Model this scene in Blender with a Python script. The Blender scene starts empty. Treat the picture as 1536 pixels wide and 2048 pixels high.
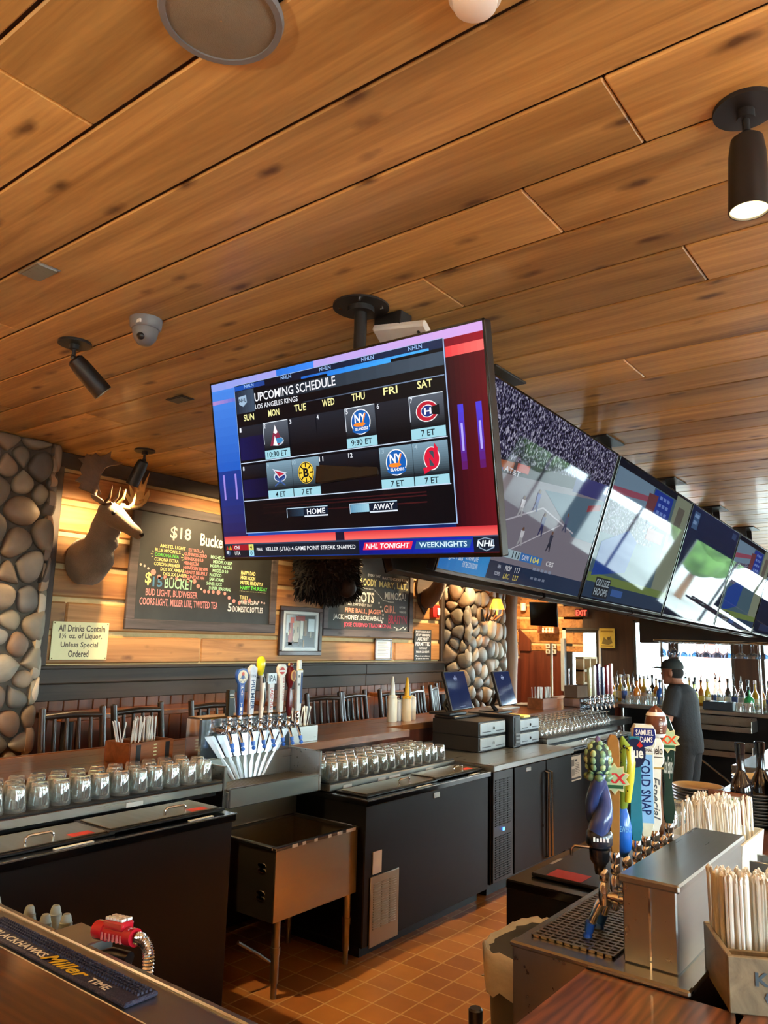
import bpy, bmesh, math, random
from mathutils import Vector, Matrix
random.seed(7)
S = bpy.context.scene
COL = S.collection
PI = math.pi
V = Vector
# ------------------------------------------------------------------ camera, world, exposure
cam = bpy.data.objects.new('camera', bpy.data.cameras.new('camera'))
COL.objects.link(cam)
F_PX, CAM_H = 1530.0, 1.75
yaw, pitch, roll = math.radians(37.62), math.radians(9.42), math.radians(1.54)
_f = V((math.cos(yaw)*math.cos(pitch), math.sin(yaw)*math.cos(pitch), math.sin(pitch)))
_r0 = V((math.sin(yaw), -math.cos(yaw), 0)); _u0 = _r0.cross(_f)
_r = math.cos(roll)*_r0+math.sin(roll)*_u0; _u = _r.cross(_f)
M = Matrix((_r, _u, -_f)).transposed().to_4x4(); M.translation = (0, 0, CAM_H)
cam.matrix_world = M
cam.data.sensor_fit = 'VERTICAL'; cam.data.sensor_height = 24.0; cam.data.lens = 24.0*F_PX/2048
cam.data.clip_start = 0.05
S.camera = cam
S.view_settings.view_transform = 'Standard'; S.view_settings.look = 'None'
S.view_settings.gamma = 1.0; S.view_settings.exposure = 1.3
S.view_settings.use_curve_mapping = False
S.cycles.transparent_max_bounces = 40
S.cycles.max_bounces = 8; S.cycles.diffuse_bounces = 5; S.cycles.glossy_bounces = 4
S.cycles.caustics_reflective = False; S.cycles.caustics_refractive = False
S.cycles.sample_clamp_indirect = 6.0
w = bpy.data.worlds.new('daylight'); S.world = w; w.use_nodes = True
w.node_tree.nodes['Background'].inputs[0].default_value = (0.78, 0.92, 1.0, 1)
w.node_tree.nodes['Background'].inputs[1].default_value = 24.0
def lamp(name, typ, loc, to, power, col=(1, 1, 1), size=(1, 1), spot=60, blend=.5, rad=.03):
    d = bpy.data.lights.new(name, typ); d.energy = power; d.color = col
    if typ == 'AREA': d.shape = 'RECTANGLE'; d.size, d.size_y = size
    if typ == 'SPOT': d.spot_size = math.radians(spot); d.spot_blend = blend; d.shadow_soft_size = rad
    if typ == 'POINT': d.shadow_soft_size = rad
    o = bpy.data.objects.new(name, d); COL.objects.link(o); o.location = loc
    o.rotation_euler = (V(to)-V(loc)).to_track_quat('-Z', 'Y').to_euler()
    return o
DAY = (0.80, 0.92, 1.0); WARM = (1.0, 0.70, 0.36)
# the sky's light enters through the openings: portals that guide sampling (they emit nothing themselves)
for (y0, y1, z0, z1) in ((4.15, 4.8, .95, 2.2), (3.15, 4.08, .95, 2.2), (1.2, 2.75, .95, 2.3), (-.6, 1.0, .95, 2.3), (-2.5, -.8, .95, 2.3), (-4.6, -2.8, .95, 2.3), (5.48, 5.93, .3, 1.96)):
    lamp('daylight_opening', 'AREA', (13.64, (y0+y1)/2, (z0+z1)/2), (0, (y0+y1)/2, (z0+z1)/2), 1, DAY, (y1-y0, z1-z0)).data.cycles.is_portal = True
for x in (-1.5, 1.5, 4.5, 7.5, 10.5):
    lamp('daylight_opening', 'AREA', (x, -5.34, 1.6), (x, 0, 1.6), 1, DAY, (2.0, 1.4)).data.cycles.is_portal = True
# ------------------------------------------------------------------ materials
def lin(c):
    return tuple((x/255/12.92 if x/255 <= .04045 else ((x/255+.055)/1.055)**2.4) for x in c[:3])
def new(name):
    m = bpy.data.materials.new(name); m.use_nodes = True
    nt = m.node_tree; return m, nt.nodes, nt.links, nt.nodes['Principled BSDF']
def coords(N, L, scale, kind='Object', rot=None):
    tc = N.new('ShaderNodeTexCoord'); mp = N.new('ShaderNodeMapping')
    mp.inputs['Scale'].default_value = scale if hasattr(scale, '__len__') else (scale,)*3
    if rot: mp.inputs['Rotation'].default_value = rot
    L.new(tc.outputs[kind], mp.inputs[0]); return mp.outputs[0]
def pm(name, c, rough=.5, metal=0, var=.12, scale=9, bump=0, coat=0, emit=0, ecol=None, spec=.5, bscale=None, stretch=None, sheen=0):
    m, N, L, b = new(name); c = lin(c)
    b.inputs['Roughness'].default_value = rough; b.inputs['Metallic'].default_value = metal
    b.inputs['Coat Weight'].default_value = coat; b.inputs['Specular IOR Level'].default_value = spec
    b.inputs['Sheen Weight'].default_value = sheen
    co = coords(N, L, stretch if stretch else scale)
    nz = N.new('ShaderNodeTexNoise'); nz.inputs['Scale'].default_value = 1.0; nz.inputs['Detail'].default_value = 4
    L.new(co, nz.inputs['Vector'])
    rp = N.new('ShaderNodeValToRGB')
    rp.color_ramp.elements[0].position = .3; rp.color_ramp.elements[1].position = .7
    rp.color_ramp.elements[0].color = (*[x*(1-var) for x in c], 1); rp.color_ramp.elements[1].color = (*[min(1, x*(1+var)) for x in c], 1)
    L.new(nz.outputs['Fac'], rp.inputs[0]); L.new(rp.outputs[0], b.inputs['Base Color'])
    if bump:
        bn = N.new('ShaderNodeTexNoise'); bn.inputs['Scale'].default_value = bscale or 40; bn.inputs['Detail'].default_value = 5
        bp = N.new('ShaderNodeBump'); bp.inputs['Strength'].default_value = bump; bp.inputs['Distance'].default_value = .01
        L.new(co if stretch else coords(N, L, 1), bn.inputs['Vector']); L.new(bn.outputs['Fac'], bp.inputs['Height']); L.new(bp.outputs[0], b.inputs['Normal'])
    if emit:
        b.inputs['Emission Color'].default_value = (*(lin(ecol) if ecol else c), 1); b.inputs['Emission Strength'].default_value = emit
    return m
def steel(name, c, rough=.25, st=(2, 2, 120), scratch=.25):
    m, N, L, b = new(name); b.inputs['Metallic'].default_value = 1; b.inputs['Base Color'].default_value = (*lin(c), 1)
    co = coords(N, L, st); nz = N.new('ShaderNodeTexNoise'); nz.inputs['Scale'].default_value = 1; nz.inputs['Detail'].default_value = 5
    L.new(co, nz.inputs['Vector']); mr = N.new('ShaderNodeMapRange')
    mr.inputs['To Min'].default_value = rough*(1-scratch); mr.inputs['To Max'].default_value = rough*(1+scratch)
    L.new(nz.outputs['Fac'], mr.inputs['Value']); L.new(mr.outputs[0], b.inputs['Roughness'])
    bp = N.new('ShaderNodeBump'); bp.inputs['Strength'].default_value = .06; bp.inputs['Distance'].default_value = .002
    L.new(nz.outputs['Fac'], bp.inputs['Height']); L.new(bp.outputs[0], b.inputs['Normal'])
    return m
def wood(name, c0, c1, grain='X', rough=.45, f=1.0, knots=.0, coat=0, bump=.15, attr=False, tone=.35, kcol=(52, 28, 14), rings=0):
    """long-grain timber: stretched noise, ring streaks, knots; attr: per-board shift read from the mesh"""
    m, N, L, b = new(name)
    lo, ac = .55*f, 9*f
    sc = {'X': (lo, ac, ac), 'Y': (ac, lo, ac), 'Z': (ac, ac, lo)}[grain]
    tc = N.new('ShaderNodeTexCoord'); src = tc.outputs['Object']; at = None
    if attr:
        at = N.new('ShaderNodeAttribute'); at.attribute_name = 'col'
        ma = N.new('ShaderNodeVectorMath'); ma.operation = 'MULTIPLY_ADD'; ma.inputs[1].default_value = (7, 7, 7)
        L.new(at.outputs['Color'], ma.inputs[0]); L.new(src, ma.inputs[2]); src = ma.outputs[0]
    mp = N.new('ShaderNodeMapping'); mp.inputs['Scale'].default_value = sc; L.new(src, mp.inputs[0])
    n1 = N.new('ShaderNodeTexNoise'); n1.inputs['Scale'].default_value = 1.0; n1.inputs['Detail'].default_value = 7; n1.inputs['Roughness'].default_value = .62; n1.inputs['Distortion'].default_value = .7
    L.new(mp.outputs[0], n1.inputs['Vector'])
    rp = N.new('ShaderNodeValToRGB'); e = rp.color_ramp.elements
    e[0].position = .28; e[1].position = .72; e[0].color = (*lin(c0), 1); e[1].color = (*lin(c1), 1)
    L.new(n1.outputs['Fac'], rp.inputs[0]); col = rp.outputs[0]
    # broad blotches
    mp2 = N.new('ShaderNodeMapping'); mp2.inputs['Scale'].default_value = tuple(x*.25 for x in sc); L.new(src, mp2.inputs[0])
    n2 = N.new('ShaderNodeTexNoise'); n2.inputs['Scale'].default_value = 1.4; n2.inputs['Detail'].default_value = 3; L.new(mp2.outputs[0], n2.inputs['Vector'])
    mr = N.new('ShaderNodeMapRange'); mr.inputs['From Min'].default_value = .3; mr.inputs['From Max'].default_value = .7
    mr.inputs['To Min'].default_value = 1-tone; mr.inputs['To Max'].default_value = 1+tone*.5; L.new(n2.outputs['Fac'], mr.inputs['Value'])
    mx = N.new('ShaderNodeMix'); mx.data_type = 'RGBA'; mx.blend_type = 'MULTIPLY'; mx.inputs['Factor'].default_value = 1
    L.new(col, mx.inputs['A']); L.new(mr.outputs[0], mx.inputs['B']); col = mx.outputs['Result']
    if rings:
        wv = N.new('ShaderNodeTexWave'); wv.wave_type = 'BANDS'; wv.bands_direction = {'X': 'Y', 'Y': 'X', 'Z': 'X'}[grain]; wv.inputs['Scale'].default_value = 6; wv.inputs['Distortion'].default_value = 15; wv.inputs['Detail'].default_value = 4; wv.inputs['Detail Scale'].default_value = .5; wv.inputs['Detail Roughness'].default_value = .6
        mw = N.new('ShaderNodeMapping'); mw.inputs['Scale'].default_value = {'X': (.35, 2.4, 2.4), 'Y': (2.4, .35, 2.4), 'Z': (2.4, 2.4, .35)}[grain]; L.new(src, mw.inputs[0]); L.new(mw.outputs[0], wv.inputs['Vector'])
        m4 = N.new('ShaderNodeMapRange'); m4.inputs['To Min'].default_value = 1-rings; m4.inputs['To Max'].default_value = 1+rings*.35; L.new(wv.outputs['Fac'], m4.inputs['Value'])
        m5 = N.new('ShaderNodeMix'); m5.data_type = 'RGBA'; m5.blend_type = 'MULTIPLY'; m5.inputs['Factor'].default_value = 1; L.new(col, m5.inputs['A']); L.new(m4.outputs[0], m5.inputs['B']); col = m5.outputs['Result']
    if attr:
        sp = N.new('ShaderNodeSeparateColor'); L.new(at.outputs['Color'], sp.inputs[0])
        mr2 = N.new('ShaderNodeMapRange'); mr2.inputs['To Min'].default_value = .72; mr2.inputs['To Max'].default_value = 1.22; L.new(sp.outputs[0], mr2.inputs['Value'])
        mx2 = N.new('ShaderNodeMix'); mx2.data_type = 'RGBA'; mx2.blend_type = 'MULTIPLY'; mx2.inputs['Factor'].default_value = 1
        L.new(col, mx2.inputs['A']); L.new(mr2.outputs[0], mx2.inputs['B']); col = mx2.outputs['Result']
    if knots:
        ks = {'X': (3, 8, 8), 'Y': (8, 3, 8), 'Z': (8, 8, 3)}[grain]
        mp3 = N.new('ShaderNodeMapping'); mp3.inputs['Scale'].default_value = tuple(x*f for x in ks)
        L.new(src, mp3.inputs[0])
        nd = N.new('ShaderNodeTexNoise'); nd.inputs['Scale'].default_value = 14; L.new(src, nd.inputs['Vector'])
        va = N.new('ShaderNodeVectorMath'); va.operation = 'MULTIPLY_ADD'; va.inputs[1].default_value = (.22,)*3
        L.new(nd.outputs['Color'], va.inputs[0]); L.new(mp3.outputs[0], va.inputs[2])
        vo = N.new('ShaderNodeTexVoronoi'); vo.inputs['Scale'].default_value = 1.0; L.new(va.outputs[0], vo.inputs['Vector'])
        kr = N.new('ShaderNodeValToRGB'); k = kr.color_ramp.elements
        k[0].position = .08; k[0].color = (1, 1, 1, 1); k[1].position = .27; k[1].color = (0, 0, 0, 1)
        L.new(vo.outputs['Distance'], kr.inputs[0])
        # only some cells carry a knot
        cs = N.new('ShaderNodeSeparateColor'); L.new(vo.outputs['Color'], cs.inputs[0])
        gt = N.new('ShaderNodeMath'); gt.operation = 'GREATER_THAN'; gt.inputs[1].default_value = .55; L.new(cs.outputs[0], gt.inputs[0])
        mu = N.new('ShaderNodeMath'); mu.operation = 'MULTIPLY'; L.new(kr.outputs[0], mu.inputs[0]); L.new(gt.outputs[0], mu.inputs[1])
        mu2 = N.new('ShaderNodeMath'); mu2.operation = 'MULTIPLY'; mu2.inputs[1].default_value = knots; L.new(mu.outputs[0], mu2.inputs[0])
        mk = N.new('ShaderNodeMix'); mk.data_type = 'RGBA'; L.new(mu2.outputs[0], mk.inputs['Factor']); L.new(col, mk.inputs['A']); mk.inputs['B'].default_value = (*lin(kcol), 1)
        col = mk.outputs['Result']
    L.new(col, b.inputs['Base Color']); b.inputs['Roughness'].default_value = rough; b.inputs['Coat Weight'].default_value = coat
    b.inputs['Coat Roughness'].default_value = .08
    bp = N.new('ShaderNodeBump'); bp.inputs['Strength'].default_value = bump; bp.inputs['Distance'].default_value = .006
    L.new(n1.outputs['Fac'], bp.inputs['Height']); L.new(bp.outputs[0], b.inputs['Normal'])
    return m
def thin_glass(name, tint=(242, 244, 242), edge=.85, lo=.07, rough=.03, haze=.0):
    m, N, L, b = new(name); N.remove(b); out = N['Material Output']
    t = N.new('ShaderNodeBsdfTransparent'); t.inputs[0].default_value = (*lin(tint), 1)
    g = N.new('ShaderNodeBsdfGlossy'); g.inputs['Roughness'].default_value = rough; g.inputs[0].default_value = (.97, .97, .96, 1)
    lw = N.new('ShaderNodeLayerWeight'); lw.inputs[0].default_value = .35
    mr = N.new('ShaderNodeMapRange'); mr.inputs['To Min'].default_value = lo; mr.inputs['To Max'].default_value = edge; L.new(lw.outputs['Facing'], mr.inputs['Value'])
    mx = N.new('ShaderNodeMixShader'); L.new(mr.outputs[0], mx.inputs[0]); L.new(t.outputs[0], mx.inputs[1]); L.new(g.outputs[0], mx.inputs[2])
    d = N.new('ShaderNodeBsdfDiffuse'); d.inputs[0].default_value = (.8, .8, .78, 1); mh = N.new('ShaderNodeMixShader'); mh.inputs[0].default_value = haze
    L.new(mx.outputs[0], mh.inputs[1]); L.new(d.outputs[0], mh.inputs[2]); L.new(mh.outputs[0], out.inputs[0])
    return m
def attr_mat(name, emit=0, rough=.6, spec=.4):
    m, N, L, b = new(name); at = N.new('ShaderNodeAttribute'); at.attribute_name = 'col'
    b.inputs['Roughness'].default_value = rough; b.inputs['Specular IOR Level'].default_value = spec
    if emit:
        L.new(at.outputs['Color'], b.inputs['Emission Color']); b.inputs['Emission Strength'].default_value = emit; b.inputs['Base Color'].default_value = (.004, .004, .005, 1)
    else:
        nz = N.new('ShaderNodeTexNoise'); nz.inputs['Scale'].default_value = 60; L.new(coords(N, L, 1), nz.inputs['Vector'])
        mr = N.new('ShaderNodeMapRange'); mr.inputs['To Min'].default_value = .85; mr.inputs['To Max'].default_value = 1.1; L.new(nz.outputs['Fac'], mr.inputs['Value'])
        mx = N.new('ShaderNodeMix'); mx.data_type = 'RGBA'; mx.blend_type = 'MULTIPLY'; mx.inputs['Factor'].default_value = 1
        L.new(at.outputs['Color'], mx.inputs['A']); L.new(mr.outputs[0], mx.inputs['B']); L.new(mx.outputs['Result'], b.inputs['Base Color'])
    return m
INK = attr_mat('printed_ink'); GLOSSINK = attr_mat('glossy_printed_plastic', 0, .22, .5); GLOW = attr_mat('lit_screen', .51, .3, .08)
ROWGLOW = attr_mat('lit_screen_dim', .26, .03, .035)
CHALK = attr_mat('chalk_paint', 0, .9, .1)
BLACKMETAL = pm('black_painted_metal', (20, 20, 22), .45)
BLACKPLASTIC = pm('black_plastic', (16, 16, 18), .35)
GLOSSBLACK = pm('gloss_black_panel', (8, 8, 9), .12)
STEEL = steel('brushed_stainless', (176, 176, 172), .24)
STEELX = steel('brushed_stainless_sheet', (172, 172, 168), .3, (2, 60, 60))
DARKSTEEL = steel('worn_stainless', (160, 148, 126), .36, (3, 3, 60))
CHROME = steel('polished_chrome', (215, 215, 215), .08, (20, 20, 20), .1)
COOLERBLACK = pm('black_cooler_enamel', (8, 8, 8), .38, var=.2, scale=3, spec=.22)
CEILWOOD = wood('stained_pine_ceiling_boards', (146, 108, 56), (216, 176, 108), 'Y', .45, 1.3, .85, .08, .1, True, .42, (64, 34, 14), rings=.07)
GROOVE = pm('dark_board_groove', (46, 26, 12), .8)
LOGWOOD = wood('honey_log_wall', (138, 86, 42), (214, 154, 90), 'X', .55, 1.3, .7, 0, .35, True, .4, (70, 36, 16))
CHINK = pm('pale_chinking', (206, 178, 128), .85, bump=.3)
DARKTRIM = wood('dark_weathered_plank', (44, 34, 28), (82, 66, 54), 'X', .6, 1, .7, 0, .3, True, .35, (24, 18, 15))
DARKTRIMZ = wood('dark_weathered_post', (44, 34, 28), (82, 66, 54), 'Z', .6, 1, .5, 0, .3, True, .35, (24, 18, 15))
WAINS = wood('red_brown_wainscot', (104, 52, 22), (148, 84, 42), 'Z', .4, 1, .3, .1, .15, True, .3)
BARWOOD = wood('varnished_bar_top', (92, 46, 20), (150, 86, 40), 'X', .3, 1.4, .0, .4, .06, True, .4, rings=.3)
BARWOODY = wood('varnished_bar_top_rail', (62, 34, 12), (116, 66, 26), 'Y', .32, 2.4, .4, .35, .1, True, .4, rings=.35)
BARWOODN = wood('near_bar_top', (70, 36, 18), (138, 80, 42), 'X', .3, 2.6, .0, .35, .08, True, .4, rings=.5)
BARPANEL = wood('red_brown_bar_front', (70, 30, 18), (110, 52, 32), 'Z', .4, 1, .2, .1)
LOGPOST = wood('peeled_log_post', (104, 66, 36), (158, 110, 68), 'Z', .6, .9, .8, 0, .5, False, .4)
CHAIRWOOD = wood('dark_stained_hickory', (30, 19, 13), (66, 42, 28), 'Z', .35, 2, .3, .2, .3)
BOXWOOD = wood('caddy_wood', (112, 58, 26), (160, 92, 48), 'X', .5, 2)
BOXGREY = wood('weathered_caddy_wood', (96, 82, 60), (146, 128, 98), 'X', .6, 2)
FRAMEWOOD = wood('weathered_sign_frame', (66, 58, 58), (112, 100, 98), 'X', .6, 1.5, .8, 0, .3, True, .3, (26, 22, 22))
STONEM = None
GLASS = thin_glass('clear_tumbler_glass', haze=.07)
HGLASS = thin_glass('hanging_glass', (150, 172, 192), .55, .10, haze=.05)
PANE = thin_glass('window_pane_glass', (245, 250, 250), .6, .03, .01)
STRAW = pm('white_paper_straws', (236, 232, 220), .6, var=.05)
WHITE = pm('white_plastic', (228, 228, 224), .4, var=.04)
GREYPL = pm('grey_plastic', (104, 106, 110), .4)
# ------------------------------------------------------------------ mesh builder
class Fr:
    """a flat working frame: origin, unit axes (y may run downwards), width and height"""
    def __init__(s, o, ex, ey, w=1, h=1):
        s.o, s.w, s.h = V(o), w, h; s.x = V(ex).normalized(); y = V(ey); s.y = (y-s.x*y.dot(s.x)).normalized(); s.n = s.y.cross(s.x)
    def p(s, u, v, d=0): return s.o+s.x*(u*s.w)+s.y*(v*s.h)+s.n*d
_TX = {}
def text_geo(t, bold, shear):
    k = (t, bold, shear)
    if k not in _TX:
        c = bpy.data.curves.new('lettering', 'FONT'); c.body = t; c.offset = bold; c.shear = shear; c.resolution_u = 2; c.fill_mode = 'FRONT'
        o = bpy.data.objects.new('lettering', c); COL.objects.link(o)
        me = bpy.data.meshes.new_from_object(o.evaluated_get(bpy.context.evaluated_depsgraph_get()))
        vs = [(v.co.x, v.co.y) for v in me.vertices]; fs = [tuple(p.vertices) for p in me.polygons]
        bpy.data.objects.remove(o); bpy.data.curves.remove(c); bpy.data.meshes.remove(me)
        if vs:
            x0, x1 = min(v[0] for v in vs), max(v[0] for v in vs); y0, y1 = min(v[1] for v in vs), max(v[1] for v in vs)
            vs = [((x-x0)/max(x1-x0, 1e-6), (y1-y)/max(y1-y0, 1e-6)) for x, y in vs]
        _TX[k] = (vs, fs)
    return _TX[k]
def axes(d):
    d = V(d).normalized(); a = V((0, 0, 1)) if abs(d.z) < .95 else V((1, 0, 0))
    x = a.cross(d).normalized(); return x, d.cross(x), d
class MB:
    def __init__(s): s.v, s.f, s.m, s.c, s.mats = [], [], [], [], []; s.col = False
    def mi(s, m):
        if m not in s.mats: s.mats.append(m)
        return s.mats.index(m)
    def add(s, vs, fs, m, c=None):
        b = len(s.v); s.v.extend(V(p) for p in vs); i = s.mi(m)
        if c is not None: s.col = True
        for f in fs: s.f.append(tuple(b+k for k in f)); s.m.append(i); s.c.append(c or (0, 0, 0))
        return s
    def box(s, lo, hi, m, bev=0, c=None, xf=None):
        lo, hi = V(lo), V(hi)
        for k in range(3):
            if lo[k] > hi[k]: lo[k], hi[k] = hi[k], lo[k]
        if bev <= 0:
            vs = [V((x, y, z)) for z in (lo.z, hi.z) for y in (lo.y, hi.y) for x in (lo.x, hi.x)]
            fs = [(0, 2, 3, 1), (4, 5, 7, 6), (0, 1, 5, 4), (2, 6, 7, 3), (0, 4, 6, 2), (1, 3, 7, 5)]
        else:
            bev = min(bev, min(hi-lo)*.45); vs, ix = [], {}
            for a in (0, 1):
                for b in (0, 1):
                    for d in (0, 1):
                        P = V((hi.x if a else lo.x, hi.y if b else lo.y, hi.z if d else lo.z)); sg = V((-1 if a else 1, -1 if b else 1, -1 if d else 1))
                        for k in range(3):   # vertex lying on the face normal to axis k
                            q = P.copy()
                            for j in range(3):
                                if j != k: q[j] += sg[j]*bev
                            ix[(a, b, d, k)] = len(vs); vs.append(q)
            fs = []
            for k in range(3):
                for sd in (0, 1):
                    o = [i for i in range(3) if i != k]; L = []
                    for (p, q) in ((0, 0), (1, 0), (1, 1), (0, 1)):
                        key = [0, 0, 0]; key[k] = sd; key[o[0]] = p; key[o[1]] = q; L.append(ix[(*key, k)])
                    fs.append(tuple(L))
            for k in range(3):
                o = [i for i in range(3) if i != k]
                for p in (0, 1):
                    for q in (0, 1):
                        a = [0, 0, 0]; a[o[0]] = p; a[o[1]] = q; b2 = list(a); b2[k] = 1
                        fs.append((ix[(*a, o[0])], ix[(*a, o[1])], ix[(*b2, o[1])], ix[(*b2, o[0])]))
            for a in (0, 1):
                for b in (0, 1):
                    for d in (0, 1): fs.append(tuple(ix[(a, b, d, k)] for k in range(3)))
        if xf: vs = [xf @ p for p in vs]
        return s.add(vs, fs, m, c)
    def loft(s, rings, m, cap=True, c=None):
        n = len(rings[0]); vs = [p for r in rings for p in r]; fs = []
        for i in range(len(rings)-1):
            for j in range(n):
                k = (j+1) % n; fs.append((i*n+j, i*n+k, (i+1)*n+k, (i+1)*n+j))
        if cap: fs += [tuple(range(n))[::-1], tuple((len(rings)-1)*n+j for j in range(n))]
        return s.add(vs, fs, m, c)
    def cyl(s, p0, p1, r0, m, r1=None, seg=14, cap=True, c=None):
        p0, p1 = V(p0), V(p1); r1 = r0 if r1 is None else r1; x, y, d = axes(p1-p0)
        ring = lambda p, r: [p+(x*math.cos(2*PI*j/seg)+y*math.sin(2*PI*j/seg))*r for j in range(seg)]
        return s.loft([ring(p0, r0), ring(p1, r1)], m, cap, c)
    def lathe(s, o, prof, m, d=(0, 0, 1), seg=20, cap=True, c=None):
        o = V(o); x, y, d = axes(d)
        return s.loft([[o+d*h+(x*math.cos(2*PI*j/seg)+y*math.sin(2*PI*j/seg))*max(r, 1e-4) for j in range(seg)] for r, h in prof], m, cap, c)
    def tube(s, pts, r, m, seg=8, cap=True, c=None, flat=None):
        pts = [V(p) for p in pts]; rs = r if hasattr(r, '__len__') else [r]*len(pts); rings = []; x = None
        for i, p in enumerate(pts):
            d = (pts[min(i+1, len(pts)-1)]-pts[max(i-1, 0)]).normalized()
            if x is None: x = axes(d)[0]
            x = (x-d*x.dot(d)).normalized(); y = d.cross(x)
            fx, fy = flat or (1, 1)
            rings.append([p+(x*math.cos(2*PI*j/seg)*fx+y*math.sin(2*PI*j/seg)*fy)*rs[i] for j in range(seg)])
        return s.loft(rings, m, cap, c)
    def ell(s, o, r, m, seg=14, rg=8, xf=None, c=None):
        o = V(o); r = r if hasattr(r, '__len__') else (r, r, r); rings = []
        for i in range(rg+1):
            t = PI*i/rg; k = max(math.sin(t), 1e-3)
            ring = [V((r[0]*k*math.cos(2*PI*j/seg), r[1]*k*math.sin(2*PI*j/seg), -r[2]*math.cos(t))) for j in range(seg)]
            rings.append([o+((xf @ p) if xf else p) for p in ring])
        return s.loft(rings, m, True, c)
    def prism(s, fr, pts, d0, d1, m, c=None):
        n = len(pts); return s.loft([[fr.p(u, v, d0) for u, v in pts], [fr.p(u, v, d1) for u, v in pts]], m, True, c)
    def poly(s, fr, pts, d, m, c=None): return s.add([fr.p(u, v, d) for u, v in pts], [tuple(range(len(pts)))], m, c)
    def rect(s, fr, u0, v0, u1, v1, d, m, c=None): return s.poly(fr, [(u0, v0), (u1, v0), (u1, v1), (u0, v1)], d, m, c)
    def grad(s, fr, u0, v0, u1, v1, d, m, c0, c1, n=14, vert=False):
        for i in range(n):
            t = (i+.5)/n; c = tuple(a+(b-a)*t for a, b in zip(c0, c1)); a, b = i/n, (i+1)/n
            if vert: s.rect(fr, u0, v0+(v1-v0)*a, u1, v0+(v1-v0)*b, d, m, c)
            else: s.rect(fr, u0+(u1-u0)*a, v0, u0+(u1-u0)*b, v1, d, m, c)
        return s
    def disc(s, fr, u, v, ru, rv, d, m, c=None, seg=20): return s.poly(fr, [(u+ru*math.cos(2*PI*j/seg), v+rv*math.sin(2*PI*j/seg)) for j in range(seg)], d, m, c)
    def line(s, fr, pts, wd, d, m, c=None):
        """a painted stroke of width wd (metres) through frame points"""
        for (a, b), (e, g) in zip(pts, pts[1:]):
            du, dv = (e-a)*fr.w, (g-b)*fr.h; l = math.hypot(du, dv) or 1; nu, nv = -dv/l*wd/2/fr.w, du/l*wd/2/fr.h
            s.poly(fr, [(a+nu, b+nv), (e+nu, g+nv), (e-nu, g-nv), (a-nu, b-nv)], d, m, c)
        return s
    def txt(s, fr, t, u0, v0, u1, v1, d, m, c=None, bold=.012, shear=0, rot=False):
        vs, fs = text_geo(t, bold, shear)
        if rot: P = [fr.p(u1-(u1-u0)*y, v0+(v1-v0)*x, d) for x, y in vs]      # reads downwards
        else: P = [fr.p(u0+(u1-u0)*x, v0+(v1-v0)*y, d) for x, y in vs]
        return s.add(P, fs, m, c)
    def build(s, name, parent=None, at=None, smooth=40, label=None, fix=True):
        me = bpy.data.meshes.new(name); o = bpy.data.objects.new(name, me); COL.objects.link(o)
        org = V(at) if at is not None else V((0, 0, 0))
        if parent is not None: o.parent = parent; base = ORG[parent.name]; org = base
        elif at is not None: o.location = org
        ORG[o.name] = org
        me.from_pydata([p-org for p in s.v], [], s.f)
        for m in s.mats: me.materials.append(m)
        me.polygons.foreach_set('material_index', s.m)
        if s.col:
            a = me.attributes.new('col', 'FLOAT_COLOR', 'FACE'); buf = []
            for c in s.c: buf.extend((*c[:3], 1))
            a.data.foreach_set('color', buf)
        if fix and len(s.f) < 60000:
            bm = bmesh.new(); bm.from_mesh(me); bmesh.ops.recalc_face_normals(bm, faces=bm.faces); bm.to_mesh(me); bm.free()
        if smooth:
            me.polygons.foreach_set('use_smooth', [True]*len(me.polygons)); me.set_sharp_from_angle(angle=math.radians(smooth))
        me.update()
        if label: o['label'] = label
        return o
ORG = {}
def tag(o, label, cat, group=None, kind=None):
    o['label'] = label; o['category'] = cat
    if group: o['group'] = group
    if kind: o['kind'] = kind
    return o
def thing(name, label, cat, loc=(0, 0, 0), group=None):
    o = bpy.data.objects.new(name, None); COL.objects.link(o); o.location = loc; o.empty_display_size = .05; ORG[o.name] = V(loc)
    return tag(o, label, cat, group)
def struct(o, label=None):
    o['kind'] = 'structure'
    if label: o['label'] = label
    return o
def dup(root, loc, rz=0, label=None, group=None, scale=None):
    r = root.copy(); COL.objects.link(r); r.location = loc; r.rotation_euler = (0, 0, rz); ORG[r.name] = V(loc)
    if scale: r.scale = scale
    if label: r['label'] = label
    if group: r['group'] = group
    for ch in root.children:
        c = ch.copy(); COL.objects.link(c); c.parent = r
        for g in ch.children:
            e = g.copy(); COL.objects.link(e); e.parent = c
    return r
rnd = lambda a=0., b=1.: random.uniform(a, b)
rc = lambda: (rnd(), rnd(), rnd())
C = lambda *c: lin(c)
CEIL = 3.08
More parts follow.
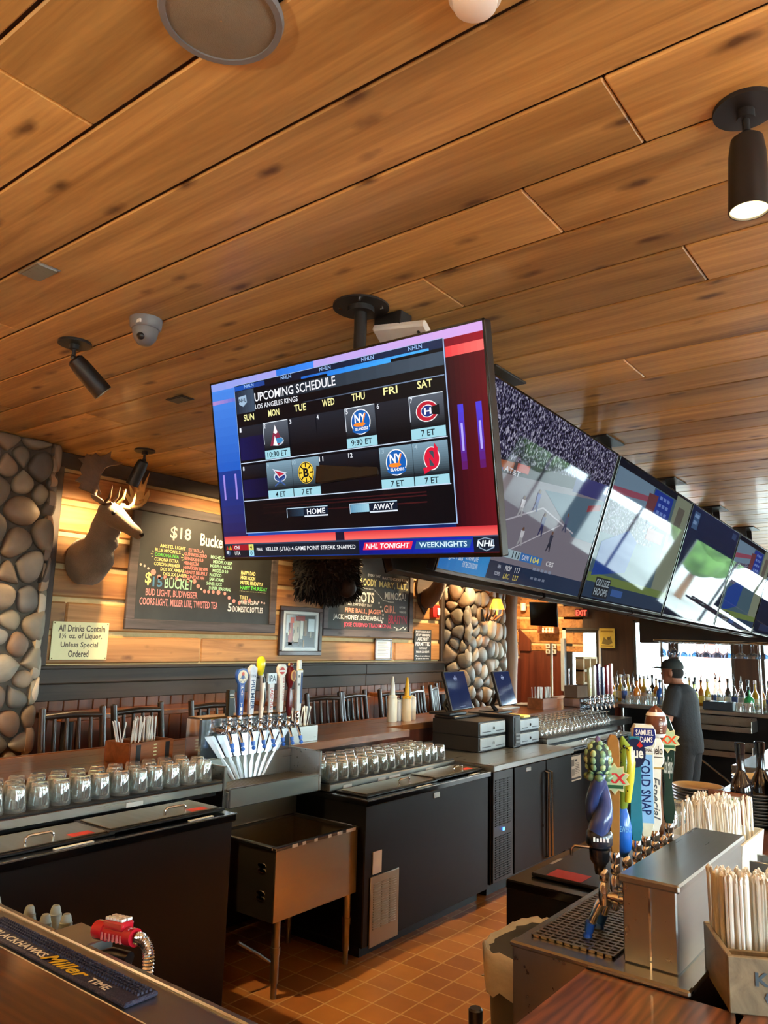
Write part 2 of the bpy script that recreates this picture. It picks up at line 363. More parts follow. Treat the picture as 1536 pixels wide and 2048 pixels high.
# ------------------------------------------------------------------ floor
def tile_mat():
    m, N, L, b = new('terracotta_quarry_tile')
    tc = N.new('ShaderNodeTexCoord'); mp = N.new('ShaderNodeMapping'); mp.inputs['Location'].default_value = (-(3.07 % .155), -(2.476 % .1715), 0); L.new(tc.outputs['Object'], mp.inputs[0])
    br = N.new('ShaderNodeTexBrick'); br.offset = 0; br.squash = 1
    br.inputs['Scale'].default_value = 1; br.inputs['Brick Width'].default_value = .155; br.inputs['Row Height'].default_value = .1715
    br.inputs['Mortar Size'].default_value = .005; br.inputs['Mortar Smooth'].default_value = .3; br.inputs['Bias'].default_value = 0
    br.inputs['Color1'].default_value = (*C(178, 116, 54), 1); br.inputs['Color2'].default_value = (*C(152, 92, 42), 1); br.inputs['Mortar'].default_value = (*C(198, 156, 102), 1)
    L.new(mp.outputs[0], br.inputs['Vector'])
    nz = N.new('ShaderNodeTexNoise'); nz.inputs['Scale'].default_value = 7; nz.inputs['Detail'].default_value = 6; L.new(tc.outputs['Object'], nz.inputs['Vector'])
    mr = N.new('ShaderNodeMapRange'); mr.inputs['To Min'].default_value = .7; mr.inputs['To Max'].default_value = 1.2; L.new(nz.outputs['Fac'], mr.inputs['Value'])
    mx = N.new('ShaderNodeMix'); mx.data_type = 'RGBA'; mx.blend_type = 'MULTIPLY'; mx.inputs['Factor'].default_value = 1; L.new(br.outputs['Color'], mx.inputs['A']); L.new(mr.outputs[0], mx.inputs['B'])
    L.new(mx.outputs['Result'], b.inputs['Base Color']); b.inputs['Roughness'].default_value = .38
    bp = N.new('ShaderNodeBump'); bp.inputs['Strength'].default_value = .4; bp.inputs['Distance'].default_value = .004; bp.invert = True; L.new(br.outputs['Fac'], bp.inputs['Height']); L.new(bp.outputs[0], b.inputs['Normal'])
    return m
TILE = tile_mat()
struct(MB().box((-4.6, -5.3, -.1), (13.7, 7.2, 0), TILE).build('floor', smooth=0))
# ------------------------------------------------------------------ ceiling of wide pine boards running along Y
mb = MB(); mb.box((-4.6, -5.3, CEIL+.012), (13.7, 7.2, CEIL+.1), GROOVE, c=(0, 0, 0))
SP, X0 = .303, 1.283
known = {1: [.602], 2: [.97], 3: [1.534], 4: [.68], -2: [1.765]}
k = -19
while X0+SP*k < 13.6:
    x = X0+SP*k; ys = [-5.25]
    if k in known:
        ys += [known[k][0]-3.9, known[k][0], known[k][0]+3.6]
    y = ys[-1] + (rnd(.6, 3.2) if len(ys) == 1 else 3.0)
    while y < 6.9: ys.append(y); y += rnd(2.6, 4.2)
    ys = [q for q in ys if q < 6.9]+[7.15]
    for a, b in zip(ys, ys[1:]):
        if b-a > .02: mb.box((x+.0045, a+.0012, CEIL), (x+SP-.0045, b-.0012, CEIL+.012), CEILWOOD, .005, rc())
    k += 1
struct(mb.build('ceiling', smooth=25))
# ------------------------------------------------------------------ hewn log walls
def log_courses(mb, axis, a0, a1, fixed, z0, z1, face, dep=.06, step=.245, zoff=1.73):
    """logs along axis X or Y whose faces look towards face (+-1 along the other axis)"""
    n0 = math.floor((z0-zoff)/step); n1 = math.ceil((z1-zoff)/step)
    def bx(lo_a, hi_a, za, zb, d0, d1, m, bev, c=None):
        if axis == 'X': mb.box((lo_a, fixed+face*d0, za), (hi_a, fixed+face*d1, zb), m, bev, c)
        else: mb.box((fixed+face*d0, lo_a, za), (fixed+face*d1, hi_a, zb), m, bev, c)
    bx(a0, a1, z0, z1, -.1, 0, CHINK, 0, (0, 0, 0))
    for i in range(n0, n1):
        za, zb = zoff+step*i+.018, zoff+step*(i+1)-.014
        za, zb = max(za, z0), min(zb, z1)
        if zb-za < .03: continue
        c = a0+rnd(1, 4); cuts = [a0]
        while c < a1-.4: cuts.append(c); c += rnd(2.5, 5)
        cuts.append(a1)
        for p, q in zip(cuts, cuts[1:]): bx(p+.002, q-.002, za+rnd(0, .006), zb-rnd(0, .006), -.02, rnd(.012, .022), LOGWOOD, .012, rc())
LOGWOODY = wood('honey_log_wall_end', (116, 70, 34), (168, 110, 58), 'Y', .55, .8, .7, 0, .35, True, .4, (70, 36, 16))
mb = MB(); log_courses(mb, 'X', 2.0, 8.3, 5.4, 1.2, CEIL+.01, -1)
mb.box((-4.5, 5.4, 0), (2.0, 5.5, CEIL+.01), LOGWOOD, 0, (.5, .5, .5))
mb.box((2.0, 5.4, 0), (8.3, 5.5, 1.2), WAINS, 0, (.5, .5, .5))
x = 2.7
while x < 8.25: mb.box((x+.002, 5.385, .1), (x+.118, 5.4, 1.25), WAINS, .006, rc()); x += .12
struct(mb.build('wall_back', smooth=25))
mb = MB(); mb.box((2.85, 5.36, 2.965), (8.3, 5.405, CEIL), DARKTRIM, .006, rc()); struct(mb.build('trim_1', smooth=25), 'dark plank along the top of the log wall')
mb = MB(); mb.box((2.915, 5.34, 1.49), (2.992, 5.40, 2.97), DARKTRIMZ, .008, rc()); struct(mb.build('trim_2', smooth=25), 'dark upright timber beside the stone pillar')
mb = MB(); mb.box((8.19, 5.34, 1.49), (8.26, 5.40, 2.97), DARKTRIMZ, .008, rc()); struct(mb.build('trim_3', smooth=25))
mb = MB()
for a, b in ((2.75, 4.9), (4.9, 6.7), (6.7, 8.27)):
    mb.box((a+.002, 5.345, 1.365), (b-.002, 5.40, 1.472), DARKTRIM, .006, rc()); mb.box((a+.002, 5.352, 1.24), (b-.002, 5.40, 1.362), DARKTRIM, .006, rc())
mb.box((2.75, 5.30, 1.472), (8.27, 5.40, 1.495), DARKTRIM, .004, (.1, .3, .5)); struct(mb.build('trim_4', smooth=25), 'dark plank rail under the log wall')
# ------------------------------------------------------------------ river-stone pillars
def stone_mat():
    m, N, L, b = new('river_stones'); at = N.new('ShaderNodeAttribute'); at.attribute_name = 'col'
    nz = N.new('ShaderNodeTexNoise'); nz.inputs['Scale'].default_value = 14; nz.inputs['Detail'].default_value = 8; L.new(coords(N, L, 1), nz.inputs['Vector'])
    mr = N.new('ShaderNodeMapRange'); mr.inputs['To Min'].default_value = .72; mr.inputs['To Max'].default_value = 1.25; L.new(nz.outputs['Fac'], mr.inputs['Value'])
    mx = N.new('ShaderNodeMix'); mx.data_type = 'RGBA'; mx.blend_type = 'MULTIPLY'; mx.inputs['Factor'].default_value = 1; L.new(at.outputs['Color'], mx.inputs['A']); L.new(mr.outputs[0], mx.inputs['B'])
    L.new(mx.outputs['Result'], b.inputs['Base Color']); b.inputs['Roughness'].default_value = .55
    bp = N.new('ShaderNodeBump'); bp.inputs['Strength'].default_value = .2; bp.inputs['Distance'].default_value = .01; L.new(nz.outputs['Fac'], bp.inputs['Height']); L.new(bp.outputs[0], b.inputs['Normal']); return m
STONEM = stone_mat(); MORTAR = pm('grey_mortar', (92, 82, 70), .95, bump=.4)
PAL = [(150, 138, 118), (128, 118, 102), (164, 150, 126), (140, 120, 98), (112, 106, 98), (156, 132, 106), (134, 128, 118), (170, 158, 140), (150, 122, 100)]
def stones(mb, fr, W, H, cell=.165, dep=.055):
    ps = []; tries = 0
    while tries < 5000:
        p = (rnd(-.04, W+.04), rnd(0, H)); tries += 1; r = cell*rnd(.55, 1.05)
        if all(math.hypot(p[0]-q[0], (p[1]-q[1])*.82) > (r+q[2])*.5 for q in ps): ps.append((*p, r))
    for (px, py, pr_) in ps:
        poly = [(-.02, 0), (W+.02, 0), (W+.02, H), (-.02, H)]
        for (qx, qy, qr) in ps:
            d = math.hypot(px-qx, py-qy)
            if d < 1e-6 or d > .8: continue
            nx, ny = (qx-px)/d, (qy-py)/d; t = d/2+(pr_-qr)*.25-.006; out = []
            for i in range(len(poly)):
                a, b = poly[i], poly[(i+1) % len(poly)]; da = (a[0]-px)*nx+(a[1]-py)*ny-t; db = (b[0]-px)*nx+(b[1]-py)*ny-t
                if da <= 0: out.append(a)
                if da*db < 0: s_ = da/(da-db); out.append((a[0]+(b[0]-a[0])*s_, a[1]+(b[1]-a[1])*s_))
            poly = out
            if len(poly) < 3: break
        if len(poly) < 3: continue
        for _ in range(3):
            poly = [q for i in range(len(poly)) for a, b in [(poly[i], poly[(i+1) % len(poly)])] for q in ((a[0]*.75+b[0]*.25, a[1]*.75+b[1]*.25), (a[0]*.25+b[0]*.75, a[1]*.25+b[1]*.75))]
        n = len(poly); step = max(1, n//18); poly = poly[::step]; cx = sum(p[0] for p in poly)/len(poly); cy = sum(p[1] for p in poly)/len(poly)
        size = max(math.hypot(p[0]-cx, p[1]-cy) for p in poly); h = min(dep*1.25, max(.02, size*.55))*rnd(.8, 1.15)
        c = random.choice(PAL); g = rnd(.8, 1.12); c = lin([x*g for x in c])
        rings = [[fr.p(cx+(p[0]-cx)*s_, cy+(p[1]-cy)*s_, d) for p in poly] for s_, d in ((.97, -.01), (1.0, h*.25), (.96, h*.52), (.84, h*.78), (.62, h*.94), (.3, h))]
        mb.loft(rings, STONEM, True, c)
def stone_pillar(name, x0, x1, y0, y1, label, z1=CEIL):
    mb = MB(); mb.box((x0+.03, y0+.03, 0), (x1-.03, y1, z1), MORTAR, 0, (.1, .1, .1))
    stones(mb, Fr((x0, y0+.03, z1), (1, 0, 0), (0, 0, -1)), x1-x0, z1)
    stones(mb, Fr((x0+.03, y1, z1), (0, -1, 0), (0, 0, -1)), y1-y0, z1)
    stones(mb, Fr((x1-.03, y0, z1), (0, 1, 0), (0, 0, -1)), y1-y0, z1)
    return struct(mb.build(name, smooth=50), label)
stone_pillar('stone_pillar', 1.9, 2.84, 5.18, 5.4, 'river-stone pillar at the left end of the log wall')
stone_pillar('stone_pillar', 8.27, 9.20, 5.0, 5.4, 'river-stone pillar behind the order screens')
# ------------------------------------------------------------------ far gallery, far wall with door and windows, the unseen walls
mb = MB(); log_courses(mb, 'X', 8.3, 13.5, 7.0, 1.45, CEIL+.01, -1); mb.box((8.3, 6.97, 0), (13.5, 7.1, 1.45), BARPANEL, 0, (.4, .4, .4)); mb.box((8.2, 5.4, 0), (8.3, 7.0, CEIL), BARPANEL, 0, (.4, .4, .4))
struct(mb.build('wall_inner', smooth=25))
OPEN = [(4.15, 4.8, .95, 2.2), (3.15, 4.08, .95, 2.2), (1.2, 2.75, .95, 2.3), (-.6, 1.0, .95, 2.3), (-2.5, -.8, .95, 2.3), (-4.6, -2.8, .95, 2.3)]
DARKWALL = wood('dark_stained_far_wall', (44, 32, 26), (78, 56, 42), 'Z', .5, 1, .4, 0, .2, True)
mb = MB(); log_courses(mb, 'Y', 5.72, 7.0, 13.5, 1.6, CEIL+.01, -1); mb.box((13.46, 6.1, 0), (13.6, 7.0, 1.6), BARPANEL, 0, (.3, .3, .3))
LW = LOGWOOD; edge = 6.1
mb.box((13.5, 5.38, 2.02), (13.6, 6.1, CEIL), DARKWALL, 0, (.3, .3, .3))
y = 5.38
for (y0, y1, z0, z1) in OPEN:
    mb.box((13.5, y1, 0), (13.6, y, CEIL), DARKWALL, 0, (.5, .5, .5)); mb.box((13.5, y0, 0), (13.6, y1, z0), DARKWALL, 0, (.4, .4, .4)); mb.box((13.5, y0, z1), (13.6, y1, CEIL), DARKWALL, 0, (.4, .4, .4)); y = y0
mb.box((13.5, -5.2, 0), (13.6, y, CEIL), DARKWALL, 0, (.5, .5, .5))
struct(mb.build('wall_far', smooth=25))
FRAMEM = pm('dark_window_frame', (52, 50, 46), .5); FRAMEL = pm('light_door_frame', (196, 200, 198), .5)
nwin = 0
def window(kind, a0, a1, z0, z1, at, bars=1):
    global nwin; nwin += 1
    def B(mb, p, q, z, zz, d, m, bev=.004):
        if kind == 'X': mb.box((at-d, p, z), (at+d, q, zz), m, bev)
        else: mb.box((p, at-d, z), (q, at+d, zz), m, bev)
    mb = MB(); t = .05
    B(mb, a0, a0+t, z0, z1, .05, FRAMEM); B(mb, a1-t, a1, z0, z1, .05, FRAMEM); B(mb, a0, a1, z0, z0+t, .05, FRAMEM); B(mb, a0, a1, z1-t, z1, .05, FRAMEM)
    for i in range(1, bars): p = a0+(a1-a0)*i/bars; B(mb, p-.02, p+.02, z0, z1, .03, FRAMEM)
    o = struct(mb.build('window_%d' % nwin, at=((at, (a0+a1)/2, z0) if kind == 'X' else ((a0+a1)/2, at, z0)))); g = MB(); B(g, a0+t, a1-t, z0+t, z1-t, .003, PANE, 0); p = g.build('pane', o)
for (y0, y1, z0, z1) in OPEN: window('X', y0, y1, z0, z1, 13.55, 1 if y1-y0 < 1.2 else 2)
mb = MB()
xs = [-4.6]
for x in (-1.5, 1.5, 4.5, 7.5, 10.5): xs += [x-1, x+1]
xs += [13.6]
for i in range(0, len(xs), 2): mb.box((xs[i], -5.3, 0), (xs[i+1], -5.2, CEIL), LOGWOOD, 0, (.4, .4, .4))
for x in (-1.5, 1.5, 4.5, 7.5, 10.5): mb.box((x-1, -5.3, 0), (x+1, -5.2, .9), LOGWOOD, 0, (.4, .4, .4)); mb.box((x-1, -5.3, 2.3), (x+1, -5.2, CEIL), LOGWOOD, 0, (.4, .4, .4)); window('Y', x-1, x+1, .9, 2.3, -5.25, 2)
struct(mb.build('wall_side', smooth=0))
struct(MB().box((-4.6, -5.3, 0), (-4.5, 5.5, CEIL), LOGWOODY, 0, (.4, .4, .4)).build('wall_rear', smooth=0))
# the glazed exit door
mb = MB(); mb.box((13.47, 6.05, 0), (13.56, 6.12, 2.05), FRAMEL, .004); mb.box((13.47, 5.38, 0), (13.56, 5.42, 2.05), FRAMEL, .004); mb.box((13.47, 5.38, 2.0), (13.56, 6.12, 2.05), FRAMEM, .004)
door = struct(mb.build('door_1', at=(13.5, 5.7, 0)), 'dark glazed exit door at the far end of the bar')
mb = MB()
for lo, hi in (((5.42, 0), (5.48, 2.0)), ((5.93, 0), (6.05, 2.0)), ((5.48, 1.96), (5.93, 2.0)), ((5.48, 0), (5.93, .3))): mb.box((13.49, lo[0], lo[1]), (13.53, hi[0], hi[1]), BLACKMETAL, .003)
leaf = mb.build('door_leaf', door); MB().box((13.505, 5.48, .3), (13.515, 5.93, 1.96), PANE).build('pane', leaf)
MB().tube([(13.44, 5.98, .95), (13.43, 5.98, 1.0), (13.43, 5.98, 1.25), (13.44, 5.98, 1.3)], .012, CHROME).build('door_handle', leaf)
# ------------------------------------------------------------------ outdoors, seen only through panes and in reflections
PAVE = pm('pale_pavement', (150, 148, 142), .9, scale=.6); HEDGE = pm('outdoor_green_leaves', (92, 124, 62), .9, var=.5, scale=2.5, bump=.6, bscale=8); BRICKW = pm('outdoor_red_brick', (156, 92, 74), .9)
g_ = MB(); g_.box((-30, -60, -.4), (60, -5.35, -.15), PAVE); g_.box((13.75, -5.35, -.4), (60, 40, -.15), PAVE); struct(g_.build('exterior_ground', smooth=0))
for i, (x, y, h, r) in enumerate(((5.0, -14, 3.2, 1.3), (10.5, -13, 3.4, 1.4), (16.5, -12, 3.4, 1.5), (23, -9.5, 3.4, 1.5), (26, -3.5, 3.0, 1.3), (27, 1.4, 3.0, 1.2))):
    t = thing('street_tree', 'leafy green street tree outside the windows, %s along the pavement' % ('first', 'second', 'third', 'fourth', 'fifth', 'sixth')[i], 'tree', (x, y, -.15)); m_ = MB(); m_.cyl((x, y, -.15), (x, y, h*.55), .14, LOGPOST, .09); m_.build('trunk', t)
    m_ = MB()
    for k in range(14): m_.ell((x+rnd(-.8, .8)*r*.7, y+rnd(-.8, .8)*r*.7, h*.62+rnd(-.3, .5)*r), (r*rnd(.35, .6),)*3, HEDGE, 12, 8)
    m_.build('crown', t, smooth=70)
t = thing('brick_building', 'narrow red brick gatepost building across the street', 'building', (22, 5.8, -.15)); m_ = MB(); m_.box((21.5, 5.62, -.15), (22.1, 5.96, 3.4), BRICKW); m_.box((21.5, 5.30, -.15), (22.1, 5.62, 1.75), BRICKW); m_.build('wall', t)
def single(mb, name, label, cat, at=None, group=None, smooth=40):
    return tag(mb.build(name, at=at, smooth=smooth), label, cat, group)
def copies(src, spots, rz=None, labels=None):
    """src is placed at the first spot, plain copies at the others"""
    for i, p in enumerate(spots):
        o = src if i == 0 else src.copy()
        if i: COL.objects.link(o)
        o.location = p
        if rz: o.rotation_euler = rz[i] if hasattr(rz[i], '__len__') else (0, 0, rz[i])
        if labels: o['label'] = labels[i]
BT = 1.07
# ------------------------------------------------------------------ the horseshoe bar
bar = thing('bar_counter', 'long varnished wooden horseshoe bar counter around the service area', 'bar counter', (.6, 3.9, 0))
mb = MB(); top = Fr((0, 0, BT), (1, 0, 0), (0, 1, 0))
def slab(mb, pts, m, z0=BT-.05, z1=BT):
    n = len(pts); mb.loft([[V((x, y, z)) for x, y in pts] for z in (z0, z1)], m)
x = .36
while x < 9.25:
    xe = min(x+2.4, 9.28); c = rc()
    for a, b in ((3.50, 3.73), (3.73, 3.96), (3.96, 4.18)):
      for p, q in ([(x, xe)] if a > 3.6 else [(max(x, u0), min(xe, u1)) for u0, u1 in ((0, 4.94), (6.47, 20)) if min(xe, u1) > max(x, u0)]): mb.box((p, a+.0005, BT-.05), (q-.001, b-.0005, BT), BARWOOD, .0015, (c[0]*.5+.25, rnd(), rnd()))
    x = xe
mb.box((.36, 4.14, BT-.09), (9.28, 4.19, BT+.004), BARWOOD, .012, (.4, .2, .2))
mb.build('worktop', bar, smooth=25)
mb = MB()
for a, b in ((.36, .645), (.645, .93)): mb.box((a, 1.02, BT-.05), (b-.0006, 3.499, BT), BARWOODY, .0015, rc())
mb.build('side_worktop', bar, smooth=25)
mb = MB(); slab(mb, [(.70, .10), (1.6, .10), (1.6, .40), (.70, .40)], BARWOODN); slab(mb, [(.70, .402), (1.672, .402), (1.672, .716), (1.30, .716), (.93, 1.02), (.70, 1.02)], BARWOODN)
slab(mb, [(1.601, .10), (4.93, .10), (4.93, .62), (2.6, .62), (2.32, .535), (1.99, .50), (1.601, .40)], BARWOODN); slab(mb, [(2.35, .62), (4.93, .62), (4.93, 1.05), (3.2, 1.05), (2.75, .92), (2.55, .72), (2.35, .72)], BARWOODN)
mb.c = [(rnd(.3, .6), rnd(), rnd()) for _ in mb.c]; mb.col = True
mb.build('near_worktop', bar, smooth=25)
mb = MB(); mb.box((1.3, 3.74, 0), (9.2, 3.80, BT-.05), BARPANEL, 0, rc()); mb.box((.55, 1.1, 0), (.62, 3.7, BT-.05), BARPANEL, 0, rc()); mb.box((.95, .3, 0), (1.62, .36, BT-.05), BARPANEL, 0, rc()); mb.box((1.62, .3, 0), (6.1, .36, BT-.05), BARPANEL, 0, rc())
mb.build('bar_front', bar)
# ------------------------------------------------------------------ coolers
RED = pm('red_sticker', (206, 62, 44), .5); STICK = pm('white_label', (216, 214, 206), .55); MATBLACK = pm('black_rubber_mat', (18, 18, 18), .8, bump=.4, bscale=200)
LIDSTEEL = steel('dull_cooler_lid', (150, 142, 120), .33, (40, 3, 3))
def bail(mb, p, w, h=.03, r=.006, ax=(1, 0, 0)):
    a = V(ax); p = V(p); z = V((0, 0, 1))
    mb.tube([p-a*w/2, p-a*w/2+z*h*.7, p-a*w*.4+z*h, p+a*w*.4+z*h, p+a*w/2+z*h*.7, p+a*w/2], r, CHROME)
def bottle_cooler(name, label, x0, x1, y0, y1, z, lids, back=3.1):
    t = thing(name, label, 'bottle cooler', ((x0+x1)/2, (y0+y1)/2, 0))
    mb = MB(); mb.box((x0, y0+.02, .07), (x1, y1, z-.02), COOLERBLACK, .006)
    mb.box((x0+.05, y0+.08, 0), (x1-.05, y1-.05, .07), BLACKPLASTIC); mb.build('cabinet', t, smooth=30)
    mb = MB(); mb.box((x0-.004, y0, z-.035), (x1+.004, y1, z), GLOSSBLACK, .005); mb.box((x0-.005, y0-.002, z-.004), (x1+.005, y0+.004, z+.001), STEEL); mb.build('rim', t, smooth=30)
    for (a, b, dz, st, pulls) in lids:
        mb = MB(); mb.box((a, y0+.055, z+.001+dz), (b, back-.01, z+.012+dz), BLACKPLASTIC, .003); mb.box((a+.018, y0+.075, z+.0125+dz), (b-.018, back-.03, z+.017+dz), LIDSTEEL, .002)
        l = mb.build('sliding_lid', t, smooth=30); m2 = MB(); bail(m2, (a+(b-a)*.60, y0+.11, z+.017+dz), .11); m2.build('lid_handle', l)
        if st: MB().box((b-.17, y0+.085, z+.0172+dz), (b-.075, y0+.135, z+.0178+dz), RED).build('red_sticker', l, label='red warning sticker')
        if pulls: MB().box((a+(b-a)*.62, y0+.018, z+.001), (a+(b-a)*.84, y0+.034, z+.004), STICK).build('white_label', l)
    return t
bottle_cooler('bottle_cooler', 'black bottle cooler with two red-stickered steel lids beside the ice sink', .96, 2.56, 2.79, 3.45, .935, [(1.22, 1.96, 0, 1, 1), (1.93, 2.54, .006, 1, 1)], 3.12)
cc = bottle_cooler('bottle_cooler', 'black bottle cooler with a grey vent between the ice sink and the refrigerator', 3.545, 4.925, 2.785, 3.45, .85, [(3.60, 4.33, 0, 0, 1), (4.31, 4.90, .006, 1, 1)], 3.085)
mb = MB(); mb.box((3.60, 2.797, .06), (3.87, 2.806, .43), DARKSTEEL, .003)
for i in range(19):
    for a in (3.625, 3.70, 3.775): mb.box((a, 2.792, .15+i*.013), (a+.066, 2.799, .1565+i*.013), DARKSTEEL, .001)
mb.build('vent_grille', cc, label='grey louvred vent grille')
MB().box((3.62, 2.80, .44), (3.70, 2.806, .56), STICK).build('rating_plate', cc); MB().box((4.23, 2.80, .765), (4.30, 2.806, .80), STEEL, .002).build('maker_badge', cc)
bottle_cooler('bottle_cooler', 'black bottle cooler below the far rack of stemmed glasses', 6.30, 8.1, 2.80, 3.45, .85, [(6.36, 7.2, 0, 0, 0), (7.18, 8.05, .006, 0, 0)], 3.045)
NOTE = pm('beige_notice', (206, 192, 166), .6)
def notice(x0, y, z0, x1, z1):
    t = single(MB().box((x0, y-.004, z0), (x1, y, z1), NOTE), 'notice', 'beige printed notice taped to the front of the far cooler', 'notice', at=((x0+x1)/2, y, z0))
    fr = Fr((x0, y-.0045, z1), (1, 0, 0), (0, 0, -1), x1-x0, z1-z0); mb = MB(); k = C(60, 52, 46)
    mb.rect(fr, .05, .04, .95, .10, 0, INK, k); mb.rect(fr, .1, .2, .35, .45, 0, INK, C(120, 108, 92)); mb.rect(fr, .4, .22, .62, .3, 0, INK, k); mb.rect(fr, .12, .55, .4, .8, 0, INK, C(150, 138, 118)); mb.rect(fr, .05, .88, .95, .95, 0, INK, k)
    for i in range(7): mb.rect(fr, .45, .36+i*.06, rnd(.7, .93), .385+i*.06, 0, INK, C(110, 98, 84))
    mb.build('printing', t)
notice(6.33, 2.818, .60, 6.55, .825)
# order-screen counter: stainless top over black doors
t = thing('backbar_refrigerator', 'black two-door undercounter refrigerator with stainless worktop below the order screens', 'refrigerator', (5.6, 3.1, 0))
mb = MB(); mb.box((4.935, 2.765, .845), (6.295, 3.66, .89), STEELX, .006); mb.box((4.94, 3.64, .89), (6.29, 3.66, .93), STEELX, .004); mb.build('stainless_top', t, smooth=30)
mb = MB(); mb.box((4.95, 2.80, .09), (6.29, 3.6, .845), COOLERBLACK, .004); mb.box((5.0, 2.86, 0), (6.25, 3.5, .09), BLACKPLASTIC); mb.build('cabinet', t, smooth=30)
mb = MB(); mb.box((4.96, 2.785, .1), (5.25, 2.80, .84), BLACKPLASTIC, .003)
for a, b in ((.12, .40), (.47, .79)):
    z = a
    while z < b:
        for q in (4.985, 5.045, 5.105, 5.165): mb.box((q, 2.779, z), (q+.05, 2.786, z+.008), BLACKMETAL, .001)
        z += .016
mb.build('louvred_panel', t); MB().box((5.09, 2.776, .43), (5.115, 2.782, .45), pm('blue_display', (60, 110, 255), .3, emit=3)).build('temperature_display', t, label='small blue lit temperature display')
for (a, b, hx) in ((5.265, 5.79, 5.765), (5.80, 6.28, 5.825)):
    d = MB().box((a, 2.78, .1), (b, 2.80, .84), COOLERBLACK, .004).build('door', t, smooth=30)
    m2 = MB(); m2.tube([(hx, 2.78, .76), (hx, 2.745, .75), (hx, 2.745, .13), (hx, 2.78, .12)], .010, STEEL); m2.build('door_handle', d)
MB().box((5.45, 2.777, .79), (5.53, 2.781, .82), STEEL, .002).build('maker_badge', t); m2 = MB(); m2.cyl((5.72, 2.781, .36), (5.72, 2.772, .36), .01, CHROME); m2.build('lock', t)
# black cooler on the near side with the bin beside it
t = bottle_cooler('bottle_cooler', 'small black cooler behind the near beer tower, beside the trash can', 2.77, 4.7, 1.06, 1.50, .86, [])
mb = MB(); mb.box((2.86, 1.10, .861), (3.7, 1.44, .875), BLACKPLASTIC, .004); l = mb.build('sliding_lid', t, smooth=30); m2 = MB(); bail(m2, (3.22, 1.36, .875), .13, .04, .007, (.35, -.94, 0)); m2.build('lid_handle', l)
MB().box((2.87, 1.24, .8752), (2.97, 1.38, .8758), RED).build('red_sticker', l, label='red warning sticker'); MB().box((3.02, 1.425, .8752), (3.12, 1.438, .8758), STICK).build('white_label', l)
# ------------------------------------------------------------------ glass ledges and upturned glasses
def ledge(label, x0, x1, y0, y1, z, lab, cz=.85):
    t = thing('glass_ledge', label, 'glass ledge', ((x0+x1)/2, (y0+y1)/2, z-.06))
    mb = MB(); mb.box((x0, y0, z-.052), (x1, y1, z-.01), STEELX, .004); mb.box((x0+.02, y0+.03, cz+.001), (x1-.02, y1, z-.052), COOLERBLACK); mb.build('steel_shelf', t, smooth=30)
    MB().box((x0, y0+.004, z-.011), (x1, y1, z), MATBLACK, .003).build('drain_mat', t, smooth=30)
    for a, b in lab: MB().box((a, y0-.002, z-.048), (b, y0, z-.028), STICK).build('shelf_label', t)
ledge('stainless glass ledge behind the red-stickered cooler lids', 1.05, 2.77, 3.13, 3.49, 1.01, [(2.20, 2.29)], .935)
ledge('stainless glass ledge with white shelf labels over the vented cooler', 3.56, 4.93, 3.09, 3.49, .905, [(3.68, 3.76), (4.02, 4.10), (4.14, 4.26), (4.56, 4.65)])
ledge('stainless glass ledge under the far stemmed glasses', 6.39, 8.05, 3.05, 3.49, .93, [])
mb = MB(); mb.lathe((0, 0, 0), [(.043, 0), (.044, .004), (.0435, .02), (.0395, .06), (.0355, .095), (.031, .104), (.010, .1045)], GLASS, seg=14, cap=False)
mb.lathe((0, 0, 0), [(.0405, .001), (.0400, .02), (.036, .06), (.032, .088), (.006, .090)], GLASS, seg=14, cap=False); mb.lathe((0, 0, 0), [(.0435, 0), (.0405, 0.0005)], GLASS, seg=14, cap=False)
tum = single(mb, 'tumbler', 'upturned clear tumbler in the rows behind the red-stickered cooler lids', 'glass', (0, 0, 0), 'tumblers on the left ledge', 60)
sp = []
for i in range(14):
    for j in range(3): sp.append((2.70-i*.098+rnd(-.006, .006)+(.03 if j % 2 else 0), 3.20+j*.098+rnd(-.006, .006), 1.0105))
copies(tum, sp)
t2 = tum.copy(); COL.objects.link(t2); tag(t2, 'upturned clear tumbler in the rows over the vented cooler', 'glass', 'tumblers on the ledge right of the sink')
sp = []
for i in range(13):
    for j in range(4): sp.append((3.64+i*.0985+rnd(-.006, .006), 3.15+j*.092+rnd(-.006, .006), .9055))
copies(t2, sp)
mb = MB(); mb.lathe((0, 0, 0), [(.030, 0), (.036, .03), (.034, .055), (.018, .075), (.006, .085), (.005, .125), (.012, .135), (.031, .139), (.031, .141), (.002, .1425)], GLASS, seg=12, cap=False)
mg = single(mb, 'stemmed_glass', 'upturned stemmed glass in the dense rows on the far glass ledge', 'glass', (0, 0, 0), 'stemmed glasses on the far ledge', 60)
sp = []
for i in range(17):
    for j in range(4): sp.append((6.46+i*.093+rnd(-.005, .005), 3.12+j*.085+rnd(-.005, .005), .9305))
copies(mg, sp)
